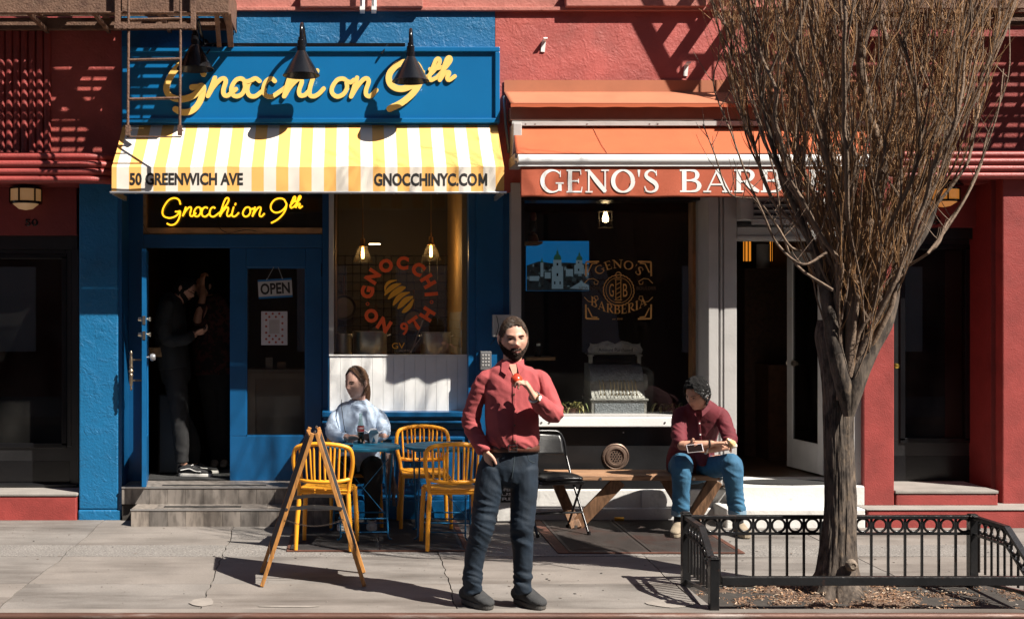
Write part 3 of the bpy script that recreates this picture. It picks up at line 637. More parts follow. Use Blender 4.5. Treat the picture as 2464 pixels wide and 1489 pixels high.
# interior room
br = thing('barber_room', 'dark barber shop room behind the window and doorway', 'room', (2.6, 2.5, .3))
xa, xb = X(1240, .2), X(2085, .2)
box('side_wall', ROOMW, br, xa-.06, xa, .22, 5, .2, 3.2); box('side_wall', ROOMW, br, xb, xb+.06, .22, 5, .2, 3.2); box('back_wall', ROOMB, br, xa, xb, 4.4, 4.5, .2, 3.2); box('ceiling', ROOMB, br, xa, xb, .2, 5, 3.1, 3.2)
box('window_shelf', M('shelf_grey', (.30, .29, .28), .5), br, X(1262, .2), X(1690, .2), .17, .62, Z(1001, .17)-.03, Z(1001, .17))
box('wood_post', M('pine_post', (.45, .21, .07), .55, var=.25, vs=4, st=(1, 1, .25), wood=.6), br, X(1664, .3), X(1690, .3), .26, .4, .5, 3.1)
box('cabinet', M('cabinet_wood', (.10, .045, .022), .5, var=.25, wood=.4), br, X(1880, 1.8)-.2, X(1880, 1.8)+.25, 1.6, 2.1, .33, 1.3)
box('tall_cabinet', M('tall_cabinet_wood', (.07, .035, .02), .5, var=.25, wood=.4), br, X(1815, 2)-.1, X(1815, 2)+.35, 2.0, 2.4, .33, 2.3)
# ================================================================ script lettering, traced once as single strokes
def arc(cx, cy, rx, ry, a0, a1, n=14): return [(cx+rx*math.cos(R(a0+(a1-a0)*k/n)), cy-ry*math.sin(R(a0+(a1-a0)*k/n))) for k in range(n+1)]
SCRIPT = [
 [(440, 235), (428, 198), (390, 183), (345, 202), (308, 255), (297, 300), (312, 330), (355, 342), (402, 327), (437, 293)],
 [(397, 292), (420, 291), (438, 289), (434, 330), (416, 370), (390, 393), (358, 397), (332, 384)],
 [(484, 252), (471, 290), (457, 329)], [(457, 329), (478, 292), (505, 260), (522, 256), (526, 270), (517, 303), (520, 324), (534, 327), (552, 312), (566, 300)],
 [(600, 268), (588, 256), (566, 262), (549, 292), (550, 318), (566, 330), (588, 322), (601, 296), (600, 270), (612, 268), (632, 260)],
 [(657, 266), (641, 255), (620, 268), (609, 300), (618, 326), (640, 330), (664, 312), (676, 300)],
 [(716, 266), (703, 255), (682, 268), (672, 300), (680, 325), (704, 331), (732, 313), (766, 285), (806, 238), (824, 200), (818, 183), (802, 186), (786, 215), (766, 275), (752, 331)],
 [(752, 331), (775, 292), (802, 261), (817, 258), (820, 272), (810, 305), (814, 326), (832, 325), (848, 308)],
 [(864, 252), (851, 300), (852, 325), (868, 330), (888, 318), (905, 298)], [(880, 222), (873, 243)],
 [(994, 266), (980, 256), (957, 262), (938, 292), (938, 316), (956, 331), (980, 322), (995, 296), (994, 268), (1008, 272), (1022, 262)],
 [(1034, 252), (1023, 290), (1011, 331)], [(1011, 331), (1033, 292), (1058, 260), (1074, 256), (1079, 270), (1069, 303), (1070, 324), (1086, 329), (1109, 304)],
 [(1280, 225), (1264, 196), (1232, 186), (1190, 197), (1160, 235), (1160, 272), (1182, 294), (1214, 298), (1252, 280), (1278, 248), (1284, 222), (1278, 268), (1252, 315), (1208, 356), (1160, 382)],
 [(1308, 246), (1332, 222), (1352, 192), (1352, 174), (1340, 176), (1326, 212), (1314, 248), (1320, 262), (1340, 252)], [(1316, 216), (1340, 213), (1366, 207)],
 [(1340, 254), (1366, 222), (1394, 184), (1394, 168), (1382, 172), (1368, 212), (1354, 262)], [(1354, 262), (1372, 235), (1387, 228), (1390, 236), (1382, 252), (1390, 262), (1412, 246)],
]
WORDS = [('G', (0, 1)), ('nocchi', (2, 3, 4, 5, 6, 7, 8, 9)), ('on', (10, 11, 12)), ('9', (13,)), ('th', (14, 15, 16, 17))]

# ---------------------------------------------------------------- the blue fascia sign
YELL = M('sign_yellow', (.84, .56, .16), .4, var=.03)
YELLS = M('sign_letter_side', (.30, .15, .02), .5)
sg = thing('fascia_sign', 'long blue fascia sign with raised yellow script reading Gnocchi on 9th', 'shop sign', (-.3, -.1, 3.5))
ys = -.12; sx0, sx1, sz0, sz1 = X(294, ys), X(1203, ys), Z(296, ys), Z(113, ys)
box('panel', SIGNB, sg, sx0+.02, sx1-.02, ys+.025, -.008, sz0+.02, sz1-.02)
m = MB(); w = .042
for q in ((sx0, sx1, sz0, sz0+w), (sx0, sx1, sz1-w, sz1), (sx0, sx0+w, sz0+w+.0008, sz1-w-.0008), (sx1-w, sx1, sz0+w+.0008, sz1-w-.0008)): m.box(q[0], q[1], ys, -.008, q[2], q[3])
m.build('frame', SIGNB, sg, bevel=.006)
yl0, yl1 = ys+.010, ys+.0245
for wname, ids in WORDS:
    m = MB(); e = 0
    for i in ids:
        pts = [(400+(x-297)*.623, 140+(y-170)*.573) for x, y in SCRIPT[i]]
        pts = cr([(X(a, ys), Z(b, ys)) for a, b in pts], 4); wd_ = .038 if wname != 'th' else .035
        if i == 13: wd_ = .056
        if wname == 'G': wd_ = .054
        ribbon(m, [(p[0], p[1]) for p in pts], yl0-e, yl1, w=wd_); e += .0006
    m.build('letter', YELL, sg)
m = MB()
for px in (505, 925): m.bar(W(px+8, 108, -.09), W(px-8, 130, -.13), .02, .012)
m.build('sign_clip', BLACKM, sg)

# ---------------------------------------------------------------- striped awning
CLW = M('awning_white_cloth', (.72, .66, .58), .8, var=.05, vs=3, weave=400, dirt=('#a89a84', 3, .6, .8, .3))
CLY = M('awning_yellow_cloth', (.80, .43, .115), .8, var=.05, vs=3, weave=400)
BLKT = M('black_print', (.012, .011, .011), .6)
aw = thing('striped_awning', 'yellow and white striped awning with 50 GREENWICH AVE lettering on its valance', 'awning', (-.4, -.3, 2.9))
ya, yb = -.06, -.55; ax0, ax1 = X(269, yb), X(1213, yb); za, zb_, zc_ = Z(301, ya), Z(402, yb), Z(461, yb)
n = 320; stripe = .1025; m = MB(); m.mi = 0
def sag(u, v): return -.012*math.sin(math.pi*v)+.006*mnoise.noise(Vector((u*9, v*3, 1)))
def stripe_mi(u, v): return 1 if int(((u+.5)/n*(ax1-ax0)+stripe*1.6)/stripe) % 2 else 0
m.grid(lambda u, v: (ax0+(ax1-ax0)*u, ya+(yb-ya)*v, za+(zb_-za)*v+sag(u, v)), n, 10, stripe_mi)
m.build('canopy', [CLW, CLY], aw, smooth=40)
def valance_y(x, z): u = (x-ax0)/(ax1-ax0); v = (z-zb_)/(zc_-zb_); return yb-.001-.004*v+.006*mnoise.noise(Vector((u*14, v*1.3, 4)))*v
m = MB(); m.grid(lambda u, v: (ax0+(ax1-ax0)*u, valance_y(ax0+(ax1-ax0)*u, zb_+(zc_-zb_)*v), zb_-.001+(zc_-zb_)*v-.004*v*mnoise.noise(Vector((u*20, 0, 8)))), n, 8, stripe_mi)
m.build('valance', [CLW, CLY], aw, smooth=40)
for x in (ax0+.004, ax1-.004):
    m = MB(); m.poly([(x, ya, za-.006), (x, yb+.004, zb_-.006), (x, yb+.002, zc_), (x, ya, zc_+.02)]); m.build('side_panel', CLY, aw, solid=.003)
m = MB(); m.tube([(ax0-.015, yb-.002, zc_-.008), (ax1+.02, yb-.002, zc_-.008)], .011, 8); 
for x in (ax0+.012, ax1-.012): m.bar((x, yb, zc_-.008), (x, .0, zc_-.008), .02, .04)
for k in range(9):
    x = ax0+.2+k*(ax1-ax0-.4)/8; m.bar((x, yb+.004, zc_), (x, yb+.012, zc_-.02), .012)
m.build('front_rail', ALU, aw, smooth=40)
text_fit('lettering', '50 GREENWICH AVE', BLKT, aw, X(312, yb), X(585, yb), Z(446, yb), Z(416, yb), -.0022, .034, 0, 0, valance_y)
text_fit('lettering', 'GNOCCHINYC.CO', BLKT, aw, X(900, yb), X(1148, yb), Z(448, yb), Z(417, yb), -.0022, .036, 0, 0, valance_y)
m = MB(); mx0, mx1, mz0, mz1, mw = X(1154, yb), X(1170, yb), Z(447, yb), Z(418, yb), 5.0/S(yb)
for k, q in enumerate(([(mx0, mz0), (mx0, mz1)], [(mx1, mz0), (mx1, mz1)], [(mx0, mz1), ((mx0+mx1)/2, mz0+.02)], [((mx0+mx1)/2, mz0+.02), (mx1, mz1)])): ribbon(m, [(q[0][0]+(q[1][0]-q[0][0])*t/5, q[0][1]+(q[1][1]-q[0][1])*t/5) for t in range(6)], -.0022-k*.0003, -.0022-k*.0003, w=mw, n_end=0, yfn=valance_y)
m.build('letter', BLKT, aw)

# ---------------------------------------------------------------- gooseneck lamps and their pipe
def gooseneck(px, py, label):
    Y = -.36; c = W(px, py, Y); zr = c.z
    t = thing('gooseneck_lamp', label, 'sign lamp', (c.x, -.01, zr+.25), group='gooseneck lamps over the blue sign')
    m = MB(); pr = [(.158, 0), (.160, .004), (.150, .018), (.042, .205), (.038, .21), (.038, .25), (.036, .252)]
    m.lathe(pr+[(.033, .25), (.036, .2), (.146, .016), (.154, .0)], (c.x, Y, zr), 36, 'Z', False, False); m.build('shade', BLACKM, t, smooth=35)
    m = MB(); m.lathe([(.0, .05), (.024, .06), (.032, .09), (.03, .12), (.018, .15), (.016, .17)], (c.x, Y, zr), 16); m.build('bulb', M('unlit_bulb', (.7, .68, .62), .3), t, smooth=50)
    m = MB(); m.lathe([(.034, .245), (.034, .30), (.026, .305), (.026, .33)], (c.x, Y, zr), 20)
    zt = zr+.42; pts = [(c.x, Y, zr+.32), (c.x, Y+.005, zt-.02), (c.x+.004, Y+.05, zt+.035), (c.x+.01, Y+.12, zt+.02), (c.x+.02, Y+.2, zt-.05), (c.x+.03, -.03, zr+.285)]
    m.tube([Vector(p) for p in cr(pts, 6)], .016, 12); m.build('arm', BLACKM, t, smooth=50)
    m = MB(); b = (c.x+.03, -.045, zr+.285); m.lathe([(.05, -.008), (.052, .0), (.052, .028), (.03, .036)], b, 20, 'Y')
    m.lathe([(.02, -.04), (.02, .04)], (b[0]-.055, b[1]+.005, b[2]), 10, 'X'); m.lathe([(.018, -.05), (.018, .06)], (b[0]+.06, b[1]+.005, b[2]), 10, 'X'); m.build('wall_box', BLACKM, t, smooth=40)
    return b
B1 = gooseneck(470, 168, 'black gooseneck lamp behind the fire escape ladder, first on the pipe')
B2 = gooseneck(725, 183, 'black gooseneck lamp hanging in front of the middle of the script sign')
B3 = gooseneck(988, 197, 'black gooseneck lamp covering the figure 9 of the script sign')
m = MB(); m.tube([(B1[0]+.1, -.05, B1[2]), (B2[0]-.08, -.05, B2[2]-.004)], .009, 8); m.tube([(B2[0]+.1, -.05, B2[2]), (B3[0]-.08, -.05, B3[2])], .009, 8)
cp = m.build('conduit_pipe', BLACKM, smooth=40); tag(cp, 'thin black conduit pipe joining the gooseneck lamps above the blue sign', 'pipe')
m = MB(); m.box(X(500, -.03), X(975, -.03), -.03, -.009, Z(112, -.03), Z(104, -.03)); tag(m.build('lamp_rail', BLACKM, bevel=.002), 'flat black rail along the top edge of the blue sign', 'rail')

# ---------------------------------------------------------------- orange awning with hood
ORG = M('orange_cloth', (.44, .098, .034), .8, var=.08, vs=3, weave=350, dirt=('#b9583a', 4, .55, .8, .4))
ORGH = M('faded_orange_cloth', (.40, .138, .070), .8, var=.1, vs=3, dirt=('#7a4d3a', 3, .56, .8, .45))
VAL = M('valance_rust_cloth', (.42, .090, .042), .8, var=.08, vs=3, weave=350, bump=.2, bs=14)
ga = thing('orange_awning', 'orange awning with white front tube and GENO\'S BARBER valance', 'awning', (2.7, -.4, 2.9))
yf = -.65; gx0, gx1 = X(1252, yf), X(2083, yf)
zvt, zvb = Z(402, yf), Z(475, yf); zt0 = Z(372, yf)
m = MB(); m.grid(lambda u, v: (X(1235, -.16)*(1-v)+(gx0-.03)*v+((X(2090, -.16)-X(1235, -.16))*(1-v)+(gx1-gx0+.06)*v)*u, -.16+(yf+.02+.16)*v, Z(305, -.16)+(zt0+.01-Z(305, -.16))*v-.012*math.sin(math.pi*v)+.004*mnoise.noise(Vector((u*8, v*2, 7)))), 120, 10); m.build('canopy', ORG, ga, smooth=50, solid=.003)
m = MB(); a = Vector((X(1425, -.16), -.165, Z(306, -.16)+.004)); b = Vector((X(1462, yf), yf+.01, zt0+.008)); m.tube([a, (a+b)/2+Vector((0, -.004, -.006)), b], .003, 5); m.build('seam', ORGH, ga)
m = MB(); zc = (Z(372, yf)+Z(399, yf))/2; r_ = (Z(372, yf)-Z(399, yf))/2
m.tube([(gx0-.02, yf, zc), (gx1+.02, yf, zc)], r_, 20); m.box(gx0-.02, gx1+.02, yf-r_*.6, yf+r_*.5, zc-r_*1.15, zc-r_*.5); m.build('front_tube', WHITEG, ga, smooth=40)
def vy(u, v): return yf-.012+.016*mnoise.noise(Vector((u*10, v*.8, 9)))*v+.010*math.sin(u*60+3*v)*v*(.3+.7*max(0, 1-u*4))+.02*math.exp(-((u-.13)*18)**2)*v*math.sin(v*5+u*40)
m = MB(); m.grid(lambda u, v: (gx0+(gx1-gx0)*u, vy(u, v), zvt+(zvb-zvt)*v+.006*mnoise.noise(Vector((u*12, 0, 3)))*v), 220, 14); m.build('valance', VAL, ga, smooth=60, solid=.003)
# serif capitals drawn from thick and thin strokes
def GL(ch):
    T, t = .17, .065; s_ = []                              # stem, hairline; cap height 1
    def st(x, y0=0, y1=1, w=T): return [(x, y0, w), (x, y1, w)]
    def hl(x0, x1, y, w=t): return [(x0, y, w), (x1, y, w)]
    if ch == 'E': s_ = [st(.17), hl(.02, .66, .033), hl(.02, .62, .967), hl(.2, .52, .51), [(.63, .03, .05), (.67, .25, .03)], [(.60, .97, .05), (.62, .78, .03)], [(.52, .6, .04), (.52, .42, .04)]]; wd = .74
    elif ch == 'N': s_ = [st(.14, w=.07), st(.82, w=.07), [(.12, .97, .12), (.47, .5, .19), (.83, .03, .16)], hl(.0, .3, .033), hl(.66, .98, .967), hl(-.02, .2, .967)]; wd = 1.0
    elif ch == 'B': s_ = [st(.17), hl(.02, .42, .033), hl(.02, .4, .967), hl(.17, .42, .52), [(.38, .967, .066), (.55, .93, .11), (.62, .76, .17), (.55, .58, .11), (.38, .52, .066)], [(.40, .52, .066), (.60, .47, .11), (.69, .28, .18), (.60, .08, .11), (.40, .033, .066)]]; wd = .8
    elif ch == 'A': s_ = [[(.1, .02, .06), (.45, 1, .06)], [(.43, 1, .14), (.8, .02, .18)], hl(.23, .66, .34), hl(-.02, .24, .03), hl(.62, .96, .03)]; wd = .96
    elif ch == 'R': s_ = [st(.17), hl(.02, .33, .033), hl(.02, .4, .967), [(.38, .967, .066), (.56, .93, .11), (.64, .75, .17), (.55, .55, .11), (.36, .48, .066), (.17, .48, .066)], [(.4, .48, .12), (.62, .2, .18), (.86, .03, .1)]]; wd = .86
    elif ch == 'I': s_ = [st(.18), hl(.02, .34, .033), hl(.02, .34, .967)]; wd = .38
    elif ch == 'O': s_ = [[(.5+.42*math.cos(a), .5+.47*math.sin(a), .07+.11*abs(math.cos(a))) for a in (2*math.pi*k/24 for k in range(25))]]; wd = 1.0
    elif ch == 'G': s_ = [[(.5+.43*math.cos(a), .5+.47*math.sin(a), .07+.11*max(0, -math.cos(a))**.7) for a in (math.pi*(.22+1.55*k/20) for k in range(21))], [(.82, .40, .15), (.82, .08, .15)], hl(.64, .98, .42), [(.83, .95, .03), (.83, .68, .04)]]; wd = 1.0
    elif ch == 'S': s_ = [[(.52, .84, .05), (.44, .94, .07), (.28, .967, .08), (.13, .86, .13), (.12, .70, .15), (.3, .55, .18), (.48, .42, .18), (.56, .26, .15), (.50, .10, .12), (.32, .03, .075), (.14, .07, .07), (.08, .2, .05)], [(.535, .97, .03), (.54, .74, .05)], [(.07, .03, .03), (.06, .28, .05)]]; wd = .64
    elif ch == "'": s_ = [[(.1, 1, .11), (.1, .9, .10), (.1, .68, .03)]]; wd = .22
    else: wd = .4
    return s_, wd
def serif(mb, text, x0, x1, z0, z1, y, dpt, space=.10, word=.5, xf=None, yfn=None, flush=None):
    """letters between x0 and x1; xf maps (x, z) if the line is bent"""
    tot = 0; pos = []
    for ch in text:
        if ch == ' ': tot += word; continue
        s_, wd = GL(ch); pos.append((ch, tot)); tot += wd+space
    kx = (x1-x0)/(tot-space); kz = z1-z0; e = 0
    for ch, p in pos:
        if flush: mb = MB()
        for stq in GL(ch)[0]:
            if len(stq) == 2: (a0, b0, w0), (a1, b1, w1) = stq; stq = [(a0+(a1-a0)*k/6, b0+(b1-b0)*k/6, w0+(w1-w0)*k/6) for k in range(7)]
            q = cr([(a*kx+x0+p*kx, b*kz+z0, w*(kx+kz)/2) for a, b, w in stq], 3) if len(stq) > 2 else stq and [(a*kx+x0+p*kx, b*kz+z0, w*(kx+kz)/2) for a, b, w in stq]
            if xf: q = [xf(*w_) for w_ in q]
            ribbon(mb, q, y-e, y-e if dpt == 0 else y+dpt, n_end=0, yfn=yfn); e = (e+.00025) % .004
        if flush: flush(mb)
WPRINT = M('white_print', (.75, .74, .72), .6)
m = MB(); xg = lambda px: X(px, yf)
vyy = lambda x, z: vy((x-gx0)/(gx1-gx0), (z-zvt)/(zvb-zvt)); fl_ = lambda b: b.build('letter', WPRINT, ga)
serif(m, "GENO'S", xg(1300), xg(1584), Z(464, yf), Z(409, yf), -.003, 0, .07, .5, None, vyy, fl_); serif(m, "BARBER", xg(1633), xg(2004), Z(463, yf), Z(409, yf), -.003, 0, .05, .5, None, vyy, fl_)
# hood above it
m = MB(); hx0, hx1 = X(1213, -.005), X(2110, -.005)
m.grid(lambda u, v: (hx0+(hx1-hx0)*u, -.012, Z(222, 0)+(Z(194, 0)-Z(222, 0))*v), 60, 2); m.build('flashing', ORGH, ga, solid=.006)
yh = -.27; a0, a1 = X(1229, yh), X(2105, yh)
m = MB(); m.grid(lambda u, v: (hx0*(1-v)+a0*v+((hx1-hx0)*(1-v)+(a1-a0)*v)*u, -.012+(yh+.012)*v, Z(222, 0)+(Z(249, yh)-Z(222, 0))*v-.004*math.sin(u*40)*v*(1-v)), 90, 6); m.build('hood', ORGH, ga, smooth=40, solid=.004)
m = MB(); m.grid(lambda u, v: (a0+(a1-a0)*u, yh-.003, Z(249, yh)-.004+(Z(257, yh)-Z(249, yh))*v+.002*math.sin(u*70)*v), 90, 2); m.build('hood_lip', ORG, ga, solid=.005)
FASC = M('brown_fascia', (.20, .095, .07), .7, var=.12)
fb('hood_fascia', FASC, ga, 1229, 2095, 258, 289, -.2, .19)
m = MB(); m.box(X(1232, -.2), X(2090, -.2), -.215, -.17, Z(303, -.2), Z(292, -.2))
for px in (1262, 1285, 1410, 1560, 1580, 1760): m.box(X(px, -.2), X(px+8, -.2), -.16, -.02, Z(300, -.2)+.001, Z(291, -.2)); m.lathe([(.006, -.006), (.006, 0)], W(px+4, 297, -.215), 8, 'Y')
m.build('mounting_rail', GREYP, ga)
m = MB(); 
m.box(X(1231, -.2), X(1252, -.2), -.3, -.05, Z(375, -.2), Z(300, -.2)); m.build('end_bracket', GREYP, ga, bevel=.008)
m = MB(); m.box(X(1231, -.3), X(1256, -.3), -.5, -.1, Z(402, -.3), Z(376, -.3)); m.tube([W(1240, 330, -.3), W(1235, 380, -.35), Vector((gx0, yf+.03, zc))], .018, 8); m.build('folding_arm', GREYP, ga, bevel=.006)
m = MB(); m.tube([Vector(p) for p in cr([W(1213, 232, -.06), W(1217, 300, -.1), W(1224, 360, -.1), W(1222, 366, -.05)], 5)], .012, 8); tag(m.build('drain_pipe', M('blue_grey_pipe', (.12, .16, .20), .4), smooth=40), 'thin blue-grey pipe in the gap between the two awnings', 'pipe')

# ---------------------------------------------------------------- neon sign in the transom
NEON = M('neon_yellow', (.9, .75, .1), .3, var=0, emit='#ffb61e', es=.85)
ne = thing('neon_sign', 'glowing yellow neon script Gnocchi on 9th hung in the transom window', 'neon sign', (-.8, .33, 2.7))
yn = .33
for wname, ids in WORDS:
    m = MB()
    for i in ids:
        pts = cr([(X(300.8+x*.3029, yn), yn, Z(421.1+y*.3029, yn)) for x, y in SCRIPT[i]], 4); m.tube([Vector(p) for p in pts], .0078, 8)
    m.build('neon_tube', NEON, ne, smooth=60)
m = MB(); m.box(X(384, yn), X(736, yn), yn+.02, yn+.026, Z(548, yn), Z(468, yn)); m.build('acrylic_backing', glass_mat('acrylic', (.9, .9, .9), .6, 0, 0), ne)
m = MB(); m.tube([Vector(p) for p in cr([W(519, 522, yn+.01), W(527, 545, yn+.01), W(537, 556, yn+.015), W(555, 560, yn+.01), W(590, 553, yn+.01), W(615, 556, yn+.01)], 5)], .003, 5); m.tube([Vector(p) for p in cr([W(345, 540, yn), W(352, 555, yn), W(360, 561, yn)], 5)], .002, 5); m.build('cord', BLACKM, ne)

# ---------------------------------------------------------------- OPEN sign, flyer, cards
os_ = thing('open_sign', 'tilted white OPEN sign with blue stripes hanging behind the blue door glass', 'open sign', (X(663, .36), .36, 2.1))
yo = .37; m = MB()
def oq(u, v): return Vector((X(620.5, yo)+(X(705, yo)-X(620.5, yo))*u, yo, Z(706, yo)+(Z(677, yo)-Z(706, yo))*v+.0)) 
c0 = W(662, 694, yo); ang = R(3.4); wv, hv = .155, .078
def tq(x, z, dy=0): return Vector((c0.x+x*math.cos(ang)-z*math.sin(ang), yo+dy, c0.z+x*math.sin(ang)+z*math.cos(ang)))
m.prism([tq(-wv, -hv), tq(wv, -hv), tq(wv, hv), tq(-wv, hv)], (0, .004, 0)); m.build('board', M('sign_white', (.42, .40, .39), .5), os_)
m = MB()
for s in (-1, 1): m.prism([tq(-wv, s*hv-.009, -.001), tq(wv, s*hv-.009, -.001), tq(wv, s*hv+.009, -.001), tq(-wv, s*hv+.009, -.001)], (0, .006, 0))
m.build('stripe', M('sign_blue', (.01, .13, .33), .4), os_)
text_fit('lettering', 'OPEN', BLKT, os_, c0.x-.135, c0.x+.135, c0.z-.052, c0.z+.052, yo-.0015, .03, 0, ang)
m = MB(); top = W(664, 643, yo)
for s in (-1, 1): m.tube([top+Vector((s*.02, 0, 0)), tq(s*.075, hv)], .0025, 5); m.lathe([(.006, -.002), (.006, .002)], tq(s*.07, hv+.012), 8, 'Y')
m.build('hanging_cord', M('cord_silver', (.4, .38, .35), .4), os_)
fl = thing('flyer', 'white flyer with rows of small red tomatoes taped inside the blue door glass', 'flyer', (X(661, .37), .37, 1.6))
fx0, fx1, fz0, fz1 = X(628.5, .37), X(691.5, .37), Z(830, .37), Z(749, .37)
m = MB(); m.box(fx0, fx1, .37, .3715, fz0, fz1); m.build('sheet', M('paper', (.46, .44, .46), .7), fl)
m = MB(); fw, fh = fx1-fx0, fz1-fz0
for r_ in range(10):
    for q in range(3):
        u = (.19+q*.25) if r_ % 2 == 0 else (.31+q*.25); v = .93-r_*.094
        if .3 < v < .75 and .2 < u < .8: continue
        c = (fx0+u*fw, fz0+v*fh); m.poly([(c[0]+.0105*math.cos(a), .3693, c[1]+.0105*math.sin(a)) for a in (2*math.pi*k/10 for k in range(10))])
m.build('print', M('tomato_print', (.30, .05, .025), .6), fl)
m = MB(); m.poly([(fx0+fw*.3, .3692, fz0+fh*.34), (fx0+fw*.7, .3692, fz0+fh*.34), (fx0+fw*.7, .3692, fz0+fh*.75), (fx0+fw*.3, .3692, fz0+fh*.75)]); m.build('blank_square', M('print_grey', (.36, .32, .31), .7), fl)
for lab, px0, px1, pt, pb, c in (('small upright card standing on the counter behind the door glass', 639, 656, 860, 884, (.17, .13, .10)), ('small low brown card lying beside the upright card on the counter', 667, 688, 871, 884, (.15, .085, .05))):
    o = box('card', M('card_board', c, .7), None, X(px0, .95), X(px1, .95), .95, .96, Z(888, .9)+.001, Z(pt, .95)); tag(o, lab, 'card')

# ---------------------------------------------------------------- round logo on the restaurant window
LOGR = M('orange_red_vinyl', (.95, .13, .025), .5, var=.05); LOGY = M('yellow_vinyl', (.85, .40, .03), .5, var=.06)
lg = thing('window_logo', 'round orange-red window lettering GNOCCHI ON 9TH around a yellow dumpling', 'window decal', (X(960, .2), .228, 1.8))
yw = .2285; C = W(961, 716, yw)
def ring_letter(ch, px, py, rot, h=28, bold=.06):
    me = text_mesh(ch, 1, .03 if ch == '9' else bold); n = len(me.vertices); co = np.empty(n*3); me.vertices.foreach_get('co', co); co = co.reshape(-1, 3); a, b = co.min(0), co.max(0); k = h/S(yw)/.70
    x = (co[:, 0]-(a[0]+b[0])/2)*k; z = (co[:, 1]-(a[1]+b[1])/2)*k; c, s = math.cos(R(rot)), math.sin(R(rot)); ct = W(px, py, yw)
    me.vertices.foreach_set('co', np.stack([ct.x+x*c-z*s, np.full(n, yw), ct.z+x*s+z*c], 1).ravel()); me.materials.append(LOGR); link('letter', me, lg)
zx = lambda x: (1250+x/1.985)*.6016; zy = lambda y: (700+y/1.985)*.6016
for ch, x, y, rt in (('G', 435, 930, 80), ('N', 478, 805, 57), ('O', 583, 720, 25), ('C', 715, 699, -5), ('C', 838, 748, -35), ('H', 918, 843, -60), ('I', 943, 945, -85),
                     ('O', 467, 1117, -60), ('N', 568, 1190, -32), ('9', 730, 1220, 8), ('T', 817, 1180, 35), ('H', 912, 1105, 58)): ring_letter(ch, zx(x), zy(y), rt)
for x, y in ((437, 1023), (945, 1008)):
    c = W(zx(x), zy(y), yw); m = MB(); pts = [(c.x+.013*math.cos(a), c.z+.013*math.sin(a)) for a in (2*math.pi*k/16 for k in range(17))]; ribbon(m, pts, yw, yw, w=.006, n_end=0); m.build('ring', LOGR, lg)
m = MB(); e = 0
for pts in ([(575, 925, 6), (580, 885, 18), (610, 850, 24), (668, 835, 6)], [(572, 955, 8), (600, 918, 34), (650, 880, 36), (703, 862, 8)], [(600, 985, 10), (640, 945, 40), (700, 905, 44), (740, 890, 8)],
            [(640, 1035, 10), (662, 1000, 34), (705, 955, 38), (772, 930, 8)], [(675, 1062, 8), (700, 1035, 36), (745, 990, 44), (798, 965, 14)], [(710, 1090, 10), (735, 1075, 34), (775, 1035, 34), (802, 985, 12)]):
    q = cr([(X(zx(a), yw), Z(zy(b), yw), w_/1.985*.6016/S(yw)) for a, b, w_ in pts], 4); ribbon(m, q, yw-e, yw-e, n_end=0); e += .0005
m.build('dumpling', LOGY, lg)
text_fit('lettering', 'GV', LOGY, lg, X(zx(630), yw), X(zx(732), yw), Z(zy(1378), yw), Z(zy(1332), yw), yw, 0, 0)

# ---------------------------------------------------------------- gold emblem on the barber window
GOLD = M('gold_leaf_print', (.72, .40, .12), .5, metal=0, var=.2, vs=30)
ge = thing('window_emblem', 'gold emblem reading GENO\'S BARBERIA with a barber pole on the barber window', 'window decal', (X(1487, .15), .157, 1.9)); yg = .1575
gx = lambda x: (2000+x/2.127)*.6016; gy = lambda y: (700+y/2.127)*.6016
def gp(x, y, w=None): 
    p = (X(gx(x), yg), Z(gy(y), yg)); return p if w is None else (*p, w/2.127*.6016/S(yg))
def arcmap(cx, cy, r, up):
    def f(a, b, w):
        t = a; rr = r+(b if up else -b); ang = t/r
        if up: return (cx+rr*math.sin(ang), cy+rr*math.cos(ang), w)
        return (cx+rr*math.sin(ang), cy-rr*math.cos(ang), w)
    return f
k = .6016/2.127/S(yg); cx, cz = gp(1008, 980)
m = MB(); serif(m, "GENO'S", -185*k, 190*k, 0, 72*k, yg, 0, .12, .5, arcmap(cx, cz-.07, 255*k, True)); m.build('lettering', GOLD, ge)
m = MB(); serif(m, "BARBERIA", -235*k, 240*k, 0, 76*k, yg, 0, .10, .5, arcmap(cx, cz+.33, 505*k, False) if False else (lambda a, b, w: (cx+a, cz-(200-42*(a/(240*k))**2*1.9)*k+b, w))); m.build('lettering', GOLD, ge)
m = MB()
for rr, w_ in ((130, 7), (108, 4)):
    ribbon(m, [(cx+rr*k*(1+(.02*math.sin(a*26) if rr > 120 else 0))*math.cos(a), cz+rr*k*(1+(.02*math.sin(a*26) if rr > 120 else 0))*math.sin(a)) for a in (2*math.pi*q/104 for q in range(105))], yg, yg, w=w_*k, n_end=0)
for a in ([(985, 890), (985, 1060)], [(1028, 890), (1028, 1060)], [(975, 888), (1038, 888)], [(975, 1062), (1038, 1062)], [(982, 1078), (1030, 1078)], [(985, 935), (1028, 912)], [(985, 975), (1028, 950)], [(985, 1015), (1028, 990)], [(985, 1052), (1028, 1028)]): ribbon(m, [gp(*p) for p in a], yg, yg, w=6*k, n_end=0)
ribbon(m, [(gp(1007, 850)[0]+24*k*math.cos(a), gp(1007, 850)[1]+24*k*math.sin(a)) for a in (2*math.pi*q/20 for q in range(21))], yg, yg, w=6*k, n_end=0)
m.build('pole_badge', GOLD, ge)
text_fit('lettering', 'G', GOLD, ge, gp(928, 0)[0], gp(968, 0)[0], gp(0, 1035)[1], gp(0, 925)[1], yg, 0, 0); text_fit('lettering', 'B', GOLD, ge, gp(1046, 0)[0], gp(1084, 0)[0], gp(0, 1035)[1], gp(0, 925)[1], yg, 0, 0)
m = MB()
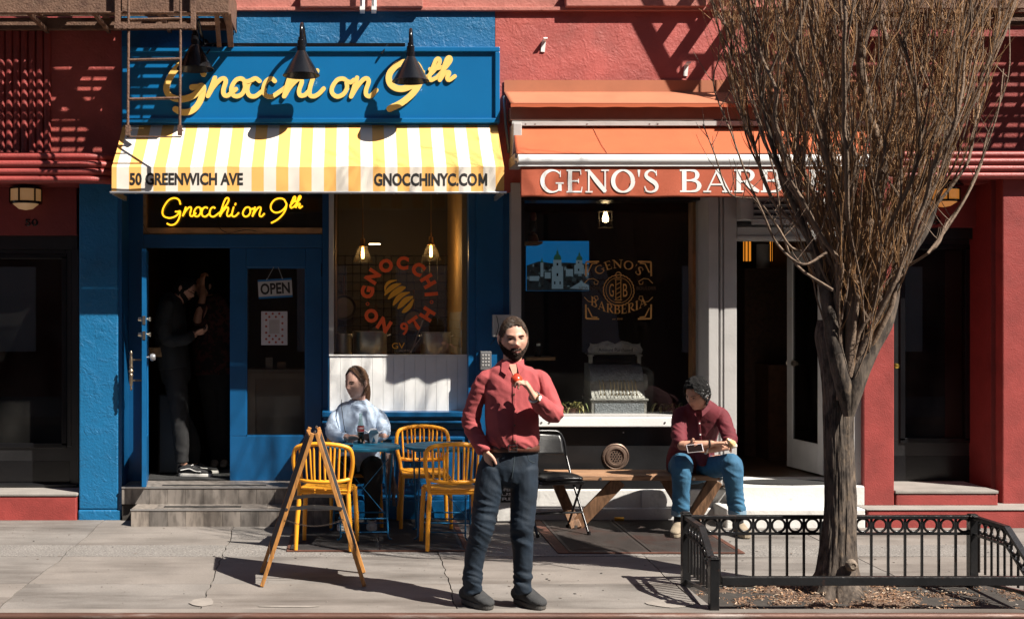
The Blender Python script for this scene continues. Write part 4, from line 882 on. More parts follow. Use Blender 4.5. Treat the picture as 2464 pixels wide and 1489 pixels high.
for sx in (-1, 1):
    for sy in (-1, 1):
        q = lambda x, y: (cx+sx*x*k, cz+sy*y*k)
        ribbon(m, [q(290, 60), q(255, 95), q(215, 100), q(172, 75), q(180, 50), q(205, 52), q(208, 72)][::1], yg, yg, w=6*k, n_end=3)
        ribbon(m, [q(278, 120), q(276, 240)], yg, yg, w=14*k, n_end=0); ribbon(m, [q(276, 240), q(165, 244)], yg-.0004, yg-.0004, w=14*k, n_end=0); ribbon(m, [q(262, 150), q(225, 225), q(180, 230)], yg-.0008, yg-.0008, w=10*k, n_end=0)
m.build('corner_scroll', GOLD, ge)
DIM = M('dim_print', (.12, .07, .035), .5)
for b, x0_, x1_, y0_, y1_, mm in (('NEW YORK', 672, 858, 976, 948, DIM), ('BOULDER', 1162, 1328, 976, 948, DIM), ('est. 2010', 955, 1042, 1230, 1216, GOLD)): text_fit('lettering', b, mm, ge, gp(x0_, 0)[0], gp(x1_, 0)[0], gp(0, y0_)[1], gp(0, y1_)[1], yg, 0, 0)
# ================================================================ fire escapes
def fire_escape(label, x0, x1, yfr, zb, stairs, ladder=None):
    t = thing('fire_escape', label, 'fire escape', ((x0+x1)/2, 0, zb), group='fire escapes over the shops')
    m = MB(); h = .26
    m.box(x0, x1, yfr-.012, yfr, zb, zb+h); m.box(x0, x1, yfr-.05, yfr-.0125, zb, zb+.012); m.build('front_beam', RUST, t, bevel=.003)
    m = MB(); m.box(x0, x1, -.10, -.04, zb+.02, zb+.12); m.build('rear_beam', RUST, t, bevel=.003)
    for x in (x0, x1-.012): box('side_beam', RUST, t, x, x+.012, yfr+.001, -.03, zb, zb+h)
    y = yfr+.03
    while y < -.12:
        box('floor_slat', RUST, t, x0+.013, x1-.013, y, y+.027, zb+.13, zb+.142); y += .0495
    n = max(2, int((x1-x0)/.55))
    for k in range(n+1):
        x = x0+.05+(x1-x0-.1)*k/n; m = MB(); m.bar((x, yfr+.005, zb+.06), (x, -.05, zb+.125), .04, .012); m.bar((x, yfr+.06, zb+.03), (x, -.0, zb-.10 if zb > 9 else zb+.02), .03, .03); m.build('floor_joist', RUST, t)
    for x in (x0+.05, (x0+x1)/2, x1-.05):
        m = MB(); m.bar((x, yfr+.04, zb+.05), (x, .02, zb-.0+.0), .05, .012); m.build('bracket', RUST, t)
    # railing
    m = MB(); k = 0; x = x0
    while x <= x1+.001: m.bar((x, yfr+.01, zb+h), (x, yfr+.01, zb+1.0), .014); x += .14; k += 1
    m.build('balusters', RUST, t)
    for zz in (.62, 1.0): box('rail', RUST, t, x0, x1, yfr-.005, yfr+.02, zb+zz, zb+zz+.03)
    for (xa, za, xb, zb2) in stairs:
        for yy in (-.18, -.62): m = MB(); m.bar((xa, yy, za), (xb, yy, zb2), .012, .15); m.build('stair_stringer', RUST, t)
        L_ = int(abs(zb2-za)/.22)
        for q in range(1, L_):
            u = q/L_; box('stair_tread', RUST, t, xa+(xb-xa)*u-.06, xa+(xb-xa)*u+.06, -.61, -.19, za+(zb2-za)*u-.008, za+(zb2-za)*u+.008)
        m = MB(); m.bar((xa, -.62, za+.85), (xb, -.62, zb2+.85), .03, .03); m.build('stair_rail', RUST, t)
    return t
yfr = -.70; zb = Z(35, yfr)
fe1 = fire_escape('rusty fire escape platform above the left entrance, drop ladder at its end', -6.0, X(551, yfr), yfr, zb, [(X(490, -.4), 4.55, X(-150, -.4), 6.9)])
m = MB(); m.bar((X(548, yfr), yfr+.03, zb+.02), (X(556, -.05), -.03, zb-.16), .05, .016); m.bar((X(520, yfr), yfr+.03, zb+.02), (X(528, -.05), -.03, zb-.16), .04, .016); m.build('end_strut', RUST, fe1)
fe2 = fire_escape('rusty fire escape platform high on the right behind the bare tree', X(1950, yfr), 9.0, yfr, Z(24, yfr), [(X(1925, -.4), 4.62, X(1590, -.4), 6.9), (X(2330, -.4), 4.6, X(2750, -.4), 6.9)])
# drop ladder with its guide frame
ld = thing('drop_ladder', 'rusty drop ladder hanging from the fire escape in front of the blue sign', 'ladder', (X(375, -.78), -.78, 3.3))
yl_ = -.78
m = MB(); 
for px in (309, 434): m.tube([W(px+1, -60, yl_), W(px, 120, yl_), W(px-1.5, 318, yl_)], .0115, 8)
m.build('side_rail', RUST, ld, smooth=50)
for py in (48, 145, 239): m = MB(); m.tube([W(309, py, yl_), W(434, py-3, yl_)], .011, 8); m.build('rung', RUST, ld, smooth=50)
m = MB(); m.tube([W(306, 312, yl_), W(306, 329, yl_), W(436, 330, yl_), W(438, 312, yl_)], .006, 6)
for px in (309, 434): m.box(X(px-6, yl_), X(px+4, yl_), yl_-.018, yl_+.018, Z(326, yl_), Z(302, yl_)); m.tube([W(px-8, 314, yl_), W(px+8, 314, yl_)], .006, 6)
m.build('foot', RUST, ld, smooth=40)
m = MB(); yg_ = -.76
for px in (284, 466): m.box(X(px-7, yg_), X(px+6, yg_), yg_-.02, yg_+.005, Z(73, yg_), 4.9)
m.box(X(276, yg_), X(472, yg_), yg_-.035, yg_-.021, Z(72, yg_), Z(60, yg_)); m.build('guide_frame', RUST, ld, bevel=.004)
m = MB()
for px, py in ((284, 67), (300, 67), (312, 67), (448, 67), (466, 67)): m.lathe([(.014, -.014), (.010, -.006), (.016, 0)], W(px, py, yg_-.036), 8, 'Y')
m.build('bolt', RUST, ld, smooth=40)
# ================================================================ cellar doors in the pavement
def hatch(label, xa, xb, ya, yb, seams, mat, frame):
    t = thing('cellar_door', label, 'cellar door', ((xa+xb)/2, (ya+yb)/2, 0), group='steel cellar doors in the pavement')
    xs = [xa]+seams+[xb]
    for i in range(len(xs)-1):
        lf = box('leaf', mat, t, xs[i]+.006, xs[i+1]-.006, yb+.01, ya, .0035, .009, .002)
        m = MB(); y = yb+.06
        while y < ya-.03:
            m.box(xs[i]+.03, xs[i+1]-.03, y, y+.012, .0092, .0112); y += .034
        o = m.build('tread_bars', mat, lf); o['kind'] = 'stuff'
    for q in ((xa-frame, xa, yb, ya), (xb, xb+.04, yb, ya), (xa-frame, xb+.04, yb-.03, yb-.001)): box('frame', M('rust_frame', (.11, .045, .03), .7, metal=.2, var=.3, vs=9, bump=.3), t, *q, .002, .008)
    return t
hatch('dark ribbed steel cellar door under the blue tables', -.49, .86, -.02, -1.42, [.2], HATCHD, .02)
hatch('rusty steel cellar door under the wooden bench', 1.64, 2.93, -.05, -1.50, [2.262], HATCH, .09)

# ================================================================ bistro tables and yellow chairs
BT = M('table_blue_enamel', (.008, .125, .22), .55, spec=.3, var=.08, vs=5, dirt=('#2b5d7c', 6, .6, .8, .4)); BTR = M('table_rod_blue', (.006, .12, .27), .4)
def make_table():
    t = thing('bistro_table', 'round blue metal bistro table holding a soda bottle and a takeout box', 'table', (0, 0, 0), group='blue folding bistro tables')
    m = MB(); m.lathe([(.0, .725), (.298, .725), (.306, .718), (.310, .728), (.307, .738), (.295, .741), (0, .741)], n=48, capb=False, capt=False); m.build('table_top', BT, t, smooth=40)
    for s, yt, yb in ((-1, .17, -.17), (1, -.17, .30)):
        w = .19 if s < 0 else .225
        m = MB(); m.tube([Vector(p) for p in [(-w, yt, .715), (-w, yb, .025), (-w-.012, yb-.01*s, .006), (-w-.03, yb-.01*s, .004)]], .0075, 8); m.tube([Vector(p) for p in [(w, yt, .715), (w, yb, .025), (w+.012, yb-.01*s, .006), (w+.03, yb-.01*s, .004)]], .0075, 8)
        m.tube([(-w, yt, .712), (w, yt, .712)], .0075, 8); k = .16; u = (k-.025)/(.715-.025); m.tube([(-w, yb+(yt-yb)*u, k), (w, yb+(yt-yb)*u, k)], .0065, 8); m.tube([(-w, yb+(yt-yb)*.05, .06), (w, yb+(yt-yb)*.05, .06)], .006, 8); m.build('leg_frame', BTR, t, smooth=50)
    m = MB(); m.bar((-.2, -.09, .64), (.2, -.06, .16), .022, .005); m.bar((.2, -.085, .64), (-.2, -.055, .16), .022, .005); m.build('cross_brace', BTR, t)
    return t
tb = make_table(); T1 = Vector((.078, -.86, .01)); T2 = Vector((.723, -.86, .01)); tb.location = T1; tb.rotation_euler.z = R(4)
copy_thing(tb, T2, R(-6), 'round blue metal bistro table standing bare between two yellow chairs')

CHY = M('yellow_resin', (.80, .335, .020), .42, var=.04, vs=6, bump=.04, bs=200, dirt=('#a8661a', 8, .62, .8, .3))
def make_chair():
    t = thing('yellow_chair', 'yellow slatted armless chair with its back to the street behind the easel sign', 'chair', (0, 0, 0), group='yellow chairs around the bistro tables')
    # faces -Y, back at +Y
    for sx in (-1, 1):
        m = MB(); m.tube([(sx*.195, -.185, .435), (sx*.208, -.200, .2), (sx*.213, -.205, 0)], [.019, .018, .0155], 14); m.build('leg', CHY, t, smooth=50)
        m = MB(); m.tube([(sx*.188, .168, .43), (sx*.205, .198, .2), (sx*.212, .21, 0)], [.019, .018, .0155], 14); m.build('leg', CHY, t, smooth=50)
    m = MB()
    def seat(u, v):
        x = (u-.5)*(.39+.02*v); y = -.2+.385*v; z = .452-.012*math.sin(math.pi*u)*math.sin(math.pi*v)-.01*(1-v)**4+.004*v
        return (x, y, z)
    m.grid(seat, 20, 16); m.build('seat', CHY, t, smooth=50, solid=.014)
    m = MB(); fr = [(-.19, -.19, .438), (.19, -.19, .438), (.186, .17, .438), (-.186, .17, .438)]; m.tube([Vector(p) for p in fr], .017, 10, closed=True); m.build('seat_frame', CHY, t, smooth=50)
    hp = [(-.188, .168, .43), (-.200, .178, .52), (-.222, .200, .62), (-.228, .214, .70), (-.212, .228, .772), (-.165, .246, .80), (-.08, .262, .815), (0, .268, .819)]
    hp = hp+[(-x, y, z) for x, y, z in hp[-2::-1]]; pts = [Vector(p) for p in cr(hp, 5)]
    m = MB(); m.tube(pts, .0165, 14); m.build('back_frame', CHY, t, smooth=50)
    lo = [(-.206, .184, .545), (-.12, .226, .53), (0, .242, .527), (.12, .226, .53), (.206, .184, .545)]; lp = [Vector(p) for p in cr(lo, 6)]
    m = MB(); m.tube(lp, .016, 12); m.build('back_rail', CHY, t, smooth=50)
    for k in range(10):
        u = (k+.9)/10.8; xb = -.2+.4*u; xt = xb*1.06
        def near(P_, x): return min(P_, key=lambda q: abs(q.x-x)+(0 if q.z > .5 else 1))
        b = near(lp, xb*.95); a = min([q for q in pts if q.z > .73], key=lambda q: abs(q.x-xt)); m = MB(); m.tube([b, (a+b)/2+Vector((0, .008, 0)), a], .0085, 8); m.build('back_slat', CHY, t, smooth=50)
    return t
ch = make_chair(); ch.location = (-.205, -1.245, .01); ch.rotation_euler.z = R(180-7)
copy_thing(ch, (.765, -1.255, .01), R(183), 'yellow slatted chair with its back to the street beside the standing man')
copy_thing(ch, (.61, -.30, .01), R(1), 'yellow slatted chair facing the street against the blue base wall')
copy_thing(ch, (.02, -.26, .01), R(2), 'yellow chair under the seated woman in light blue')

# ================================================================ things on the table
def onT(px, py, z=.741+.01):     # a point of the photo on the table's plane
    s = (py-PYC)/(CAMZ-z); return Vector(((px-PXC)/s, FPX/s-CAMD, z))
bt = thing('soda_bottle', 'cola bottle with red label standing on the blue table', 'bottle', onT(868, 1066))
b = bt.location; k = 1.0
bp = [(.0, 0), (.027, .001), (.029, .008), (.0275, .03), (.026, .06), (.0285, .085), (.0295, .105), (.0285, .125), (.024, .15), (.016, .185), (.0128, .21), (.0125, .228)]
m = MB(); m.lathe(bp+[(.0145, .229), (.0145, .245), (.0125, .248)], b, 24, capt=False, capb=False); m.build('glass', glass_mat('bottle_glass', (.72, .80, .76), 1, .02, 0), bt, smooth=50)
m = MB(); m.lathe([(max(0, r-.0018), z+.001) for r, z in bp[:7]]+[(.0, .106)], b, 24, capt=False, capb=False); m.build('cola', M('cola', (.006, .003, .002), .15), bt, smooth=50)
m = MB(); m.lathe([(.0302, .098), (.0304, .106), (.0302, .126), (.0282, .142)], b, 24, capt=False, capb=False); m.build('label', M('label_red', (.45, .015, .012), .45), bt, smooth=50)
me = text_mesh('Coca-Cola', .0125, .0002); co = np.empty(len(me.vertices)*3); me.vertices.foreach_get('co', co); co = co.reshape(-1, 3); a = (co[:, 0])/.031
me.vertices.foreach_set('co', np.stack([b.x+.0312*np.sin(a), b.y-.0312*np.cos(a), b.z+.114+co[:, 1]+co[:, 0]*.12], 1).ravel()); me.materials.append(WPRINT); link('lettering', me, bt)
m = MB(); m.lathe([(.0304, .1265), (.030, .132)], b, 24, capt=False, capb=False); m.lathe([(.0304, .0965), (.0306, .099)], b, 24, capt=False, capb=False); m.build('label_band', WPRINT, bt)
tk = thing('takeout_box', 'open white folded takeout box with red sauced food on the blue table', 'takeout box', onT(899, 1065))
b = tk.location; CARD = M('white_card', (.62, .64, .66), .6, var=.03)
m = MB(); w0, w1, h = .030, .042, .085
cs = [(-1, -1), (1, -1), (1, 1), (-1, 1)]
Bv = [b+Vector((x*w0, y*w0, .001)) for x, y in cs]; Tv = [b+Vector((x*w1, y*w1, h)) for x, y in cs]
m.poly(Bv)
for i in range(4): m.poly([Bv[i], Bv[(i+1) % 4], Tv[(i+1) % 4], Tv[i]])
for i, (dx, dy) in enumerate(((0, -.03), (.05, 0), (0, .03), (-.045, 0))): m.poly([Tv[i], Tv[(i+1) % 4], (Tv[(i+1) % 4]*.8+Tv[i]*.2)+Vector((dx, dy, .028)), (Tv[i]*.8+Tv[(i+1) % 4]*.2)+Vector((dx, dy, .028))])
m.build('carton', CARD, tk, solid=.0015)
m = MB(); m.poly([b+Vector((-.012, -.0332-.003, .01)), b+Vector((.016, -.034-.003, .01)), b+Vector((.0, -.0385-.003, .055))]); m.build('print', M('box_print', (.02, .16, .28), .5), tk)
m = MB()
for k in range(14): c = b+Vector((rnd.uniform(-.025, .025), rnd.uniform(-.025, .025), .075+rnd.uniform(0, .025))); m.lathe([(0, -.011), (.009, -.007), (.012, 0), (.009, .007), (0, .011)], c, 8, capt=False, capb=False)
m.build('food', M('sauced_food', (.32, .075, .035), .4, var=.4, vs=60), tk, smooth=60)
ph = box('phone', BLACKM, None, *[v for v in (onT(814, 1064).x, onT(850, 1064).x)], -.98, -.91, .752, .761, .003); tag(ph, 'black phone lying on the blue table in front of the woman', 'phone')

# ================================================================ folding easel sign seen edge on
WE = M('oak_edge', (.44, .20, .055), .5, var=.2, vs=10, st=(3, 3, .5), wood=.5, bump=.15, bs=60)
CHALK = M('chalkboard', (.02, .022, .025), .8, var=.2)
ef = thing('easel_sign', 'folding wooden sandwich board seen edge on, with chain and metal stays', 'sandwich board', (-.26, -2.4, 0))
yn_, yf_ = -2.64, -2.21; Xn = lambda px: X(px, yn_); zap = Z(1042, yn_)
for s, px in ((-1, 630), (1, 877)):
    top = Vector((Xn(757)+s*.012, 0, zap)); bot = Vector((Xn(px), 0, .0)); sh = -.035 if s < 0 else .0
    for yy, nm in ((yn_, 0), (yf_, 1)):
        o = Vector((sh if nm else 0, yy, 0)); m = MB(); m.bar(bot+o+Vector((0, 0, .004)), top+o, .026, .03, up=(0, 1, 0))
        for q in (-.3, .3): pass
        m.build('leg', WE, ef, bevel=.003)
    d = (top-bot); m = MB()
    p0 = bot+d*.2; q = Vector((s*.004, 0, 0)); pts = [p0+Vector((0, yn_+.016, 0))+q, p0+Vector((sh, yf_-.016, 0))+q, bot+d*.97+Vector((sh, yf_-.016, 0))+q, bot+d*.97+Vector((0, yn_+.016, 0))+q]
    m.prism(pts, (s*.008, 0, 0)); m.build('board', CHALK, ef)
    for u in (.2, .965): m = MB(); p = bot+d*u; m.bar(p+Vector((0, yn_+.016, 0)), p+Vector((sh, yf_-.016, 0)), .024, .04); m.build('cross_rail', WE, ef)
for yy, za, zb2, dy in ((yn_-.012, Z(1224, yn_), Z(1222, yn_), 0), (yf_-.01, Z(1200, yf_), Z(1193, yf_), 0)):
    u = (zap-za)/zap; xa = Xn(757)-.012+(Xn(630)-Xn(757))*u; xb = Xn(757)+.012+(Xn(877)-Xn(757))*u; mid = Vector((xa+(xb-xa)*.5, yy, (za+zb2)/2+.016)); sh = -.03 if yy > yn_ else 0
    m = MB(); m.bar((xa+sh, yy, za), mid+Vector((sh, 0, 0)), .003, .024, up=(0, 0, 1)); m.bar(mid+Vector((sh, -.004, 0)), (xb, yy-.004, zb2), .003, .024)
    for c in ((xa+sh, yy-.004, za), mid+Vector((sh, -.008, 0)), (xb, yy-.008, zb2)): m.lathe([(.010, -.003), (.010, .003)], c, 10, 'Y')
    m.build('folding_stay', STEEL, ef)
m = MB(); n = 34; a = Vector((Xn(686), yn_-.016, Z(1248, yn_))); b = Vector((Xn(826), yn_-.016, Z(1248, yn_)))
for k in range(n):
    u = (k+.5)/n; p = a.lerp(b, u); p.z -= .045*4*u*(1-u); ax = (b-a).normalized(); pts = []
    for q in range(8):
        t_ = 2*math.pi*q/8; e = Vector((0, 0, 1)) if k % 2 else Vector((0, 1, 0)); pts.append(p+ax*.0085*math.cos(t_)+e*.0045*math.sin(t_))
    m.tube(pts, .0014, 5, closed=True)
o = m.build('chain', M('dark_chain', (.10, .08, .07), .4, metal=.8), ef, smooth=60)
m = MB(); 
for yy in (yn_+.02, yf_-.06): m.tube([(Xn(757), yy, zap+.006), (Xn(757), yy+.04, zap+.006)], .008, 8)
m.build('hinge', STEEL, ef)

# ================================================================ black folding chair
fc = thing('folding_chair', 'black padded metal folding chair half hidden behind the standing man', 'chair', (1.6, -.75, 0))
FCM = M('folding_chair_tube', (.012, .012, .013), .25, metal=.3); VIN = M('black_vinyl', (.012, .012, .013), .3, var=.2, bump=.15, bs=140)
ax = R(14); O = Vector((1.67, -.685, .009))
def fc_(x, y, z): return O+Vector((x*math.cos(ax)-y*math.sin(ax), x*math.sin(ax)+y*math.cos(ax), z))   # faces -y
for s in (-1, 1):
    m = MB(); m.tube([fc_(s*.205, .235, .60), fc_(s*.21, .16, .46), fc_(s*.225, -.17, .0)], .011, 10); m.lathe([(.015, 0), (.015, .03)], fc_(s*.225, -.17, 0), 10); m.build('front_leg', FCM, fc, smooth=50)
    m = MB(); m.tube([fc_(s*.19, -.12, .435), fc_(s*.195, .03, .24), fc_(s*.2, .2, .0)], .010, 10); m.lathe([(.014, 0), (.014, .03)], fc_(s*.2, .2, 0), 10); m.build('rear_leg', FCM, fc, smooth=50)
m = MB(); m.tube([fc_(*p) for p in cr([(-.205, .235, .60), (-.20, .27, .72), (-.165, .295, .795), (-.09, .302, .81), (.09, .302, .81), (.165, .295, .795), (.20, .27, .72), (.205, .235, .60)], 5)], .011, 10); m.build('back_hoop', FCM, fc, smooth=50)
m = MB(); m.grid(lambda u, v: fc_((u-.5)*.37*(1-.15*max(0, v-.6)), .245+.06*v+.03*math.sin(math.pi*u)-.012, .615+.175*v-.03*max(0, v-.7)*abs(u-.5)*4), 18, 10); m.build('backrest', VIN, fc, smooth=50, solid=.022)
m = MB(); m.grid(lambda u, v: fc_((u-.5)*.39*(1-.3*max(0, .5-v)**2*2), -.18+.36*v, .462+.022*math.sin(math.pi*u)**.5*math.sin(math.pi*v)**.5), 22, 18); m.build('seat_pad', VIN, fc, smooth=60, solid=.02)
m = MB(); m.prism([fc_(x, y, .415) for x, y in ((-.19, -.175), (.19, -.175), (.195, .17), (-.195, .17))], (0, 0, .035)); m.build('seat_pan', FCM, fc, bevel=.01)
m = MB(); m.tube([fc_(-.198, .09, .15), fc_(.198, .09, .15)], .008, 8); m.tube([fc_(-.218, -.06, .17), fc_(.218, -.06, .17)], .008, 8); m.build('stretcher', FCM, fc)

# ================================================================ slatted bench
BW = M('weathered_pine', (.36, .20, .11), .6, var=.25, vs=7, st=(.35, 3, 3), wood=.5, bump=.25, bs=60, dirt=('#5a3a24', 5, .5, .75, .5)); BL = M('bench_leg_timber', (.20, .105, .055), .6, var=.25, vs=9, st=(2, 2, .4), wood=.6, bump=.25, bs=60)
be = thing('slatted_bench', 'weathered wooden slatted bench with crossed plank legs below the barber window', 'bench', (2.4, -.4, 0))
zt, yA, yB = .468, -.60, -.20
ns = 5
for k in range(ns):
    y0 = yA+(yB-yA)*k/ns; u = k/ns; xa = X(1345, -.6)-.06*u-.02; xb = X(1738, -.6)+.012*u
    box('slat', BW, be, xa, xb, y0+.004, y0+(yB-yA)/ns-.008, zt-.042, zt+rnd.uniform(-.002, .002), .006)
def plank(p, q, w=.10, t=.035, y=0): m = MB(); m.bar(Vector(p), Vector(q), t, w, up=(0, 0, 1)) if False else m.bar(Vector(p), Vector(q), w, t, up=(1, 0, 0) if abs(q[0]-p[0]) < .1 else (0, 1, 0)); m.build('leg_plank', BL, be, bevel=.004)
gl = lambda px, Y: X(px, Y)
plank((gl(1490, -.5), -.52, zt-.051), (gl(1388, -.5), -.46, .03), .11, .04); plank((gl(1340, -.3), -.30, zt-.10), (gl(1385, -.45), -.50, .01), .09, .04)
plank((gl(1722, -.5), -.50, zt-.051), (gl(1660, -.5), -.44, .01), .12, .04); plank((gl(1600, -.3), -.28, zt-.051), (gl(1672, -.4), -.40, .01), .10, .04)
m = MB()
for px in (1333, 1445, 1670, 1775-40): m.lathe([(.012, -.005), (.012, .002)], (X(px, -.6), -.598, zt-.025), 10, 'Y')
m.lathe([(.015, -.006), (.015, .002)], (X(1384, -.5), -.53, .03), 10, 'Y'); m.build('bolt', STEEL, be)
cn = MB(); c = W(1487, 1250, -.1); cn.lathe([(.0, 0), (.018, .0), (.02, .004), (.02, .075), (.018, .08), (0, .08)], (c.x-.03, -.1, .02), 16, 'X'); tag(cn.build('tin_can', M('gold_tin', (.65, .36, .06), .3, metal=.9), smooth=40), 'small gold tin lying on the cellar door against the white base', 'can')
m = MB(); v = W(1482, 1098, -.012); m.lathe([(.118, 0), (.118, -.008), (.108, -.014), (.104, -.010), (.092, -.012), (.086, -.02), (.070, -.022), (.066, -.012), (0, -.012)], (v.x, -.001, v.z), 40, 'Y', False, False); vt = thing('round_vent', 'round rusty brass vent grille set in the black panel above the bench', 'vent', (v.x, 0, v.z)); m.build('rim', M('vent_bronze', (.19, .13, .10), .5, metal=.6, var=.25, vs=20, dirt=('#3a1f14', 14, .5, .75, .6)), vt, smooth=35)
m = MB()
for r_, n_ in ((.0, 1), (.022, 6), (.043, 12)):
    for k in range(n_): a = 2*math.pi*k/n_; m.lathe([(.0068, -.0145), (.0068, -.013)], (v.x+r_*math.cos(a), 0, v.z+r_*math.sin(a)), 8, 'Y')
m.build('grille_holes', BLACKM, vt)

# ================================================================ entrance lamps
def wall_lamp(px, py0, py1, label, glow):
    Y = .13; c = W(px, py1, Y); h = Z(py0, Y)-c.z; r = 37/S(Y)
    t = thing('ceiling_lamp', label, 'lamp', (c.x, Y, c.z), group='drum lamps over the entrances')
    gm = M('milk_glass', (.55, .46, .36), .4, var=.08, emit='#ffb560' if glow < 1 else '#ff9a20', es=.10*glow)
    m = MB(); m.lathe([(0, 0), (r*.45, .012), (r*.86, h*.27)], c, 28, capb=False, capt=False); m.build('glass_bowl', gm, t, smooth=60)
    m = MB(); m.lathe([(r*.96, h*.34), (r*.96, h*.86)], c, 28, capb=False, capt=False); m.build('glass_drum', gm, t, smooth=60)
    m = MB()
    for a, b in ((.25, .35), (.84, .92)): m.lathe([(r*.9, h*a), (r*1.02, h*a), (r*1.02, h*b), (r*.9, h*b)], c, 28)
    for k in range(6): a = 2*math.pi*k/6+.35; m.bar(c+Vector((r*.99*math.cos(a), r*.99*math.sin(a), h*.3)), c+Vector((r*.99*math.cos(a), r*.99*math.sin(a), h*.9)), .012)
    m.lathe([(r*1.2, h*1.04), (r*1.2, h*1.1)], c, 28); m.lathe([(r*.5, h*.9), (r*.5, h*1.05)], c, 16); m.build('frame', BLACKM, t, smooth=40)
    if glow:
        ld_ = bpy.data.lights.new('lamp_light', 'POINT'); ld_.energy = 1.2*glow; ld_.color = (1, .62, .28); ld_.shadow_soft_size = .05; lo = bpy.data.objects.new('lamp_light', ld_); COL.objects.link(lo); lo.location = (0, 0, h*.6); lo.parent = t
wall_lamp(62, 447, 506, 'milk glass drum lamp under the left ledge above number 50', .6)
wall_lamp(2270, 450, 499, 'glowing orange drum lamp under the right ledge above number 48', 1.6)

# ================================================================ inside the restaurant window
def pend(px, label, d=0):
    Y = .75; c = W(px, 631+d, Y); t = thing('pendant_lamp', label, 'pendant lamp', (c.x, Y, c.z), group='glass cone pendant lamps in the restaurant window')
    k = 1/S(Y); m = MB(); m.lathe([(25*k, 0), (10*k, 38*k)], c, 28, capb=False, capt=False); m.build('glass_shade', glass_mat('amber_glass', (.95, .82, .6), 1, .02, .05), t, smooth=60)
    m = MB(); m.lathe([(10*k, 38*k), (7*k, 42*k), (5.5*k, 44*k), (5.5*k, 56*k), (2*k, 58*k), (2*k, 66*k)], c, 16); m.tube([c+Vector((0, 0, 66*k)), Vector((c.x, Y, 3.1))], .004, 6); m.build('socket', M('brass_dark', (.30, .17, .06), .35, metal=.9), t, smooth=40)
    m = MB(); m.lathe([(0, 8*k), (3.2*k, 10*k), (3.8*k, 18*k), (3*k, 27*k), (2*k, 36*k)], c, 12); m.build('bulb', M('lit_filament', (1, .8, .4), emit='#ffc870', es=14), t, smooth=60)
    ld_ = bpy.data.lights.new('pendant_light', 'POINT'); ld_.energy = 4; ld_.color = (1, .66, .32); ld_.shadow_soft_size = .04; lo = bpy.data.objects.new('pendant_light', ld_); COL.objects.link(lo); lo.location = (0, 0, 20*k); lo.parent = t
pend(873, 'lit glass cone pendant nearer the blue door'); pend(1037, 'lit glass cone pendant nearer the ochre wall', -4)
zc0 = Z(858, .26)
def pot(px, w, ptop, Y, label, name='stock_pot'):
    c = W(px, 850, Y); c.z = zc0+.001; r = w/2/S(Y); h = Z(ptop, Y)-zc0
    t = thing(name, label, 'pot', c, group='steel pots on the window counter'); m = MB(); m.lathe([(r*.96, 0), (r, .01), (r, h-.008), (r*1.03, h-.004), (r*1.03, h), (r*.97, h), (r*.96, h-.02), (r*.95, .01), (0, .01)], c, 36, capt=False); m.build('body', STEEL, t, smooth=40)
    for s in (-1, 1): m = MB(); m.tube([c+Vector((s*r, -.03, h*.82)), c+Vector((s*(r+.03), -.03, h*.86)), c+Vector((s*(r+.035), .03, h*.86)), c+Vector((s*r, .03, h*.82))], .006, 8); m.build('handle', STEEL, t, smooth=50)
pot(890, 82, 797, .52, 'large steel stock pot on the left of the window counter'); pot(1048, 72, 799, .50, 'steel stock pot beside the white tiles on the window counter'); pot(824, 46, 803, .72, 'smaller steel pot in the left corner of the window counter')
bw = thing('glass_bowl', 'shallow glass bowl with utensils in the middle of the window counter', 'bowl', (X(970, .45), .45, zc0)); c = Vector((X(970, .45), .45, zc0+.001)); m = MB(); m.lathe([(.05, 0), (.075, .012), (.085, .055), (.087, .062)], c, 28, capt=False); m.build('bowl', glass_mat('clear_glass', (.9, .9, .9), 1, .05, .12), bw, smooth=60)
m = MB(); m.bar(c+Vector((.07, .0, .03)), W(1018, 770, .5), .02, .004); m.build('spatula', STEEL, bw); m = MB(); m.bar(c+Vector((.06, -.02, .03)), W(1022, 800, .45), .022, .004); m.build('spoon', STEEL, bw)
gr = thing('wire_grid', 'black wire grid panel on the kitchen wall with pans hung from it', 'wire rack', (X(950, 1.85), 1.85, 1.5)); Yg = 1.85
m = MB()
for k in range(16): px = 812+k*18.5; m.tube([W(px, 612, Yg), W(px, 860, Yg)], .004, 5)
for k in range(12): py = 616+k*21; m.tube([W(806, py, Yg-.006), W(1095, py, Yg-.006)], .004, 5)
m.build('grid', BLACKM, gr)
for px, py, r, lab in ((827, 740, 30, 'dark frying pan hanging left of the round window lettering'), (995, 770, 26, 'dark frying pan hanging behind the word 9TH'), (905, 800, 20, 'small frying pan hanging low behind the left stock pot')):
    Y = 1.78; c = W(px, py, Y); t = thing('frying_pan', lab, 'pan', c, group='frying pans on the wire grid'); r = r/S(Y); m = MB(); m.lathe([(0, .0), (r*.8, .0), (r, -.04), (r*1.02, -.04), (r*.84, .012), (0, .012)], c, 28, 'Y', False, False); m.build('pan', M('pan_steel', (.10, .09, .085), .35, metal=.8), t, smooth=40); m = MB(); m.bar(c+Vector((0, -.03, r)), c+Vector((0, -.03, r+.2)), .02, .008); m.build('handle', M('pan_handle', (.25, .14, .05), .35, metal=.9), t)

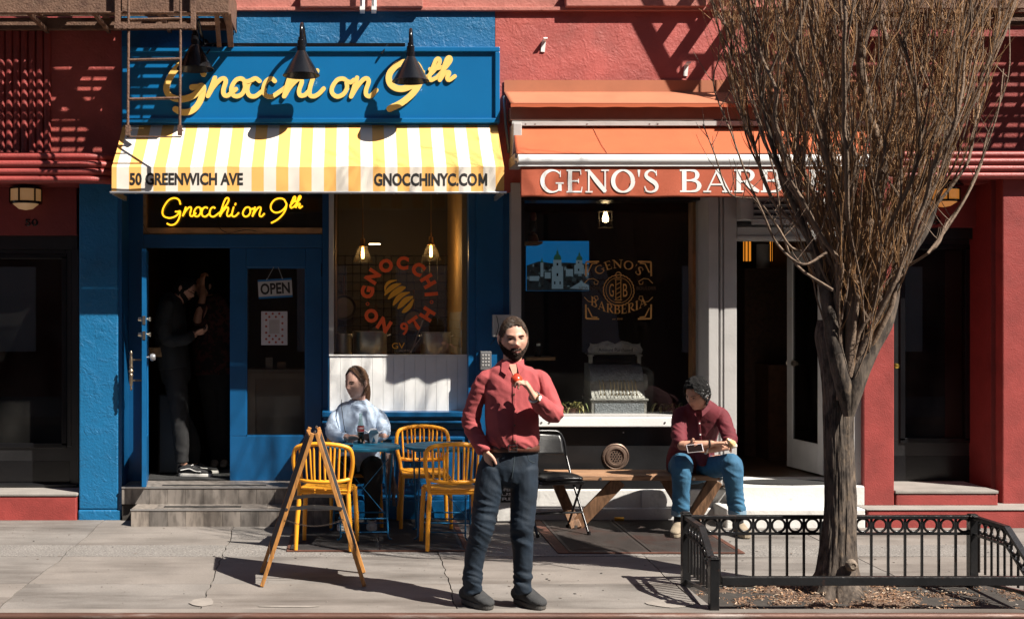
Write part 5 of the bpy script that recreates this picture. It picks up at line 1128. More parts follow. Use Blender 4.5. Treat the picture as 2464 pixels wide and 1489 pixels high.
# ================================================================ inside the barber window
zs = Z(1001, .17)
cr_ = thing('cash_register', 'antique nickel cash register with Amount Purchased marquee in the barber window', 'cash register', (X(1488, .4), .4, zs)); Yc = .225
NI = M('aged_nickel', (.27, .262, .245), .42, metal=.25, var=.2, vs=22, bump=.5, bs=45, dirt=('#3c352c', 18, .55, .75, .6)); NIE = M('embossed_nickel', (.20, .215, .235), .42, metal=.25, var=.25, vs=30, bump=1, bs=70)
cx = lambda px: X(px, Yc); cz_ = lambda py: Z(py, Yc)
zb0 = zs+.001; zA = cz_(964); zK = cz_(945); zM = cz_(918); zT = cz_(876); 
box('drawer_base', NI, cr_, cx(1422), cx(1556), Yc-.02, Yc+.36, zb0, zA, .006); box('drawer_front', NIE, cr_, cx(1430), cx(1548), Yc-.026, Yc-.0205, zb0+.02, zA-.02)
box('ledge', NI, cr_, cx(1419), cx(1559), Yc-.035, Yc+.36, zA+.001, zA+.022, .007)
m = MB(); m.prism([(cx(1423), Yc-.02, zA+.023), (cx(1423), Yc+.03, zK+.02), (cx(1423), Yc+.05, zM), (cx(1423), Yc+.36, zM), (cx(1423), Yc+.36, zA+.023)], (cx(1552)-cx(1423), 0, 0)); m.build('key_panel', NI, cr_, bevel=.003)
m = MB(); n = 10; prof = [(Yc+.05+.16*(1-math.cos(a)), zM+.001+(zT-zM)*math.sin(a)) for a in (math.pi/2*k/n for k in range(n+1))]
m.prism([(cx(1424), y, z) for y, z in prof]+[(cx(1424), Yc+.36, zT), (cx(1424), Yc+.36, zM+.001)], (cx(1551)-cx(1424), 0, 0)); m.build('curved_hood', NIE, cr_, smooth=30)
for k in range(11):
    if k == 2: continue
    x = cx(1443+k*8.6); m = MB(); m.tube([(x, Yc+.045, zM+.015), (x, Yc+.0, zM+.0), (x, Yc-.045, zK-.005)], .0028, 6); m.lathe([(.0095, -.004), (.0095, .0)], (x, Yc-.047, zK-.012), 12, 'Y'); m.build('key', M('brass_key', (.45, .33, .15), .3, metal=.9), cr_, smooth=40)
m = MB()
for r_ in range(4):
    for k in range(22): m.lathe([(.0028, -.001), (.0028, 0)], (cx(1436+k*5.0), Yc-.012+r_*.012, zA+.04+r_*.016), 5, 'Y')
m.build('punched_dots', BLACKM, cr_)
for px in (1424, 1551-9):
    x = cx(px); box('column', NI, cr_, x, x+.032, Yc+.12, Yc+.16, zT+.001, cz_(858), .004); box('capital', NI, cr_, x-.01, x+.042, Yc+.11, Yc+.17, cz_(858)+.001, cz_(854), .003)
box('indicator_glass', BLACKM, cr_, cx(1433), cx(1542), Yc+.15, Yc+.3, zT+.001, cz_(859)); box('top_plate', NI, cr_, cx(1424), cx(1551), Yc+.125, Yc+.33, cz_(854)+.001, cz_(852))
mq = [(1424, 851), (1422, 842), (1428, 832), (1427, 826), (1434, 829), (1446, 828), (1458, 823), (1470, 821), (1480, 825), (1488, 829), (1496, 825), (1506, 821), (1518, 823), (1530, 828), (1543, 829), (1550, 826), (1549, 832), (1555, 842), (1552, 851)]
zsh = lambda py: cz_(py)+.001; m = MB(); m.prism([(cx(a), Yc+.13, zsh(b)) for a, b in mq], (0, .03, 0)); m.build('marquee', NI, cr_, bevel=.003)
m = MB()
for s in (-1, 1): ribbon(m, [(cx(1488)+s*(cx(1488+a)-cx(1488)), zsh(b)) for a, b in cr([(0, 831), (6, 836), (13, 834), (14, 828), (9, 826), (6, 830)], 3)], Yc+.128, Yc+.1295, w=.006); ribbon(m, [(cx(1488)+s*(cx(1488+a)-cx(1488)), zsh(b)) for a, b in cr([(18, 826), (34, 830), (50, 834), (56, 840), (58, 847), (50, 848)], 3)], Yc+.128, Yc+.1295, w=.006)
m.build('scrollwork', NIE, cr_)
text_fit('lettering', 'Amount Purchased', BLACKM, cr_, cx(1447), cx(1530), zsh(848)+.002, zsh(838), Yc+.1285, 0, 0)
m = MB(); m.lathe([(.07, 0), (.07, .03)], (cx(1552)+.002, Yc+.1, (zA+zT)/2), 28, 'X'); 
for k in range(24): a = 2*math.pi*k/24; m.box(cx(1552)+.004, cx(1552)+.03, Yc+.1+.072*math.cos(a)-.003, Yc+.1+.072*math.cos(a)+.003, (zA+zT)/2+.072*math.sin(a)-.003, (zA+zT)/2+.072*math.sin(a)+.003)
m.build('side_wheel', NI, cr_)
LF = [M('variegated_leaf', c, .45, var=.35, vs=40) for c in ((.30, .26, .07), (.16, .20, .05), (.40, .36, .16))]
def houseplant(px0, px1, label):
    Y = .235; c = Vector(((X(px0, Y)+X(px1, Y))/2, Y+.02, zs)); wd = X(px1, Y)-X(px0, Y)
    t = thing('potted_plant', label, 'plant', c, group='leafy plants in the barber window')
    m = MB(); m.lathe([(.05, 0), (.065, .06), (.07, .065), (.06, .065), (0, .06)], c+Vector((0, .02, .001)), 20, capt=False); m.build('flowerpot', M('pot_clay', (.12, .05, .03), .7), t, smooth=40)
    for k in range(60):
        m = MB(); a = rnd.uniform(0, 6.28); L_ = rnd.uniform(.06, .13); x0 = c.x+rnd.uniform(-.38, .38)*wd; y0 = c.y+rnd.uniform(-.05, .05); z0 = zs+rnd.uniform(.05, .12); d = Vector((math.cos(a), math.sin(a)*.6, 0)); up = rnd.uniform(.2, .9)
        P_ = []
        for q in range(6):
            u = q/5; p = Vector((x0, y0, z0))+d*L_*u+Vector((0, 0, up*L_*u-L_*1.5*u*u)); p.z = max(p.z, zs+.004); P_.append(p)
        sd = d.cross(Vector((0, 0, 1)))*.5
        for q in range(5):
            w0 = .017*math.sin(math.pi*(q/5*.9+.06)); w1 = .017*math.sin(math.pi*((q+1)/5*.9+.06)); m.poly([P_[q]-sd*w0, P_[q]+sd*w0, P_[q+1]+sd*w1, P_[q+1]-sd*w1])
        m.build('leaf', rnd.choice(LF), t, smooth=60)
houseplant(1335, 1418, 'yellow-green leafy plant left of the cash register'); houseplant(1566, 1665, 'yellow-green leafy plant right of the cash register behind the seated man')
# screen with a view over a town with two domed towers
tv = thing('wall_screen', 'lit screen behind the barber window showing blue sky over a white town with towers', 'screen', (X(1340, 2.2), 2.2, 1.9)); Yt = 2.2
SKYB = M('screen_sky', (.002, .05, .12), .5, var=.05, emit='#0c5f97', es=.3); TOWN = M('screen_town', (.02, .025, .028), .5, var=.6, vs=14, emit='#10181c', es=.3); TOWR = M('screen_tower', (.2, .21, .22), .5, emit='#5d7482', es=.2); DOME = M('screen_dome', (.02, .05, .03), .5, emit='#1f4a3c', es=.2)
tx = lambda zx_: X((2000+zx_/2.127)*.6016, Yt); tz = lambda zy_: Z((700+zy_/2.127)*.6016, Yt)
box('panel', SKYB, tv, tx(225), tx(757), Yt, Yt+.04, tz(985), tz(562))
m = MB(); m.prism([(tx(226), Yt-.002, tz(984)), (tx(756), Yt-.002, tz(984)), (tx(756), Yt-.002, tz(760)), (tx(700), Yt-.002, tz(752)), (tx(560), Yt-.002, tz(745)), (tx(450), Yt-.002, tz(752)), (tx(330), Yt-.002, tz(735)), (tx(226), Yt-.002, tz(770))], (0, .0018, 0)); m.build('town', TOWN, tv)
m = MB()
for a, b, c, e in ((440, 536, 968, 780), (452, 522, 780, 722), (632, 712, 840, 765), (645, 700, 765, 725), (344, 368, 865, 745), (380, 430, 880, 830), (560, 620, 860, 800), (715, 755, 850, 800), (250, 330, 900, 860)): m.box(tx(a), tx(b), Yt-.006, Yt-.003, tz(c), tz(e))
m.prism([(tx(590), Yt-.007, tz(965)), (tx(690), Yt-.007, tz(905)), (tx(756), Yt-.007, tz(940)), (tx(756), Yt-.007, tz(975))], (0, .0008, 0)); m.build('tower_picture', TOWR, tv)
m = MB()
for k in range(90):
    a = rnd.uniform(228, 740); e_ = rnd.uniform(770, 960); w_ = rnd.uniform(8, 34); h_ = rnd.uniform(6, 22); m.mi = rnd.choice((0, 0, 1, 2)); yk_ = Yt-.0022-k*.000008
    m.poly([(tx(a), yk_, tz(e_)), (tx(a+w_), yk_, tz(e_)), (tx(a+w_), yk_, tz(e_-h_)), (tx(a+w_*.5), yk_, tz(e_-h_*1.6)), (tx(a), yk_, tz(e_-h_))])
m.build('roof_picture', [M('screen_roof_dark', (.012, .014, .016), .5), M('screen_roof_grey', (.05, .055, .06), .5, emit='#26343a', es=.25), M('screen_roof_pale', (.1, .11, .12), .5, emit='#4a5c66', es=.25)], tv)
m = MB()
for a, b, c, e in ((480, 494, 860, 835), (480, 494, 770, 748), (662, 674, 815, 798), (664, 672, 752, 738), (460, 470, 930, 905), (505, 515, 930, 905)): m.box(tx(a), tx(b), Yt-.0072, Yt-.0068, tz(c), tz(e))
m.build('tower_window_picture', BLACKM, tv)
m = MB()
for cx0, r, zb_d in ((488, 32, 722), (674, 26, 725)):
    m.prism([(tx(cx0+r*a), Yt-.006, tz(zb_d-h*r)) for a, h in ((-.95, 0), (-1, .6), (-.75, 1.2), (-.3, 1.5), (-.3, 2.2), (-.06, 2.5), (0, 3.6), (.06, 2.5), (.3, 2.2), (.3, 1.5), (.75, 1.2), (1, .6), (.95, 0))], (0, .002, 0))
m.prism([(tx(344), Yt-.0055, tz(745)), (tx(368), Yt-.0055, tz(745)), (tx(356), Yt-.0055, tz(700))], (0, .001, 0)); m.build('dome_picture', DOME, tv)
cg = thing('cage_pendant', 'lit bulb in a wire cage hanging in the barber window', 'pendant lamp', (X(1457, 1.0), 1.0, 2.5)); Yp = 1.0; c = W(1457, 550, Yp); k = 1/S(Yp)
m = MB()
for q in range(6): a = 2*math.pi*q/6+.3; m.tube([c+Vector((18*k*math.cos(a), 18*k*math.sin(a), 2*k)), c+Vector((18*k*math.cos(a), 18*k*math.sin(a), 38*k)), c+Vector((4*k*math.cos(a), 4*k*math.sin(a), 50*k))], .0035, 5)
for zz in (2, 20): m.tube([c+Vector((18*k*math.cos(a), 18*k*math.sin(a), zz*k)) for a in (2*math.pi*q/20 for q in range(20))], .0035, 5, closed=True)
m.tube([c+Vector((0, 0, 50*k)), Vector((c.x, Yp, 3.1))], .006, 6); m.lathe([(20*k, 40*k), (5*k, 48*k), (5*k, 60*k)], c, 16); m.build('cage', M('cage_iron', (.06, .045, .035), .5, metal=.6), cg, smooth=40)
m = MB(); m.lathe([(0, 14*k), (7*k, 17*k), (8*k, 24*k), (5*k, 34*k), (3*k, 40*k)], c, 14); m.build('bulb', M('cage_bulb', (1, .85, .6), emit='#ffd9a0', es=7), cg, smooth=60)
ld_ = bpy.data.lights.new('cage_light', 'POINT'); ld_.energy = 12.0; ld_.color = (1, .7, .4); lo = bpy.data.objects.new('cage_light', ld_); COL.objects.link(lo); lo.location = c+Vector((0, 0, 26*k))-cg.location; lo.parent = cg
bpole = thing('barber_pole', 'striped barber pole lamp hanging inside the right edge of the barber window', 'barber pole', (X(1688, .30), .30, 1.9)); Yb = .30; c = Vector((X(1688, Yb), Yb-.04, Z(735, Yb))); k = 1/S(Yb)
sm = [M('pole_red', (.30, .015, .015), .3, var=0, emit='#8a1a10', es=.12), M('pole_white', (.6, .45, .3), .3, var=0, emit='#ff9a40', es=.35), M('pole_blue', (.012, .02, .08), .3, var=0, emit='#0a1440', es=.1)]
m = MB(); nu, nv = 24, 60
m.grid(lambda u, v: (c.x+12*k*math.cos(2*math.pi*u), c.y+12*k*math.sin(2*math.pi*u), c.z+(48+82*v)*k), nu, nv, lambda u, v: (1, 0, 1, 2)[int((u/nu+v/nv*3.2)*4/2.0) % 4]); m.build('striped_roll', sm, bpole, smooth=60)
m = MB(); m.lathe([(3*k, 0), (10*k, 8*k), (15*k, 24*k), (16*k, 46*k), (13*k, 48*k)], c, 20); m.lathe([(13*k, 131*k), (16*k, 133*k), (16*k, 146*k), (8*k, 158*k), (3*k, 166*k)], c, 20); m.build('chrome_cap', STEEL, bpole, smooth=50)
m = MB(); m.lathe([(14.5*k, 47*k), (14.5*k, 132*k)], c, 24, capb=False, capt=False); m.build('glass_tube', glass_mat('tube_glass', (.95, .95, .95), 1, 0, 0), bpole, smooth=60)
sh1 = box('wall_shelf', M('shelf_wood', (.22, .11, .05), .6, var=.2, wood=.4), None, X(1262, .7)-.1, X(1302, .7), .6, .95, Z(588, .7), Z(582, .7), .003); tag(sh1, 'small wooden shelf high on the left inside the barber window', 'shelf', 'wooden shelves inside the barber window')
ln = thing('oil_lantern', 'dim red oil lantern standing on the high shelf in the barber window', 'lantern', (X(1283, .7), .72, Z(582, .7))); c = ln.location.copy(); m = MB(); m.lathe([(.05, 0.001), (.055, .02), (.04, .07), (.02, .08), (.02, .09)], c, 20); m.lathe([(.03, .2), (.035, .22), (.03, .27), (.02, .28)], c, 16); m.build('body', M('lantern_red', (.16, .035, .02), .4, metal=.4), ln, smooth=40); m = MB(); m.lathe([(.02, .09), (.045, .13), (.03, .2)], c, 20, capb=False, capt=False); m.build('glass_chimney', glass_mat('lantern_glass', (.7, .5, .4), 1, 0, .1), ln, smooth=50)
sh2 = box('wall_shelf', M('shelf_wood_low', (.24, .13, .06), .6, var=.2, wood=.4), None, X(1262, .6), X(1332, .6), .5, .85, Z(866, .6), Z(858, .6), .003); tag(sh2, 'low wooden shelf behind the standing man\'s head in the barber window', 'shelf', 'wooden shelves inside the barber window')
bb = thing('shampoo_bottle', 'black pump bottle with white label on the low shelf beside the standing man', 'bottle', (X(1294, .6), .6, Z(858, .6))); c = bb.location+Vector((0, 0, .001)); m = MB(); m.lathe([(.03, 0), (.032, .01), (.032, .13), (.02, .145), (.012, .15), (.012, .17)], c, 18); m.build('body', BLACKM, bb, smooth=40); m = MB(); m.box(c.x-.018, c.x+.018, c.y-.0345, c.y-.0325, c.z+.1, c.z+.122); m.build('label', WPRINT, bb)
# framed lamp and paper roll glimpsed in the doorway
for px, lab, gx_ in ((1800, 'small lit amber lantern on the wall inside the barber doorway', 16), (1860, 'second amber lantern deeper inside the barber doorway', 8)):
    Y = 2.6; c = W(px, 600, Y); t = thing('wall_lantern', lab, 'wall lantern', c, group='amber lanterns inside the barber doorway'); box('glass', M('amber_lit', (.6, .3, .05), emit='#ff9a30', es=.35), t, c.x-gx_/2/S(Y), c.x+gx_/2/S(Y), Y, Y+.05, Z(628, Y), Z(580, Y)); m = MB()
    for u in (-.5, .0, .5): m.box(c.x+u*gx_/S(Y)-.006, c.x+u*gx_/S(Y)+.006, Y-.01, Y-.001, Z(632, Y), Z(576, Y))
    m.build('frame', BLACKM, t)
pr_ = MB(); c = W(1852, 655, 1.95); pr_.lathe([(.02, 0), (.07, 0), (.07, .26), (.02, .26)], Vector((c.x, 2.15, 2.301)), 24); tag(pr_.build('paper_roll', M('paper_white', (.5, .48, .45), .9), smooth=40), 'white paper roll standing on the cabinet inside the barber doorway', 'paper roll')
# air conditioner over the barber door
ac = thing('air_conditioner', 'white window air conditioner over the barber door behind the branches', 'air conditioner', (X(1880, -.1), 0, 2.8)); Ya = -.30
box('case', GREYP, ac, X(1785, Ya), X(1985, Ya), Ya+.03, -.005, Z(528, Ya), Z(440, Ya), .006)
box('face', GREYP, ac, X(1810, Ya), X(1985, Ya), Ya, Ya+.029, Z(540, Ya), Z(530, Ya), .003)
for k in range(7): fb('louvre', BLACKP if k % 2 else GREYP, ac, 1815, 1975, 478+k*7, 478+k*7+(6 if k % 2 else 2), Ya+.01, .019)

ss = thing('small_placard', 'small black placard with white capitals on a white stand, seen between the standing man\'s legs', 'placard', (X(1215, -.15), -.15, 0))
box('stand', WHITEB, ss, X(1196, -.15), X(1240, -.15), -.15, -.10, .012, Z(1170, -.15), .004); box('face', BLACKP, ss, X(1196, -.15), X(1240, -.15), -.156, -.1505, Z(1208, -.15), Z(1172, -.15))
for q, tx_ in enumerate(('OPEN', 'US', 'RE')): text_fit('lettering', tx_, WPRINT, ss, X(1222-(7, 11, 15)[q]*0-20+(0, 4, 6)[q], -.156), X(1234, -.156), Z(1181+q*11, -.156), Z(1174+q*11, -.156), -.157, .02, 0)
# ================================================================ people: continuous bodies grown from lofted limbs
def loft(mb, pts, side=(1, 0, 0), n=18, sub=4, ends=(1, 1)):
    P_ = [tuple(p) if len(p) == 5 else (*p, p[3]) for p in [tuple(q) if not isinstance(q[0], Vector) else (*q[0], *q[1:]) for q in pts]]
    q = cr(P_, sub) if len(P_) > 2 else [np.array(P_[0], float), np.array(P_[1], float)]
    c = [Vector(p[:3]) for p in q]; rx = [max(.001, p[3]) for p in q]; ry = [max(.001, p[4]) for p in q]
    def cap(i, j, sgn):
        t = (c[i]-c[j]).normalized(); r = min(rx[i], ry[i])*.8
        return [(c[i]+t*r*math.sin(a), rx[i]*math.cos(a), ry[i]*math.cos(a)) for a in (.5, 1.0, 1.35)]
    A = cap(0, 1, 1)[::-1] if ends[0] else []; B = cap(-1, -2, 1) if ends[1] else []
    c = [a[0] for a in A]+c+[b[0] for b in B]; rx = [a[1] for a in A]+rx+[b[1] for b in B]; ry = [a[2] for a in A]+ry+[b[2] for b in B]
    k = len(c); rings = []; u = Vector(side)
    for i in range(k):
        t = (c[min(i+1, k-1)]-c[max(i-1, 0)]).normalized(); u2 = u-t*u.dot(t)
        if u2.length < .05: u2 = t.orthogonal()
        u2.normalize(); w = t.cross(u2)
        rings.append([mb.P(c[i]+u2*math.cos(a)*rx[i]+w*math.sin(a)*ry[i]) for a in (2*math.pi*j/n for j in range(n))])
    for a, b in zip(rings, rings[1:]):
        for j in range(n): mb.F((a[j], a[(j+1) % n], b[(j+1) % n], b[j]))
    mb.F(rings[0][::-1]); mb.F(rings[-1])
def grown(mb, name, mat, parent=None, voxel=.007, smooth=4, disp=None):
    me = mb.mesh('tmp'); bm = bmesh.new(); bm.from_mesh(me); bmesh.ops.recalc_face_normals(bm, faces=bm.faces); bm.to_mesh(me); bm.free()
    o = bpy.data.objects.new('tmp', me)
    r_ = o.modifiers.new('r', 'REMESH'); r_.mode = 'VOXEL'; r_.voxel_size = voxel
    s_ = o.modifiers.new('s', 'SMOOTH'); s_.factor = .5; s_.iterations = smooth
    m2 = evaluated_mesh(o); m2.name = name; bpy.data.meshes.remove(me)
    if disp:
        n_ = len(m2.vertices); co = np.empty(n_*3); nr = np.empty(n_*3); m2.vertices.foreach_get('co', co); m2.vertices.foreach_get('normal', nr); co = co.reshape(-1, 3); nr = nr.reshape(-1, 3)
        d = np.array([disp(Vector(c), None) for c in co]); m2.vertices.foreach_set('co', (co+nr*d[:, None]).ravel()); m2.update()
    m2.materials.clear(); mats = mat if isinstance(mat, list) else [mat]
    for m in mats: m2.materials.append(m)
    return link(name, m2, parent, 180)
def ridge(p, s, seed):
    return 1-2*abs(mnoise.noise(Vector((p.x*s[0]+seed, p.y*s[1], p.z*s[2]))))
def folds(amp, zones=(), seed=0, base=.3):
    """cloth relief: shallow everywhere, deeper round the joints given as (point, reach, strength, stretch)"""
    def f(p, n):
        wv = Vector((mnoise.noise(p*5+Vector((seed, 0, 0))), 0, mnoise.noise(p*5+Vector((0, seed, 7)))))*.06; p0 = p; p = p+wv; p = Vector((p.x+.55*p.z*(1 if p.x*3+seed % 2 > 1 else -1), p.y, p.z+.45*p.x))
        d = amp*base*ridge(p, (9, 9, 6), seed)+amp*.2*mnoise.noise(p*28)
        for c, reach, st, sc_ in zones:
            w = math.exp(-((p0-c).length/reach)**2)
            if w > .02: d += amp*st*w*ridge(p, sc_, seed+3.3)
        return d
    return f
HS = 64
def head_pt(a, ph, female=False):
    sx, sy, sz = .0775, .098, .122
    x = sx*math.sin(ph)*math.sin(a); y = -sy*math.sin(ph)*math.cos(a); z = sz*math.cos(ph)
    if z < -.02:
        t = min(1, (-.02-z)/.10); x *= 1-(.30 if female else .22)*t**1.2
        if y > 0: y *= 1-.45*t
    if z < -.085 and y < 0: y -= .010*min(1, (-.085-z)/.03)*max(0, math.cos(a))
    if y < -.05: y = -.05-(abs(y)-.05)*.86
    if y > 0: y *= 1.04
    if y < .01:
        fr = max(0, math.cos(a)); g = lambda x0, z0, sx_, sz_, am: am*math.exp(-((x-x0)/sx_)**2-((z-z0)/sz_)**2)
        d = g(0, .004, .009, .022, .010)+g(0, -.026, .0115, .013, .021)+g(.013, -.034, .008, .008, .010)+g(-.013, -.034, .008, .008, .010)
        d += g(0, -.060, .021, .0065, .007)+g(0, -.074, .018, .007, .007)-g(0, -.0665, .022, .003, .004)+g(0, -.104, .02, .016, .010)
        for s in (-1, 1): d += g(s*.029, .026, .02, .008, .007 if not female else .003)-g(s*.031, .006, .014, .011, .012)+g(s*.031, .004, .010, .006, .006)+g(s*.046, -.018, .02, .018, .004)
        y -= d*(fr**.5)
    return Vector((x, y, z))
def head_T(c, yaw, pitch, roll=0, k=1): return Matrix.Translation(c) @ Matrix.Rotation(R(yaw), 4, 'Z') @ Matrix.Rotation(R(pitch), 4, 'X') @ Matrix.Rotation(R(roll), 4, 'Y') @ Matrix.Scale(k, 4)
def add_head(mb, T, female=False):
    mb.T = T
    mb.grid(lambda u, v: head_pt(2*math.pi*u, math.pi*(.002+.996*v), female), HS, HS)
    for s in (-1, 1):
        pts = [(s*.076, .012, .018, .010, .02), (s*.083, .020, .012, .007, .021), (s*.084, .020, -.008, .006, .018), (s*.078, .012, -.028, .007, .012)]
        loft(mb, pts, (1, 0, 0), 10, 3)
    mb.T = None
def shell(T, name, mat, parent, mask, off, female=False, nu=72, nv=72, seed=0, win=None):
    """a patch that sits on the head where mask(a, p) > 0; off(a, p) is how far it stands off the skin"""
    m = MB(); idx = {}
    P_ = {}; far_ = (9, Vector((0, 0, 9)))
    for v in range(nv+1):
        zz = .122*math.cos(math.pi*(.002+.996*v/nv))
        if win and not win[1] < zz < win[2]: continue
        for u in range(nu):
            a = 2*math.pi*u/nu; a = a-2*math.pi if a > math.pi else a
            if win and abs(a) > win[0]: continue
            p = head_pt(a, math.pi*(.002+.996*v/nv), female); P_[u, v] = (a, p)
    def vid(u, v):
        u %= nu
        if (u, v) not in idx:
            a, p = P_[u, v]; n = Vector((p.x/.0775**2, p.y/.098**2, p.z/.122**2)).normalized(); idx[u, v] = m.P(T @ (p+n*off(a, p)))
        return idx[u, v]
    for v in range(nv):
        for u in range(nu):
            if all(((u+i) % nu, v+j) in P_ and mask(*P_[(u+i) % nu, v+j]) > 0 for i in (0, 1) for j in (0, 1)): m.F((vid(u, v), vid(u+1, v), vid(u+1, v+1), vid(u, v+1)))
    return m.build(name, mat, parent, smooth=60, flip=False)
def hand(mb, wrist, d, n, curls=(30, 35, 25), thumb=1, k=1.0, spread=.05, thumb_curl=25):
    d = Vector(d).normalized(); n = Vector(n); n = (n-d*n.dot(d)).normalized(); lat = d.cross(n)*thumb; w = Vector(wrist)
    loft(mb, [(w-d*.02*k, .027*k, .020*k), (w+d*.02*k, .032*k, .018*k), (w+d*.06*k, .041*k, .0165*k), (w+d*.088*k, .040*k, .0135*k)], lat, 14, 3)
    for i, (o, L_) in enumerate(((.030, .95), (.0105, 1.05), (-.0095, .98), (-.029, .78))):
        p = w+d*(.088-abs(o)*.18)*k+lat*o*k; dd = (d+lat*o*spread*20*.1).normalized(); pts = [(p-dd*.012*k, .0098*k)]; q = p
        for j, (sl, cv) in enumerate(zip((.044, .027, .022), curls)):
            ax_ = d.cross(n); dd = Matrix.Rotation(R(cv*(1+.08*i)), 3, ax_) @ dd; q = q+dd*sl*L_*k; pts.append((q, (.0088, .0080, .0070)[j]*k))
        loft(mb, pts, lat, 10, 2)
    p = w+d*.022*k+lat*.026*k; td = (d*.62+lat*.62+n*.35).normalized(); pts = [(p-td*.015*k, .0145*k), (p+td*.022*k, .0125*k)]; q = p+td*.022*k
    for sl, r in ((.032, .0105), (.027, .0085)):
        td = Matrix.Rotation(R(thumb_curl), 3, (td.cross(d)+Vector((1e-6, 0, 0))).normalized()) @ td; td = (td+n*.12).normalized(); q = q+td*sl*k; pts.append((q, r*k))
    loft(mb, pts, lat, 10, 2)
def skin(name, col): return M(name, col, .5, var=.12, vs=26, bump=.06, bs=180, dirt=('#a8543f', 30, .56, .75, .25))
HAIRB = lambda nm, c: M(nm, c, .6, spec=.22, var=.5, vs=60, st=(3, 3, .6), bump=1, bs=140)
def jag(a, p, s, seed): return mnoise.noise(Vector((p.x*s, p.y*s, p.z*s*.6+seed)))

# ---------------------------------------------------------------- standing man with the apple
MX, MY = X(1232, -3.22), -3.22
def lp(px, py, dy=0): return W(px, py, MY+dy)
SK1 = skin('fair_skin', (.56, .31, .225)); SHIRT = M('brick_red_flannel', (.36, .066, .070), .85, var=.12, vs=14, weave=500, bump=.25, bs=260, dirt=('#c06a66', 5, .55, .85, .22)); JEAN = M('dark_denim', (.0055, .015, .029), .75, var=.3, vs=8, bump=.3, bs=300, dirt=('#1c3040', 7, .55, .8, .35))
body = MB(); HT = head_T(lp(1235.5, 815), 3, 3, -2, 1.07); add_head(body, HT)
loft(body, [(lp(1234, 850, .02), .058, .06), (lp(1232, 878, .02), .060, .06), (lp(1231, 905, .02), .09, .07), (lp(1232, 940, .01), .15, .09), (lp(1231, 1000, 0), .145, .10), (lp(1232, 1080, 0), .125, .09), (lp(1228, 1105, .01), .13, .09)])
aL = [(lp(1176, 922, .0), .034), (lp(1130, 1010, .05), .038), (lp(1150, 1050, .0), .034), (lp(1168, 1082, -.055), .026)]; aR = [(lp(1294, 922), .034), (lp(1337, 1000, -.06), .038), (lp(1308, 975, -.16), .034), (lp(1284, 953, -.235), .025)]
loft(body, aL, (1, 0, 0)); loft(body, aR, (0, 1, 0))
hand(body, lp(1169, 1083, -.06), (.22, .02, -1), (1, .4, .2), (15, 12, 8), 1, .98)
hw = lp(1283, 951, -.24); hd = Vector((-.50, -.10, .85)); hn = Vector((-.9, .16, -.35)); hand(body, hw, hd, hn, (38, 48, 34), -1, 1.0, .04, 20)
loft(body, [(lp(1182, 1150, .0), .075), (lp(1158, 1274, -.0), .05), (lp(1138, 1415, .02), .038)]); loft(body, [(lp(1258, 1150, .0), .075), (lp(1256, 1274, -.0), .05), (lp(1259, 1415, .02), .038)])
man = grown(body, 'person', SK1, None, .0048, 2)
tag(man, 'bearded man standing at the kerb in red shirt and dark jeans, holding an apple', 'person')
# shirt
sh = MB()
loft(sh, [(lp(1233, 872, .03), .066, .066), (lp(1232, 880, .025), .098, .082), (lp(1232, 892, .02), .145, .10), (lp(1232, 910, .01), .168, .106), (lp(1232, 940, .0), .172, .114), (lp(1232, 985, -.005), .163, .118), (lp(1233, 1030, -.012), .160, .122), (lp(1235, 1056, -.01), .164, .122), (lp(1235, 1068, -.005), .154, .114)], ends=(0, 0), n=28)
loft(sh, [(lp(1190, 905, .01), .045), (lp(1168, 914, .005), .051), (lp(1149, 950, .025), .052), (lp(1135, 1003, .05), .050), (lp(1136, 1028, .035), .049), (lp(1151, 1060, -.015), .047), (lp(1163, 1080, -.05), .043), (lp(1166, 1086, -.057), .040)], (1, 0, 0), ends=(1, 0))
loft(sh, [(lp(1278, 905, .01), .045), (lp(1301, 913, .005), .052), (lp(1317, 945, -.02), .053), (lp(1332, 985, -.055), .052), (lp(1330, 996, -.09), .050), (lp(1306, 977, -.165), .049), (lp(1291, 962, -.215), .041), (lp(1288, 958, -.225), .039)], (0, 1, 0), ends=(1, 0))
zs1 = [(lp(1125, 1010, 0), .09, 1.6, (5, 5, 26)), (lp(1165, 1070, -.05), .07, 1.2, (6, 6, 26)), (lp(1172, 925, -.05), .09, 1.1, (22, 8, 9)), (lp(1292, 930, -.05), .09, 1.2, (20, 8, 12)), (lp(1335, 995, -.06), .09, 1.5, (14, 10, 14)), (lp(1300, 975, -.18), .07, 1.1, (22, 8, 10)), (lp(1232, 1060, -.1), .12, 1.2, (16, 4, 14)), (lp(1200, 1000, -.1), .1, .7, (14, 4, 9))]
shirt = grown(sh, 'shirt', SHIRT, man, .0065, 3, folds(.0105, zs1, 1))
from mathutils.bvhtree import BVHTree
def front(o):
    w_ = WORLD[o.name]; b = BVHTree.FromPolygons([w_ @ v.co for v in o.data.vertices], [tuple(q.vertices) for q in o.data.polygons])
    def f(px, py, Y0, lift=.003):
        p = W(px, py, Y0); h = b.ray_cast(Vector((p.x, p.y-.6, p.z)), Vector((0, 1, 0)))[0]
        return Vector((p.x, h.y-lift, p.z)) if h else p
    return f
fs = front(shirt)
m = MB(); c = lp(1232, 875, .022)
m.grid(lambda u, v: c+Vector(((.066+.010*v)*math.cos(2*math.pi*u*.93+math.pi*1.5+.22), (.064+.012*v)*math.sin(2*math.pi*u*.93+math.pi*1.5+.22), .022-.034*v-.010*math.cos(2*math.pi*u*.93+.22))), 40, 4)
m.build('collar', SHIRT, man, smooth=60, solid=.004)
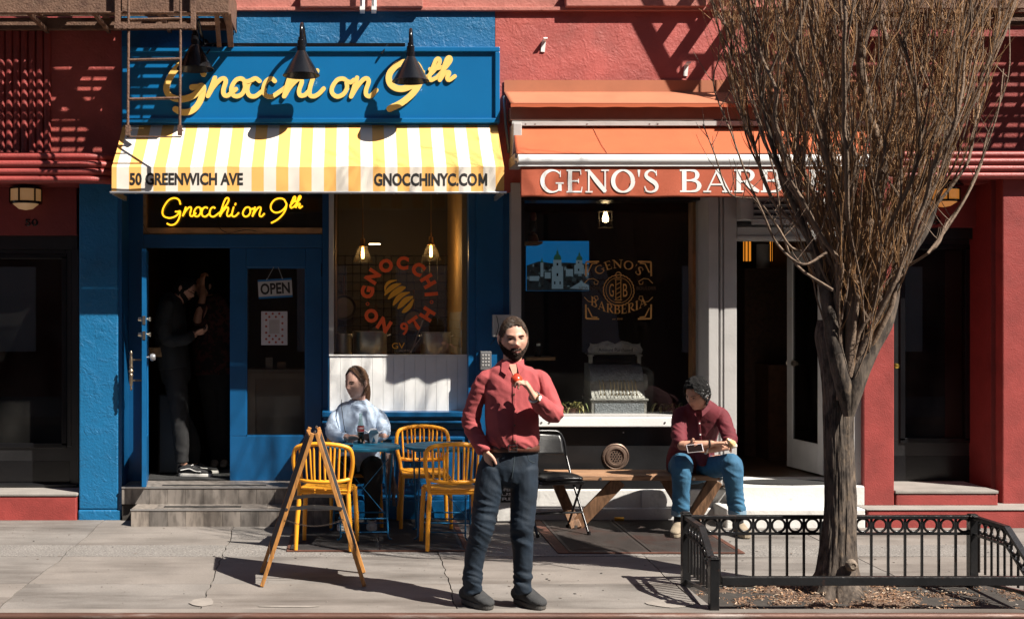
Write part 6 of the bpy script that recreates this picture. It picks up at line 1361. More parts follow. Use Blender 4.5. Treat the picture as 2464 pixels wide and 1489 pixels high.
for s, a in ((-1, ((1227, 873), (1209, 864), (1206, 893), (1219, 903))), (1, ((1242, 873), (1260, 864), (1262, 887), (1249, 901)))):
    m = MB(); m.poly([lp(*a[0], -.075), lp(*a[1], -.035), lp(*a[2], -.085), lp(*a[3], -.103)]); m.build('collar_wing', SHIRT, man, solid=.005)
m = MB(); m.grid(lambda u, v: fs(1231+9*(u-.5), 908+166*v, MY, .0025), 3, 40); m.build('placket', SHIRT, man, smooth=60, solid=.002)
BTN = M('shirt_button', (.10, .055, .03), .35)
for py in (915, 945, 980, 1018, 1055): m = MB(); m.lathe([(.0058, -.003), (.0058, .002)], fs(1231, py, MY, .004), 12, 'Y'); m.build('button', BTN, man)
m = MB(); m.poly([lp(1225, 876, -.078), lp(1243, 876, -.078), fs(1239, 893, MY, .004), fs(1232, 905, MY, .004), fs(1227, 893, MY, .004)]); m.build('open_neck', SK1, man)
# trousers, belt
tr_ = MB()
loft(tr_, [(lp(1234, 1070, .0), .148, .112), (lp(1232, 1095, .005), .162, .118), (lp(1225, 1122, .01), .178, .122), (lp(1222, 1138, .01), .168, .112)], ends=(0, 1), n=26)
loft(tr_, [(lp(1184, 1128, .005), .090, .105), (lp(1177, 1165, .0), .086, .098), (lp(1168, 1225, -.005), .077, .086), (lp(1159, 1274, -.01), .068, .078), (lp(1144, 1328, .01), .0625, .070), (lp(1137, 1385, .02), .054, .060), (lp(1137, 1412, .02), .051, .056), (lp(1139, 1424, .02), .050, .055)], ends=(1, 0))
loft(tr_, [(lp(1260, 1128, .005), .090, .105), (lp(1262, 1165, .0), .083, .098), (lp(1259, 1222, -.005), .077, .086), (lp(1256, 1274, -.01), .068, .078), (lp(1258, 1328, .01), .062, .070), (lp(1258, 1383, .02), .053, .060), (lp(1258, 1412, .02), .051, .056), (lp(1260, 1424, .02), .050, .055)], ends=(1, 0))
zt1 = [(lp(1160, 1270, -.05), .10, 1.5, (6, 5, 22)), (lp(1256, 1275, -.05), .10, 1.5, (6, 5, 22)), (lp(1138, 1400, 0), .09, 1.9, (6, 6, 30)), (lp(1258, 1400, 0), .09, 1.9, (6, 6, 30)), (lp(1222, 1165, -.1), .10, 1.0, (14, 5, 14)), (lp(1165, 1205, -.08), .1, .8, (8, 5, 18))]
jeans = grown(tr_, 'trousers', JEAN, man, .0065, 3, folds(.0085, zt1, 5)); fj = front(jeans)
LEA = M('brown_leather', (.085, .030, .018), .4, var=.3, vs=30, bump=.2, bs=120)
m = MB(); cb = lp(1234, 1078, -.002)
m.grid(lambda u, v: cb+Vector((.161*math.cos(2*math.pi*u), .123*math.sin(2*math.pi*u), -.02+.04*v-.006*math.sin(2*math.pi*u))), 64, 2)
m.build('belt', LEA, man, smooth=60, solid=.006)
m = MB(); bb_ = lp(1234, 1078, -.133); 
for q in ((-.024, .024, .017, .022), (-.024, .024, -.022, -.017), (-.027, -.0235, -.022, .022), (.0235, .027, -.022, .022), (-.0, .024, -.002, .002)): m.box(bb_.x+q[0], bb_.x+q[1], bb_.y-.006, bb_.y+.002, bb_.z+q[2], bb_.z+q[3])
m.build('buckle', STEEL, man)
m = MB(); m.tube([fj(1233-k*.7, 1090+k*5.5, MY, .0) for k in range(11)], .003, 6); m.tube([fj(*p, MY, .0) for p in cr([(1264, 1090), (1268, 1103), (1282, 1110)], 5)], .0025, 6); m.tube([fj(*p, MY, .0) for p in cr([(1182, 1097), (1192, 1100), (1203, 1090)], 5)], .0025, 6); m.build('seam', M('seam_thread', (.03, .045, .055), .8), man)
# hair, beard, brows, eyes, mouth
DKB = HAIRB('brown_hair', (.042, .025, .016))
def hair1(a, p): 
    hl = .078-.026*abs(math.sin(a))**3 if abs(a) < .62 else .052 if abs(a) < .95 else (.012 if abs(a) < 1.30 else (-.012 if abs(a) < 1.42 else (.022 if abs(a) < 1.95 else -.07)))
    if .62 <= abs(a) < 1.0: hl = .066-.10*(abs(a)-.62)
    return p.z-hl-.010*jag(a, p, 150, 1)
shell(HT, 'hair', DKB, man, hair1, lambda a, p: .0045+.004*jag(a, p, 90, 2)+.004*max(0, p.z-.07)/.05+.004*(abs(a) < .6)*min(1, max(0, (.11-p.z)/.03)), nu=120, nv=120)
def beard1(a, p):
    if abs(a) > 1.62: return -1
    top = -.058+.055*max(0, (abs(a)-.6)/.95)**1.3
    if abs(p.x) < .03: top = -.047
    if abs(p.x) < .024 and -.072 < p.z < -.058: return -1
    return top-p.z+.004*jag(a, p, 170, 5)
shell(HT, 'beard', HAIRB('beard_hair', (.022, .014, .010)), man, beard1, lambda a, p: .002+.008*min(1, max(0, (-.05-p.z)/.04))*max(0, math.cos(a))**.5+.003*jag(a, p, 130, 7), nu=110, nv=110)
def spot(cx_, cz_, rx, rz): return lambda a, p: (1-((p.x-cx_)/rx)**2-((p.z-cz_)/rz)**2) if abs(a) < 1.3 else -1
LIP = M('lips', (.36, .12, .10), .45); EYED = M('dark_eye', (.03, .02, .015), .15); EYEW = M('eye_white', (.20, .15, .13), .3)
def features(T, par, female=False, brow=DKB, lip=LIP, lipw=.022):
    for s in (-1, 1):
        hq = lambda x, z, o=0: T @ (head_pt(math.asin(max(-1, min(1, x/(.0775*math.sqrt(1-(z/.122)**2))))), math.acos(z/.122), female)+Vector((0, -o, 0)))
        m = MB(); pts = [hq(s*x, z, .0005) for x, z in ((.013, .0190), (.021, .0215), (.032, .0235), (.042, .0225), (.049, .0185))]; m.tube([Vector(q) for q in cr(pts, 3)], [.0016, .0026, .003, .0032, .0032, .0032, .0032, .003, .0028, .0026, .0022, .0018, .0012][:13], 8); m.build('eyebrow', brow, par, smooth=60)
        m = MB(); pts = [hq(s*x, z, .0006) for x, z in ((.019, .0035), (.025, .0072), (.031, .0082), (.037, .0070), (.044, .0032))]; m.tube([Vector(q) for q in cr(pts, 3)], .0013, 6); m.build('eyelid', brow, par, smooth=60)
        shell(T, 'eye', EYEW, par, spot(s*.031, .0035, .0115, .0034), lambda a, p: .0012, female, 220, 220, win=(.9, -.015, .035)); shell(T, 'iris', EYED, par, spot(s*.030, .0038, .0058, .0044), lambda a, p: .0020, female, 260, 260, win=(.9, -.015, .035))
    shell(T, 'lips', lip, par, spot(0, -.0672, lipw, .0072), lambda a, p: .0016 if abs(p.z+.0665) > .0014 else .0004, female, 220, 220, win=(.6, -.085, -.05))
features(HT, man)
def strands(T, par, mat, mask, n, L_, comb, lift, seed, female=False, r=.0008):
    """single hairs lying over the scalp, combed along comb(a, p)"""
    g_ = random.Random(seed); m = MB(); k = 0; tries = 0
    while k < n and tries < n*40:
        tries += 1; a = g_.uniform(-math.pi, math.pi); z = g_.uniform(-.12, .122); ph = math.acos(max(-1, min(1, z/.122))); p = head_pt(a, ph, female)
        if mask(a, p) <= .001: continue
        nm = Vector((p.x/.0775**2, p.y/.098**2, p.z/.122**2)).normalized(); t = comb(a, p)+Vector((g_.gauss(0, .16), g_.gauss(0, .16), g_.gauss(0, .12))); t = t-nm*t.dot(nm)
        if t.length < .05: continue
        t.normalize(); q = L_*g_.uniform(.6, 1.2); b = p+nm*lift; m.tube([T @ b, T @ (b+t*q*.5+nm*(.004+.1*q)), T @ (b+t*q-nm*(.06*q)+Vector((0, 0, -.05*q)))], [r, r, r*.4], 3, cap=False); k += 1
    o = m.build('hair_strands', mat, par, smooth=70, flip=False); o['kind'] = 'stuff'
DKB2 = M('brown_hair_lit_tint', (.075, .045, .028), .45, var=.5, vs=40); BRD2 = M('beard_hair_lit_tint', (.05, .032, .022), .5, var=.5, vs=40)  # lighter copies of the hair colours, highlights painted into the strands
strands(HT, man, DKB2, lambda a, p: hair1(a, p)-.004, 1800, .016, lambda a, p: Vector((.9, -.5, -.1)) if p.z > .05 else Vector((0, .5, -.8)), .004, 3)
strands(HT, man, BRD2, beard1, 1300, .011, lambda a, p: Vector((0, -.2, -1)), .005, 4)
# clogs
CLOG = M('grey_felt_clog', (.032, .033, .035), .9, var=.25, vs=18, bump=.4, bs=160, dirt=('#6b6862', 20, .58, .8, .35)); SOLE = M('clog_sole', (.05, .048, .046), .7, var=.3, vs=12, dirt=('#6a5c4e', 9, .55, .8, .4))
for hx_, tx_ in ((1118, 1180), (1243, 1307)):
    hpt = Vector((X(hx_, -3.10), -3.10, 0)); tpt = Vector((X(tx_, -3.31), -3.275, 0)); d = (tpt-hpt); L_ = d.length; d.normalize(); sd = Vector((-d.y, d.x, 0)); m = MB(); f = lambda s, z: hpt+d*L_*s+Vector((0, 0, z))
    loft(m, [(f(-.02, .060), .038, .040), (f(.12, .072), .046, .052), (f(.3, .078), .050, .056), (f(.52, .066), .053, .048), (f(.75, .052), .056, .036), (f(.94, .044), .050, .028), (f(1.02, .040), .036, .02)], sd, 20, 4)
    grown(m, 'clog', CLOG, man, .005, 2); m = MB(); ol = []
    for k in range(28):
        a = 2*math.pi*k/28; s_ = .5+.56*math.cos(a); w_ = (.056 if math.cos(a) > 0 else .047)*abs(math.sin(a))**.6*(1 if math.sin(a) > 0 else -1); ol.append(tuple(hpt+d*L_*s_+sd*w_+Vector((0, 0, .002))))
    m.prism(ol, (0, 0, .034)); m.build('sole', SOLE, man, bevel=.008)
# watch, apple
wc = lp(1285.5, 955, -.228); wd_ = (hw-lp(1308, 975, -.16)).normalized(); e1 = wd_.orthogonal().normalized(); e2 = wd_.cross(e1)
m = MB(); m.tube([wc+(e1*math.cos(a)+e2*math.sin(a))*.033 for a in (2*math.pi*k/24 for k in range(24))], .008, 8, closed=True); fdir = Vector((.45, -.85, .1)); fdir = (fdir-wd_*fdir.dot(wd_)).normalized()
m.build('watch_band', STEEL, man, smooth=60); fc0 = wc+fdir*.036; q = fdir.orthogonal().normalized(); q2 = fdir.cross(q); m = MB(); m.prism([fc0+(q*math.cos(a)+q2*math.sin(a))*.021 for a in (2*math.pi*k/24 for k in range(24))], fdir*.008); m.build('watch_case', M('gold_watch', (.55, .36, .16), .25, metal=1), man); m = MB(); m.prism([fc0+fdir*.0085+(q*math.cos(a)+q2*math.sin(a))*.016 for a in (2*math.pi*k/20 for k in range(20))], fdir*.001); m.build('watch_dial', WPRINT, man)
APL = M('apple_skin', (.50, .045, .02), .3, var=.3, vs=9, dirt=('#d98a3c', 9, .48, .7, .8)); ac_ = lp(1243, 914, -.222)
m = MB(); pr_ = [(math.sin(math.pi*k/16)*.037*(1-.04*(k/16)), .037*(-math.cos(math.pi*k/16))*.92+(.006 if k > 13 else 0)-(.010 if k == 16 else 0)) for k in range(17)]; m.lathe(pr_, ac_, 24, capb=False, capt=False)
apple = m.build('apple', APL, smooth=70); tag(apple, 'half eaten red and yellow apple held up by the bearded man', 'apple')

# ---------------------------------------------------------------- woman at the table
SK2 = skin('pale_skin', (.55, .33, .26)); TOP = M('light_blue_knit', (.43, .53, .67), .85, var=.16, vs=22, weave=420, bump=.2, bs=240, dirt=('#d8dfe8', 16, .52, .8, .35)); BLK = M('black_cotton', (.010, .010, .011), .85, var=.2, vs=10)
body = MB(); WT = head_T(W(857, 922, -.40), -44, 4, 0, 1.08); add_head(body, WT, True)
w = lambda px, py, Y: W(px, py, Y)
loft(body, [(w(864, 945, -.36), .054, .056), (w(864, 962, -.34), .056, .058), (w(862, 978, -.34), .09, .07), (w(862, 1010, -.34), .16, .11), (w(861, 1080, -.32), .16, .12), (w(861, 1130, -.30), .17, .13)])
loft(body, [(w(818, 1000, -.36), .036), (w(797, 1040, -.50), .042), (w(818, 1050, -.62), .036), (w(838, 1052, -.68), .028)]); loft(body, [(w(908, 1000, -.36), .036), (w(927, 1040, -.50), .042), (w(905, 1050, -.62), .036), (w(878, 1051, -.66), .028)])
hand(body, w(838, 1050, -.68), (1, -.25, .05), (0, -.2, -1), (25, 25, 15), 1, .92); hand(body, w(880, 1052, -.66), (-1, -.2, 0), (0, .2, -1), (20, 25, 15), -1, .92)
loft(body, [(w(835, 1128, -.35), .07), (w(828, 1125, -.62), .06), (w(825, 1250, -.50), .04)]); loft(body, [(w(888, 1128, -.35), .07), (w(897, 1125, -.62), .06), (w(894, 1250, -.50), .04)])
wom = grown(body, 'person', SK2, None, .005, 2); tag(wom, 'woman in light blue top sitting at the blue table, looking left', 'person')
sh = MB()
loft(sh, [(w(863, 962, -.34), .07, .065), (w(863, 968, -.34), .11, .08), (w(862, 978, -.34), .165, .098), (w(861, 992, -.355), .188, .118), (w(861, 1010, -.37), .184, .138), (w(860, 1035, -.385), .182, .145), (w(860, 1065, -.37), .182, .14), (w(860, 1105, -.34), .20, .155)], n=28, ends=(0, 1))
loft(sh, [(w(822, 994, -.34), .050), (w(810, 1004, -.37), .060), (w(802, 1024, -.43), .062), (w(801, 1043, -.52), .056), (w(816, 1051, -.61), .046), (w(832, 1052, -.665), .038)], ends=(1, 0)); loft(sh, [(w(902, 994, -.34), .050), (w(913, 1004, -.37), .060), (w(920, 1024, -.43), .062), (w(921, 1043, -.52), .056), (w(904, 1051, -.61), .046), (w(886, 1052, -.65), .038)], ends=(1, 0))
grown(sh, 'knit_top', TOP, wom, .007, 3, folds(.005, [(w(797, 1030, -.45), .09, 1.8, (6, 6, 26)), (w(925, 1030, -.45), .09, 1.8, (6, 6, 26)), (w(860, 1055, -.5), .12, 1.2, (8, 4, 22))], 9))
m = MB(); c = w(863, 964, -.345); m.tube([c+Vector((.074*math.cos(a), .070*math.sin(a), -.012*math.sin(a)*-1)) for a in (2*math.pi*k/28 for k in range(28))], .007, 8, closed=True); m.build('neckband', TOP, wom, smooth=60)
pt = MB(); loft(pt, [(w(861, 1105, -.30), .20, .16), (w(861, 1130, -.30), .205, .15)], n=24)
loft(pt, [(w(838, 1130, -.32), .10), (w(830, 1125, -.48), .095), (w(826, 1124, -.62), .085), (w(825, 1165, -.62), .075), (w(824, 1225, -.54), .062), (w(824, 1246, -.52), .058)], ends=(1, 0)); loft(pt, [(w(886, 1130, -.32), .10), (w(894, 1125, -.48), .095), (w(898, 1124, -.62), .085), (w(897, 1165, -.62), .075), (w(895, 1225, -.54), .062), (w(894, 1246, -.52), .058)], ends=(1, 0))
grown(pt, 'trousers', BLK, wom, .009, 3, folds(.006, [], 4))
SNK = M('white_sneaker', (.50, .48, .46), .6, var=.08, vs=20); SLW = M('sneaker_sole', (.55, .53, .50), .6)
def sneaker(par, px, Yh, Yt, dxp=0, mat=SNK, sole=SLW, z0=.012, k=1.0):
    h_ = Vector((X(px, Yh), Yh, z0)); t_ = Vector((X(px+dxp, Yt), Yt, z0)); d = t_-h_; L_ = d.length; d.normalize(); sd = Vector((-d.y, d.x, 0)); f = lambda s, z: h_+d*L_*s+Vector((0, 0, z*k)); m = MB()
    loft(m, [(f(-.02, .06), .032*k, .045*k), (f(.15, .066), .036*k, .05*k), (f(.38, .060), .040*k, .044*k), (f(.65, .045), .044*k, .028*k), (f(.9, .036), .040*k, .02*k), (f(1.0, .033), .03*k, .015*k)], sd, 16, 4); grown(m, 'shoe', mat, par, .006, 2)
    m = MB(); ol = [tuple(h_+d*L_*(.5+.55*math.cos(a))+sd*(.045*k*abs(math.sin(a))**.6*(1 if math.sin(a) > 0 else -1))) for a in (2*math.pi*q/24 for q in range(24))]; m.prism(ol, (0, 0, .026*k)); m.build('shoe_sole', sole, par, bevel=.006)
    m = MB()
    for q in range(5): s = .33+.08*q; m.bar(f(s, .10-.013*q*1.2)-sd*.022*k, f(s+.03, .10-.013*q*1.2)+sd*.022*k, .006, .004)
    m.build('laces', WPRINT, par)
sneaker(wom, 825, -.42, -.64, -3); sneaker(wom, 893, -.42, -.63, 2)
BRH = HAIRB('light_brown_hair', (.085, .042, .024))
def hair2(a, p):
    aa = abs(a); hl = .102 if aa < .35 else .102-.036*(aa-.35)/.55 if aa < .9 else .066-.070*(aa-.9)/.55 if aa < 1.45 else -.004-.10*min(1, (aa-1.45)/.5)
    return p.z-hl
shell(WT, 'hair', BRH, wom, hair2, lambda a, p: .008+.006*max(0, p.z)/.12+.003*jag(a, p, 60, 3), True)
m = MB(); pb = WT @ Vector((0, .098, -.0)); loft(m, [(pb, .030, .030), (pb+Vector((.02, .03, -.05)), .030, .028), (pb+Vector((.025, .035, -.13)), .026, .024), (pb+Vector((.02, .03, -.2)), .012, .012)]); grown(m, 'ponytail', BRH, wom, .006, 2)
strands(WT, wom, M('light_hair_lit_tint', (.16, .085, .045), .4, var=.5, vs=40), hair2, 900, .05, lambda a, p: Vector((0, 1, .1 if p.y < 0 else -.3)), .008, 5, True)  # strands paler than the hair below, a sheen put into the colour
features(WT, wom, True, BRH, M('pale_lips', (.42, .17, .15), .45), .019)
m = MB(); m.tube([Vector(p) for p in cr([w(822, 962, -.36), w(822, 980, -.468), w(825, 1005, -.525), w(829, 1030, -.548), w(834, 1050, -.548)], 5)], .007, 8, flat=.4); m.build('bag_strap', BLK, wom, smooth=60)
SCF = M('plaid_wool', (.22, .16, .145), .95, var=.5, vs=11, weave=300, bump=.4, bs=160, dirt=('#4a3a30', 7, .5, .6, .8))
scf = thing('scarf', 'fringed grey-brown plaid wool scarf hanging beside the seated woman\'s legs', 'scarf', w(940, 1200, -.55))
def sc_pt(u, v): px = 918+26*u+14*v+3*math.sin(u*9+v*4); py = 1086+95*v+6*u; return W(px, py, -.52-.03*math.sin(u*7+v*2)-.02*v)
m = MB(); m.grid(sc_pt, 14, 20); m.build('cloth', SCF, scf, smooth=70, solid=.012)
for k in range(9): u = (k+.5)/9; a = sc_pt(u, 1); m = MB(); m.tube([a, a+Vector((rnd.uniform(-.008, .008), 0, -.05)), a+Vector((rnd.uniform(-.012, .012), 0, -.105-rnd.uniform(0, .02)))], [.007, .006, .003], 6); m.build('tassel', SCF, scf, smooth=60)

# ---------------------------------------------------------------- man on the bench
SK3 = skin('tan_skin', (.50, .27, .185)); MAR = M('maroon_oxford', (.120, .012, .020), .8, var=.15, vs=12, weave=500, bump=.25, bs=260); DEN = M('blue_denim', (.030, .118, .215), .8, var=.25, vs=7, bump=.35, bs=280, dirt=('#5f93ad', 6, .54, .8, .35))
body = MB(); ST = head_T(W(1677, 949, -.78), -56, 20, 6, 1.02); add_head(body, ST)
loft(body, [(w(1681, 966, -.72), .055, .058), (w(1685, 982, -.66), .06, .062), (w(1685, 1000, -.6), .12, .08), (w(1676, 1050, -.45), .13, .10), (w(1664, 1115, -.33), .14, .11)])
LA = [(w(1644, 1008, -.60), .036), (w(1634, 1066, -.86), .042), (w(1672, 1070, -.95), .036), (w(1714, 1067, -1.0), .027)]; RA = [(w(1730, 1008, -.60), .036), (w(1760, 1062, -.83), .042), (w(1728, 1076, -.92), .036), (w(1697, 1083, -.97), .027)]
loft(body, LA, (0, 1, 0)); loft(body, RA, (0, 1, 0))
hand(body, w(1716, 1067, -1.0), (1, -.1, .05), (0, -.2, -1), (28, 35, 25), 1, 1.0); hand(body, w(1695, 1083, -.97), (-1, -.12, .22), (.1, -.5, .8), (35, 40, 30), 1, 1.0)
loft(body, [(w(1640, 1120, -.4), .075), (w(1640, 1118, -.8), .06), (w(1636, 1235, -.74), .04), (w(1630, 1262, -.74), .038)]); loft(body, [(w(1690, 1120, -.4), .075), (w(1762, 1120, -.8), .06), (w(1773, 1235, -.76), .04), (w(1778, 1262, -.76), .038)])
sman = grown(body, 'person', SK3, None, .005, 2); tag(sman, 'man in maroon shirt and blue jeans hunched on the bench with phone and food', 'person')
sh = MB()
loft(sh, [(w(1683, 972, -.70), .07, .065), (w(1684, 979, -.67), .12, .085), (w(1684, 994, -.62), .172, .105), (w(1680, 1025, -.53), .178, .125), (w(1670, 1065, -.43), .18, .13), (w(1662, 1100, -.36), .20, .15), (w(1660, 1128, -.33), .20, .15)], n=26, ends=(0, 0))
loft(sh, [(w(1652, 990, -.62), .052), (w(1637, 999, -.62), .064), (w(1634, 1030, -.73), .060), (w(1636, 1060, -.84), .056), (w(1643, 1069, -.875), .052)], (0, 1, 0), ends=(1, 0)); loft(sh, [(w(1718, 990, -.62), .052), (w(1735, 999, -.62), .064), (w(1748, 1030, -.72), .060), (w(1757, 1058, -.81), .055), (w(1751, 1066, -.85), .051)], (0, 1, 0), ends=(1, 0))
loft(sh, [(w(1690, 1075, -.5), .07, .05), (w(1690, 1105, -.57), .055, .03), (w(1688, 1118, -.62), .03, .012)], (1, 0, 0))
grown(sh, 'shirt', MAR, sman, .007, 3, folds(.0075, [(w(1632, 1045, -.8), .1, 1.6, (8, 6, 22)), (w(1755, 1045, -.8), .1, 1.6, (8, 6, 22)), (w(1690, 1060, -.6), .12, 1.2, (14, 5, 8)), (w(1640, 1080, -.5), .12, 1.3, (9, 5, 16))], 12))
m = MB(); 
for pts in (((1672, 985), (1662, 968), (1658, 985), (1676, 1002)), ((1688, 985), (1708, 968), (1708, 985), (1690, 1002))): m.poly([W(*pts[0], -.775), W(*pts[1], -.74), W(*pts[2], -.765), W(*pts[3], -.79)])
m.build('collar', MAR, sman, solid=.005)
m = MB(); m.grid(lambda u, v: W(1680+8*(u-.5)+6*v, 1000+75*v, -.745+.13*v-.012*math.sin(math.pi*v)), 3, 16); m.build('placket', MAR, sman, smooth=60, solid=.004)
for py, Y in ((1018, -.735), (1045, -.69), (1066, -.66)): m = MB(); m.lathe([(.006, -.003), (.006, .003)], W(1682+(py-1000)*.07, py, Y), 10, 'Y'); m.build('button', WPRINT, sman)
pt = MB(); loft(pt, [(w(1662, 1112, -.33), .195, .15), (w(1664, 1135, -.34), .20, .13)], n=24)
loft(pt, [(w(1638, 1125, -.40), .105, .10), (w(1638, 1119, -.62), .095, .09), (w(1640, 1116, -.80), .086, .086), (w(1640, 1135, -.84), .080, .085), (w(1639, 1185, -.80), .068, .072), (w(1637, 1232, -.765), .064, .066), (w(1637, 1238, -.765), .065, .067)], ends=(1, 0)); loft(pt, [(w(1690, 1125, -.40), .105, .10), (w(1728, 1122, -.62), .095, .09), (w(1760, 1117, -.80), .086, .086), (w(1763, 1136, -.84), .080, .085), (w(1768, 1185, -.80), .068, .072), (w(1774, 1230, -.77), .064, .066), (w(1774, 1236, -.77), .065, .067)], ends=(1, 0))
grown(pt, 'jeans', DEN, sman, .007, 3, folds(.0085, [(w(1640, 1120, -.85), .11, 1.3, (10, 8, 18)), (w(1762, 1120, -.85), .11, 1.3, (10, 8, 18)), (w(1638, 1215, -.8), .1, 1.4, (6, 6, 24)), (w(1772, 1215, -.8), .1, 1.4, (6, 6, 24)), (w(1690, 1125, -.6), .12, 1.4, (12, 10, 6))], 15))
for px, py, Y in ((1637, 1233, -.765), (1774, 1231, -.77)): m = MB(); c = W(px, py, Y); m.lathe([(.068, -.022), (.071, -.02), (.071, .018), (.066, .02)], c, 24, capb=False, capt=False); m.build('turn_up', M('denim_inside', (.16, .25, .33), .85, var=.15, vs=30), sman, smooth=50, solid=.004)
SUE = M('beige_suede', (.26, .21, .15), .9, var=.2, vs=20, bump=.2, bs=120)
sneaker(sman, 1637, -.70, -.93, -14, SUE, SUE, .012, 1.1); sneaker(sman, 1772, -.70, -.91, 26, SUE, SUE, .003, 1.1)
m = MB(); loft(m, [(w(1635, 1240, -.76), .045), (w(1634, 1262, -.76), .044)]); loft(m, [(w(1775, 1238, -.77), .045), (w(1776, 1262, -.77), .044)]); m.build('socks', BLK, sman, smooth=60)
BKH = HAIRB('black_curly_hair', (.008, .0075, .0075))
def hair3(a, p):
    aa = abs(a); hl = .075 if aa < .5 else .075-.04*(aa-.5)/.4 if aa < .9 else .035-.055*(aa-.9)/.4 if aa < 1.3 else -.02-.075*min(1, (aa-1.3)/.6)
    return p.z-hl-.006*jag(a, p, 120, 4)
shell(ST, 'hair', BKH, sman, hair3, lambda a, p: .014+.014*max(0, p.z+.02)/.12+.011*jag(a, p, 52, 6)+.006*jag(a, p, 110, 8), False, 120, 120)
strands(ST, sman, M('black_hair_lit_tint', (.02, .019, .019), .35, var=.4, vs=40), hair3, 1500, .022, lambda a, p: Vector((math.sin(p.z*400+a*9), math.cos(p.x*380+a*5), math.sin(p.x*300+p.z*200))), .016, 6, False, .0014)  # strands in a lifted black, lit curls painted by colour
features(ST, sman, False, BKH, M('lips_tan', (.30, .11, .085), .45))
SHD = M('stubble', (.16, .085, .06), .7)
def brc(c, d, r, mat, nm, t=.006): d = Vector(d).normalized(); e1 = d.orthogonal().normalized(); e2 = d.cross(e1); m = MB(); m.tube([c+(e1*math.cos(a)+e2*math.sin(a))*r for a in (2*math.pi*k/20 for k in range(20))], t, 8, closed=True); m.build(nm, mat, sman, smooth=60)
brc(w(1700, 1082, -.965), (1, -.1, -.3), .031, STEEL, 'watch_band', .007); brc(w(1707, 1067, -.995), (1, -.1, 0), .030, BLK, 'bracelet', .005)
m = MB(); pc = w(1672, 1078, -1.035); ph2 = Matrix.Translation(pc) @ Matrix.Rotation(R(-6), 4, 'Y') @ Matrix.Rotation(R(-25), 4, 'X'); m.T = ph2; m.box(-.066, .066, -.004, .004, -.034, .034); o = m.build('phone', M('phone_case', (.45, .42, .44), .4), bevel=.006); tag(o, 'white cased phone held sideways by the man on the bench', 'phone'); m = MB(); m.T = ph2; m.box(-.058, .058, -.0055, -.0045, -.029, .029); m.build('screen', M('phone_screen', (.012, .008, .008), .1), o)
m = MB(); fcx = w(1757, 1066, -1.04); loft(m, [(fcx+Vector((-.02, 0, .03)), .012, .02), (fcx+Vector((0, 0, .01)), .022, .026), (fcx+Vector((.022, 0, -.012)), .026, .022), (fcx+Vector((.04, 0, -.02)), .012, .014)]); o = grown(m, 'pastry', M('pastry', (.62, .40, .18), .7, var=.4, vs=40, dirt=('#efe6d6', 26, .5, .6, .9)), None, .004, 1, folds(.006, [], 3, 1)); tag(o, 'half eaten pastry in the hand of the man on the bench', 'food')

# ---------------------------------------------------------------- two men inside the open restaurant door
DHOOD = M('charcoal_hoodie', (.016, .018, .020), .9, var=.2, vs=10); DPANT = M('charcoal_trousers', (.013, .013, .014), .9, var=.2, vs=10)
Yi = .72; v_ = lambda px, py, dy=0: W(px, py, Yi+dy)
body = MB(); IT = head_T(v_(446, 696), 78, 24, 0, 1.0); add_head(body, IT)
loft(body, [(v_(434, 712), .055, .058), (v_(420, 735), .07, .08), (v_(412, 780), .10, .13), (v_(415, 860), .10, .13)], (0, 1, 0)); loft(body, [(v_(398, 740, -.15), .05), (v_(400, 805, -.2), .042), (v_(440, 815, -.2), .036), (v_(466, 803, -.14), .027)]); loft(body, [(v_(398, 740, .15), .05), (v_(410, 805, .2), .042), (v_(470, 805, .05), .027)])
hand(body, v_(466, 803, -.13), (1, .15, .1), (0, .3, 1), (30, 40, 25), 1, 1.0)
for px2, dy in ((428, -.10), (455, .12)): loft(body, [(v_(420, 880, dy*.7), .075), (v_(425, 1000, dy), .05), (v_(px2+14, 1115, dy), .035)])
inm = grown(body, 'person', SK3, None, .006, 2); tag(inm, 'man in black hoodie and white-striped sneakers in the doorway looking at his phone', 'person')
sh = MB(); loft(sh, [(v_(425, 712), .075, .08), (v_(416, 728), .10, .16), (v_(410, 760), .145, .20), (v_(410, 810), .15, .19), (v_(417, 862), .145, .19), (v_(420, 885), .14, .19)], (1, 0, 0), n=24, ends=(0, 0)); loft(sh, [(v_(402, 735, -.16), .075), (v_(394, 775, -.2), .07), (v_(402, 815, -.22), .062), (v_(440, 818, -.21), .052), (v_(462, 806, -.15), .042)], ends=(1, 0)); loft(sh, [(v_(405, 735, .16), .075), (v_(410, 790, .22), .07), (v_(466, 808, .08), .042)], ends=(1, 0)); loft(sh, [(v_(404, 716, 0), .05, .09), (v_(398, 728, 0), .06, .1)], (1, 0, 0)); grown(sh, 'hoodie', DHOOD, inm, .009, 3, folds(.009, [], 21, .8))
pt = MB(); loft(pt, [(v_(420, 870), .14, .18), (v_(423, 905), .14, .17)], (1, 0, 0), n=22)
for px2, dy in ((428, -.10), (455, .12)): loft(pt, [(v_(421, 890, dy*.7), .11), (v_(430, 985, dy), .085), (v_(px2+8, 1060, dy), .07), (v_(px2+10, 1112, dy), .058)], ends=(1, 0))
grown(pt, 'trousers', DPANT, inm, .009, 3, folds(.009, [], 23, .8))
VB = M('black_canvas', (.012, .012, .013), .7); 
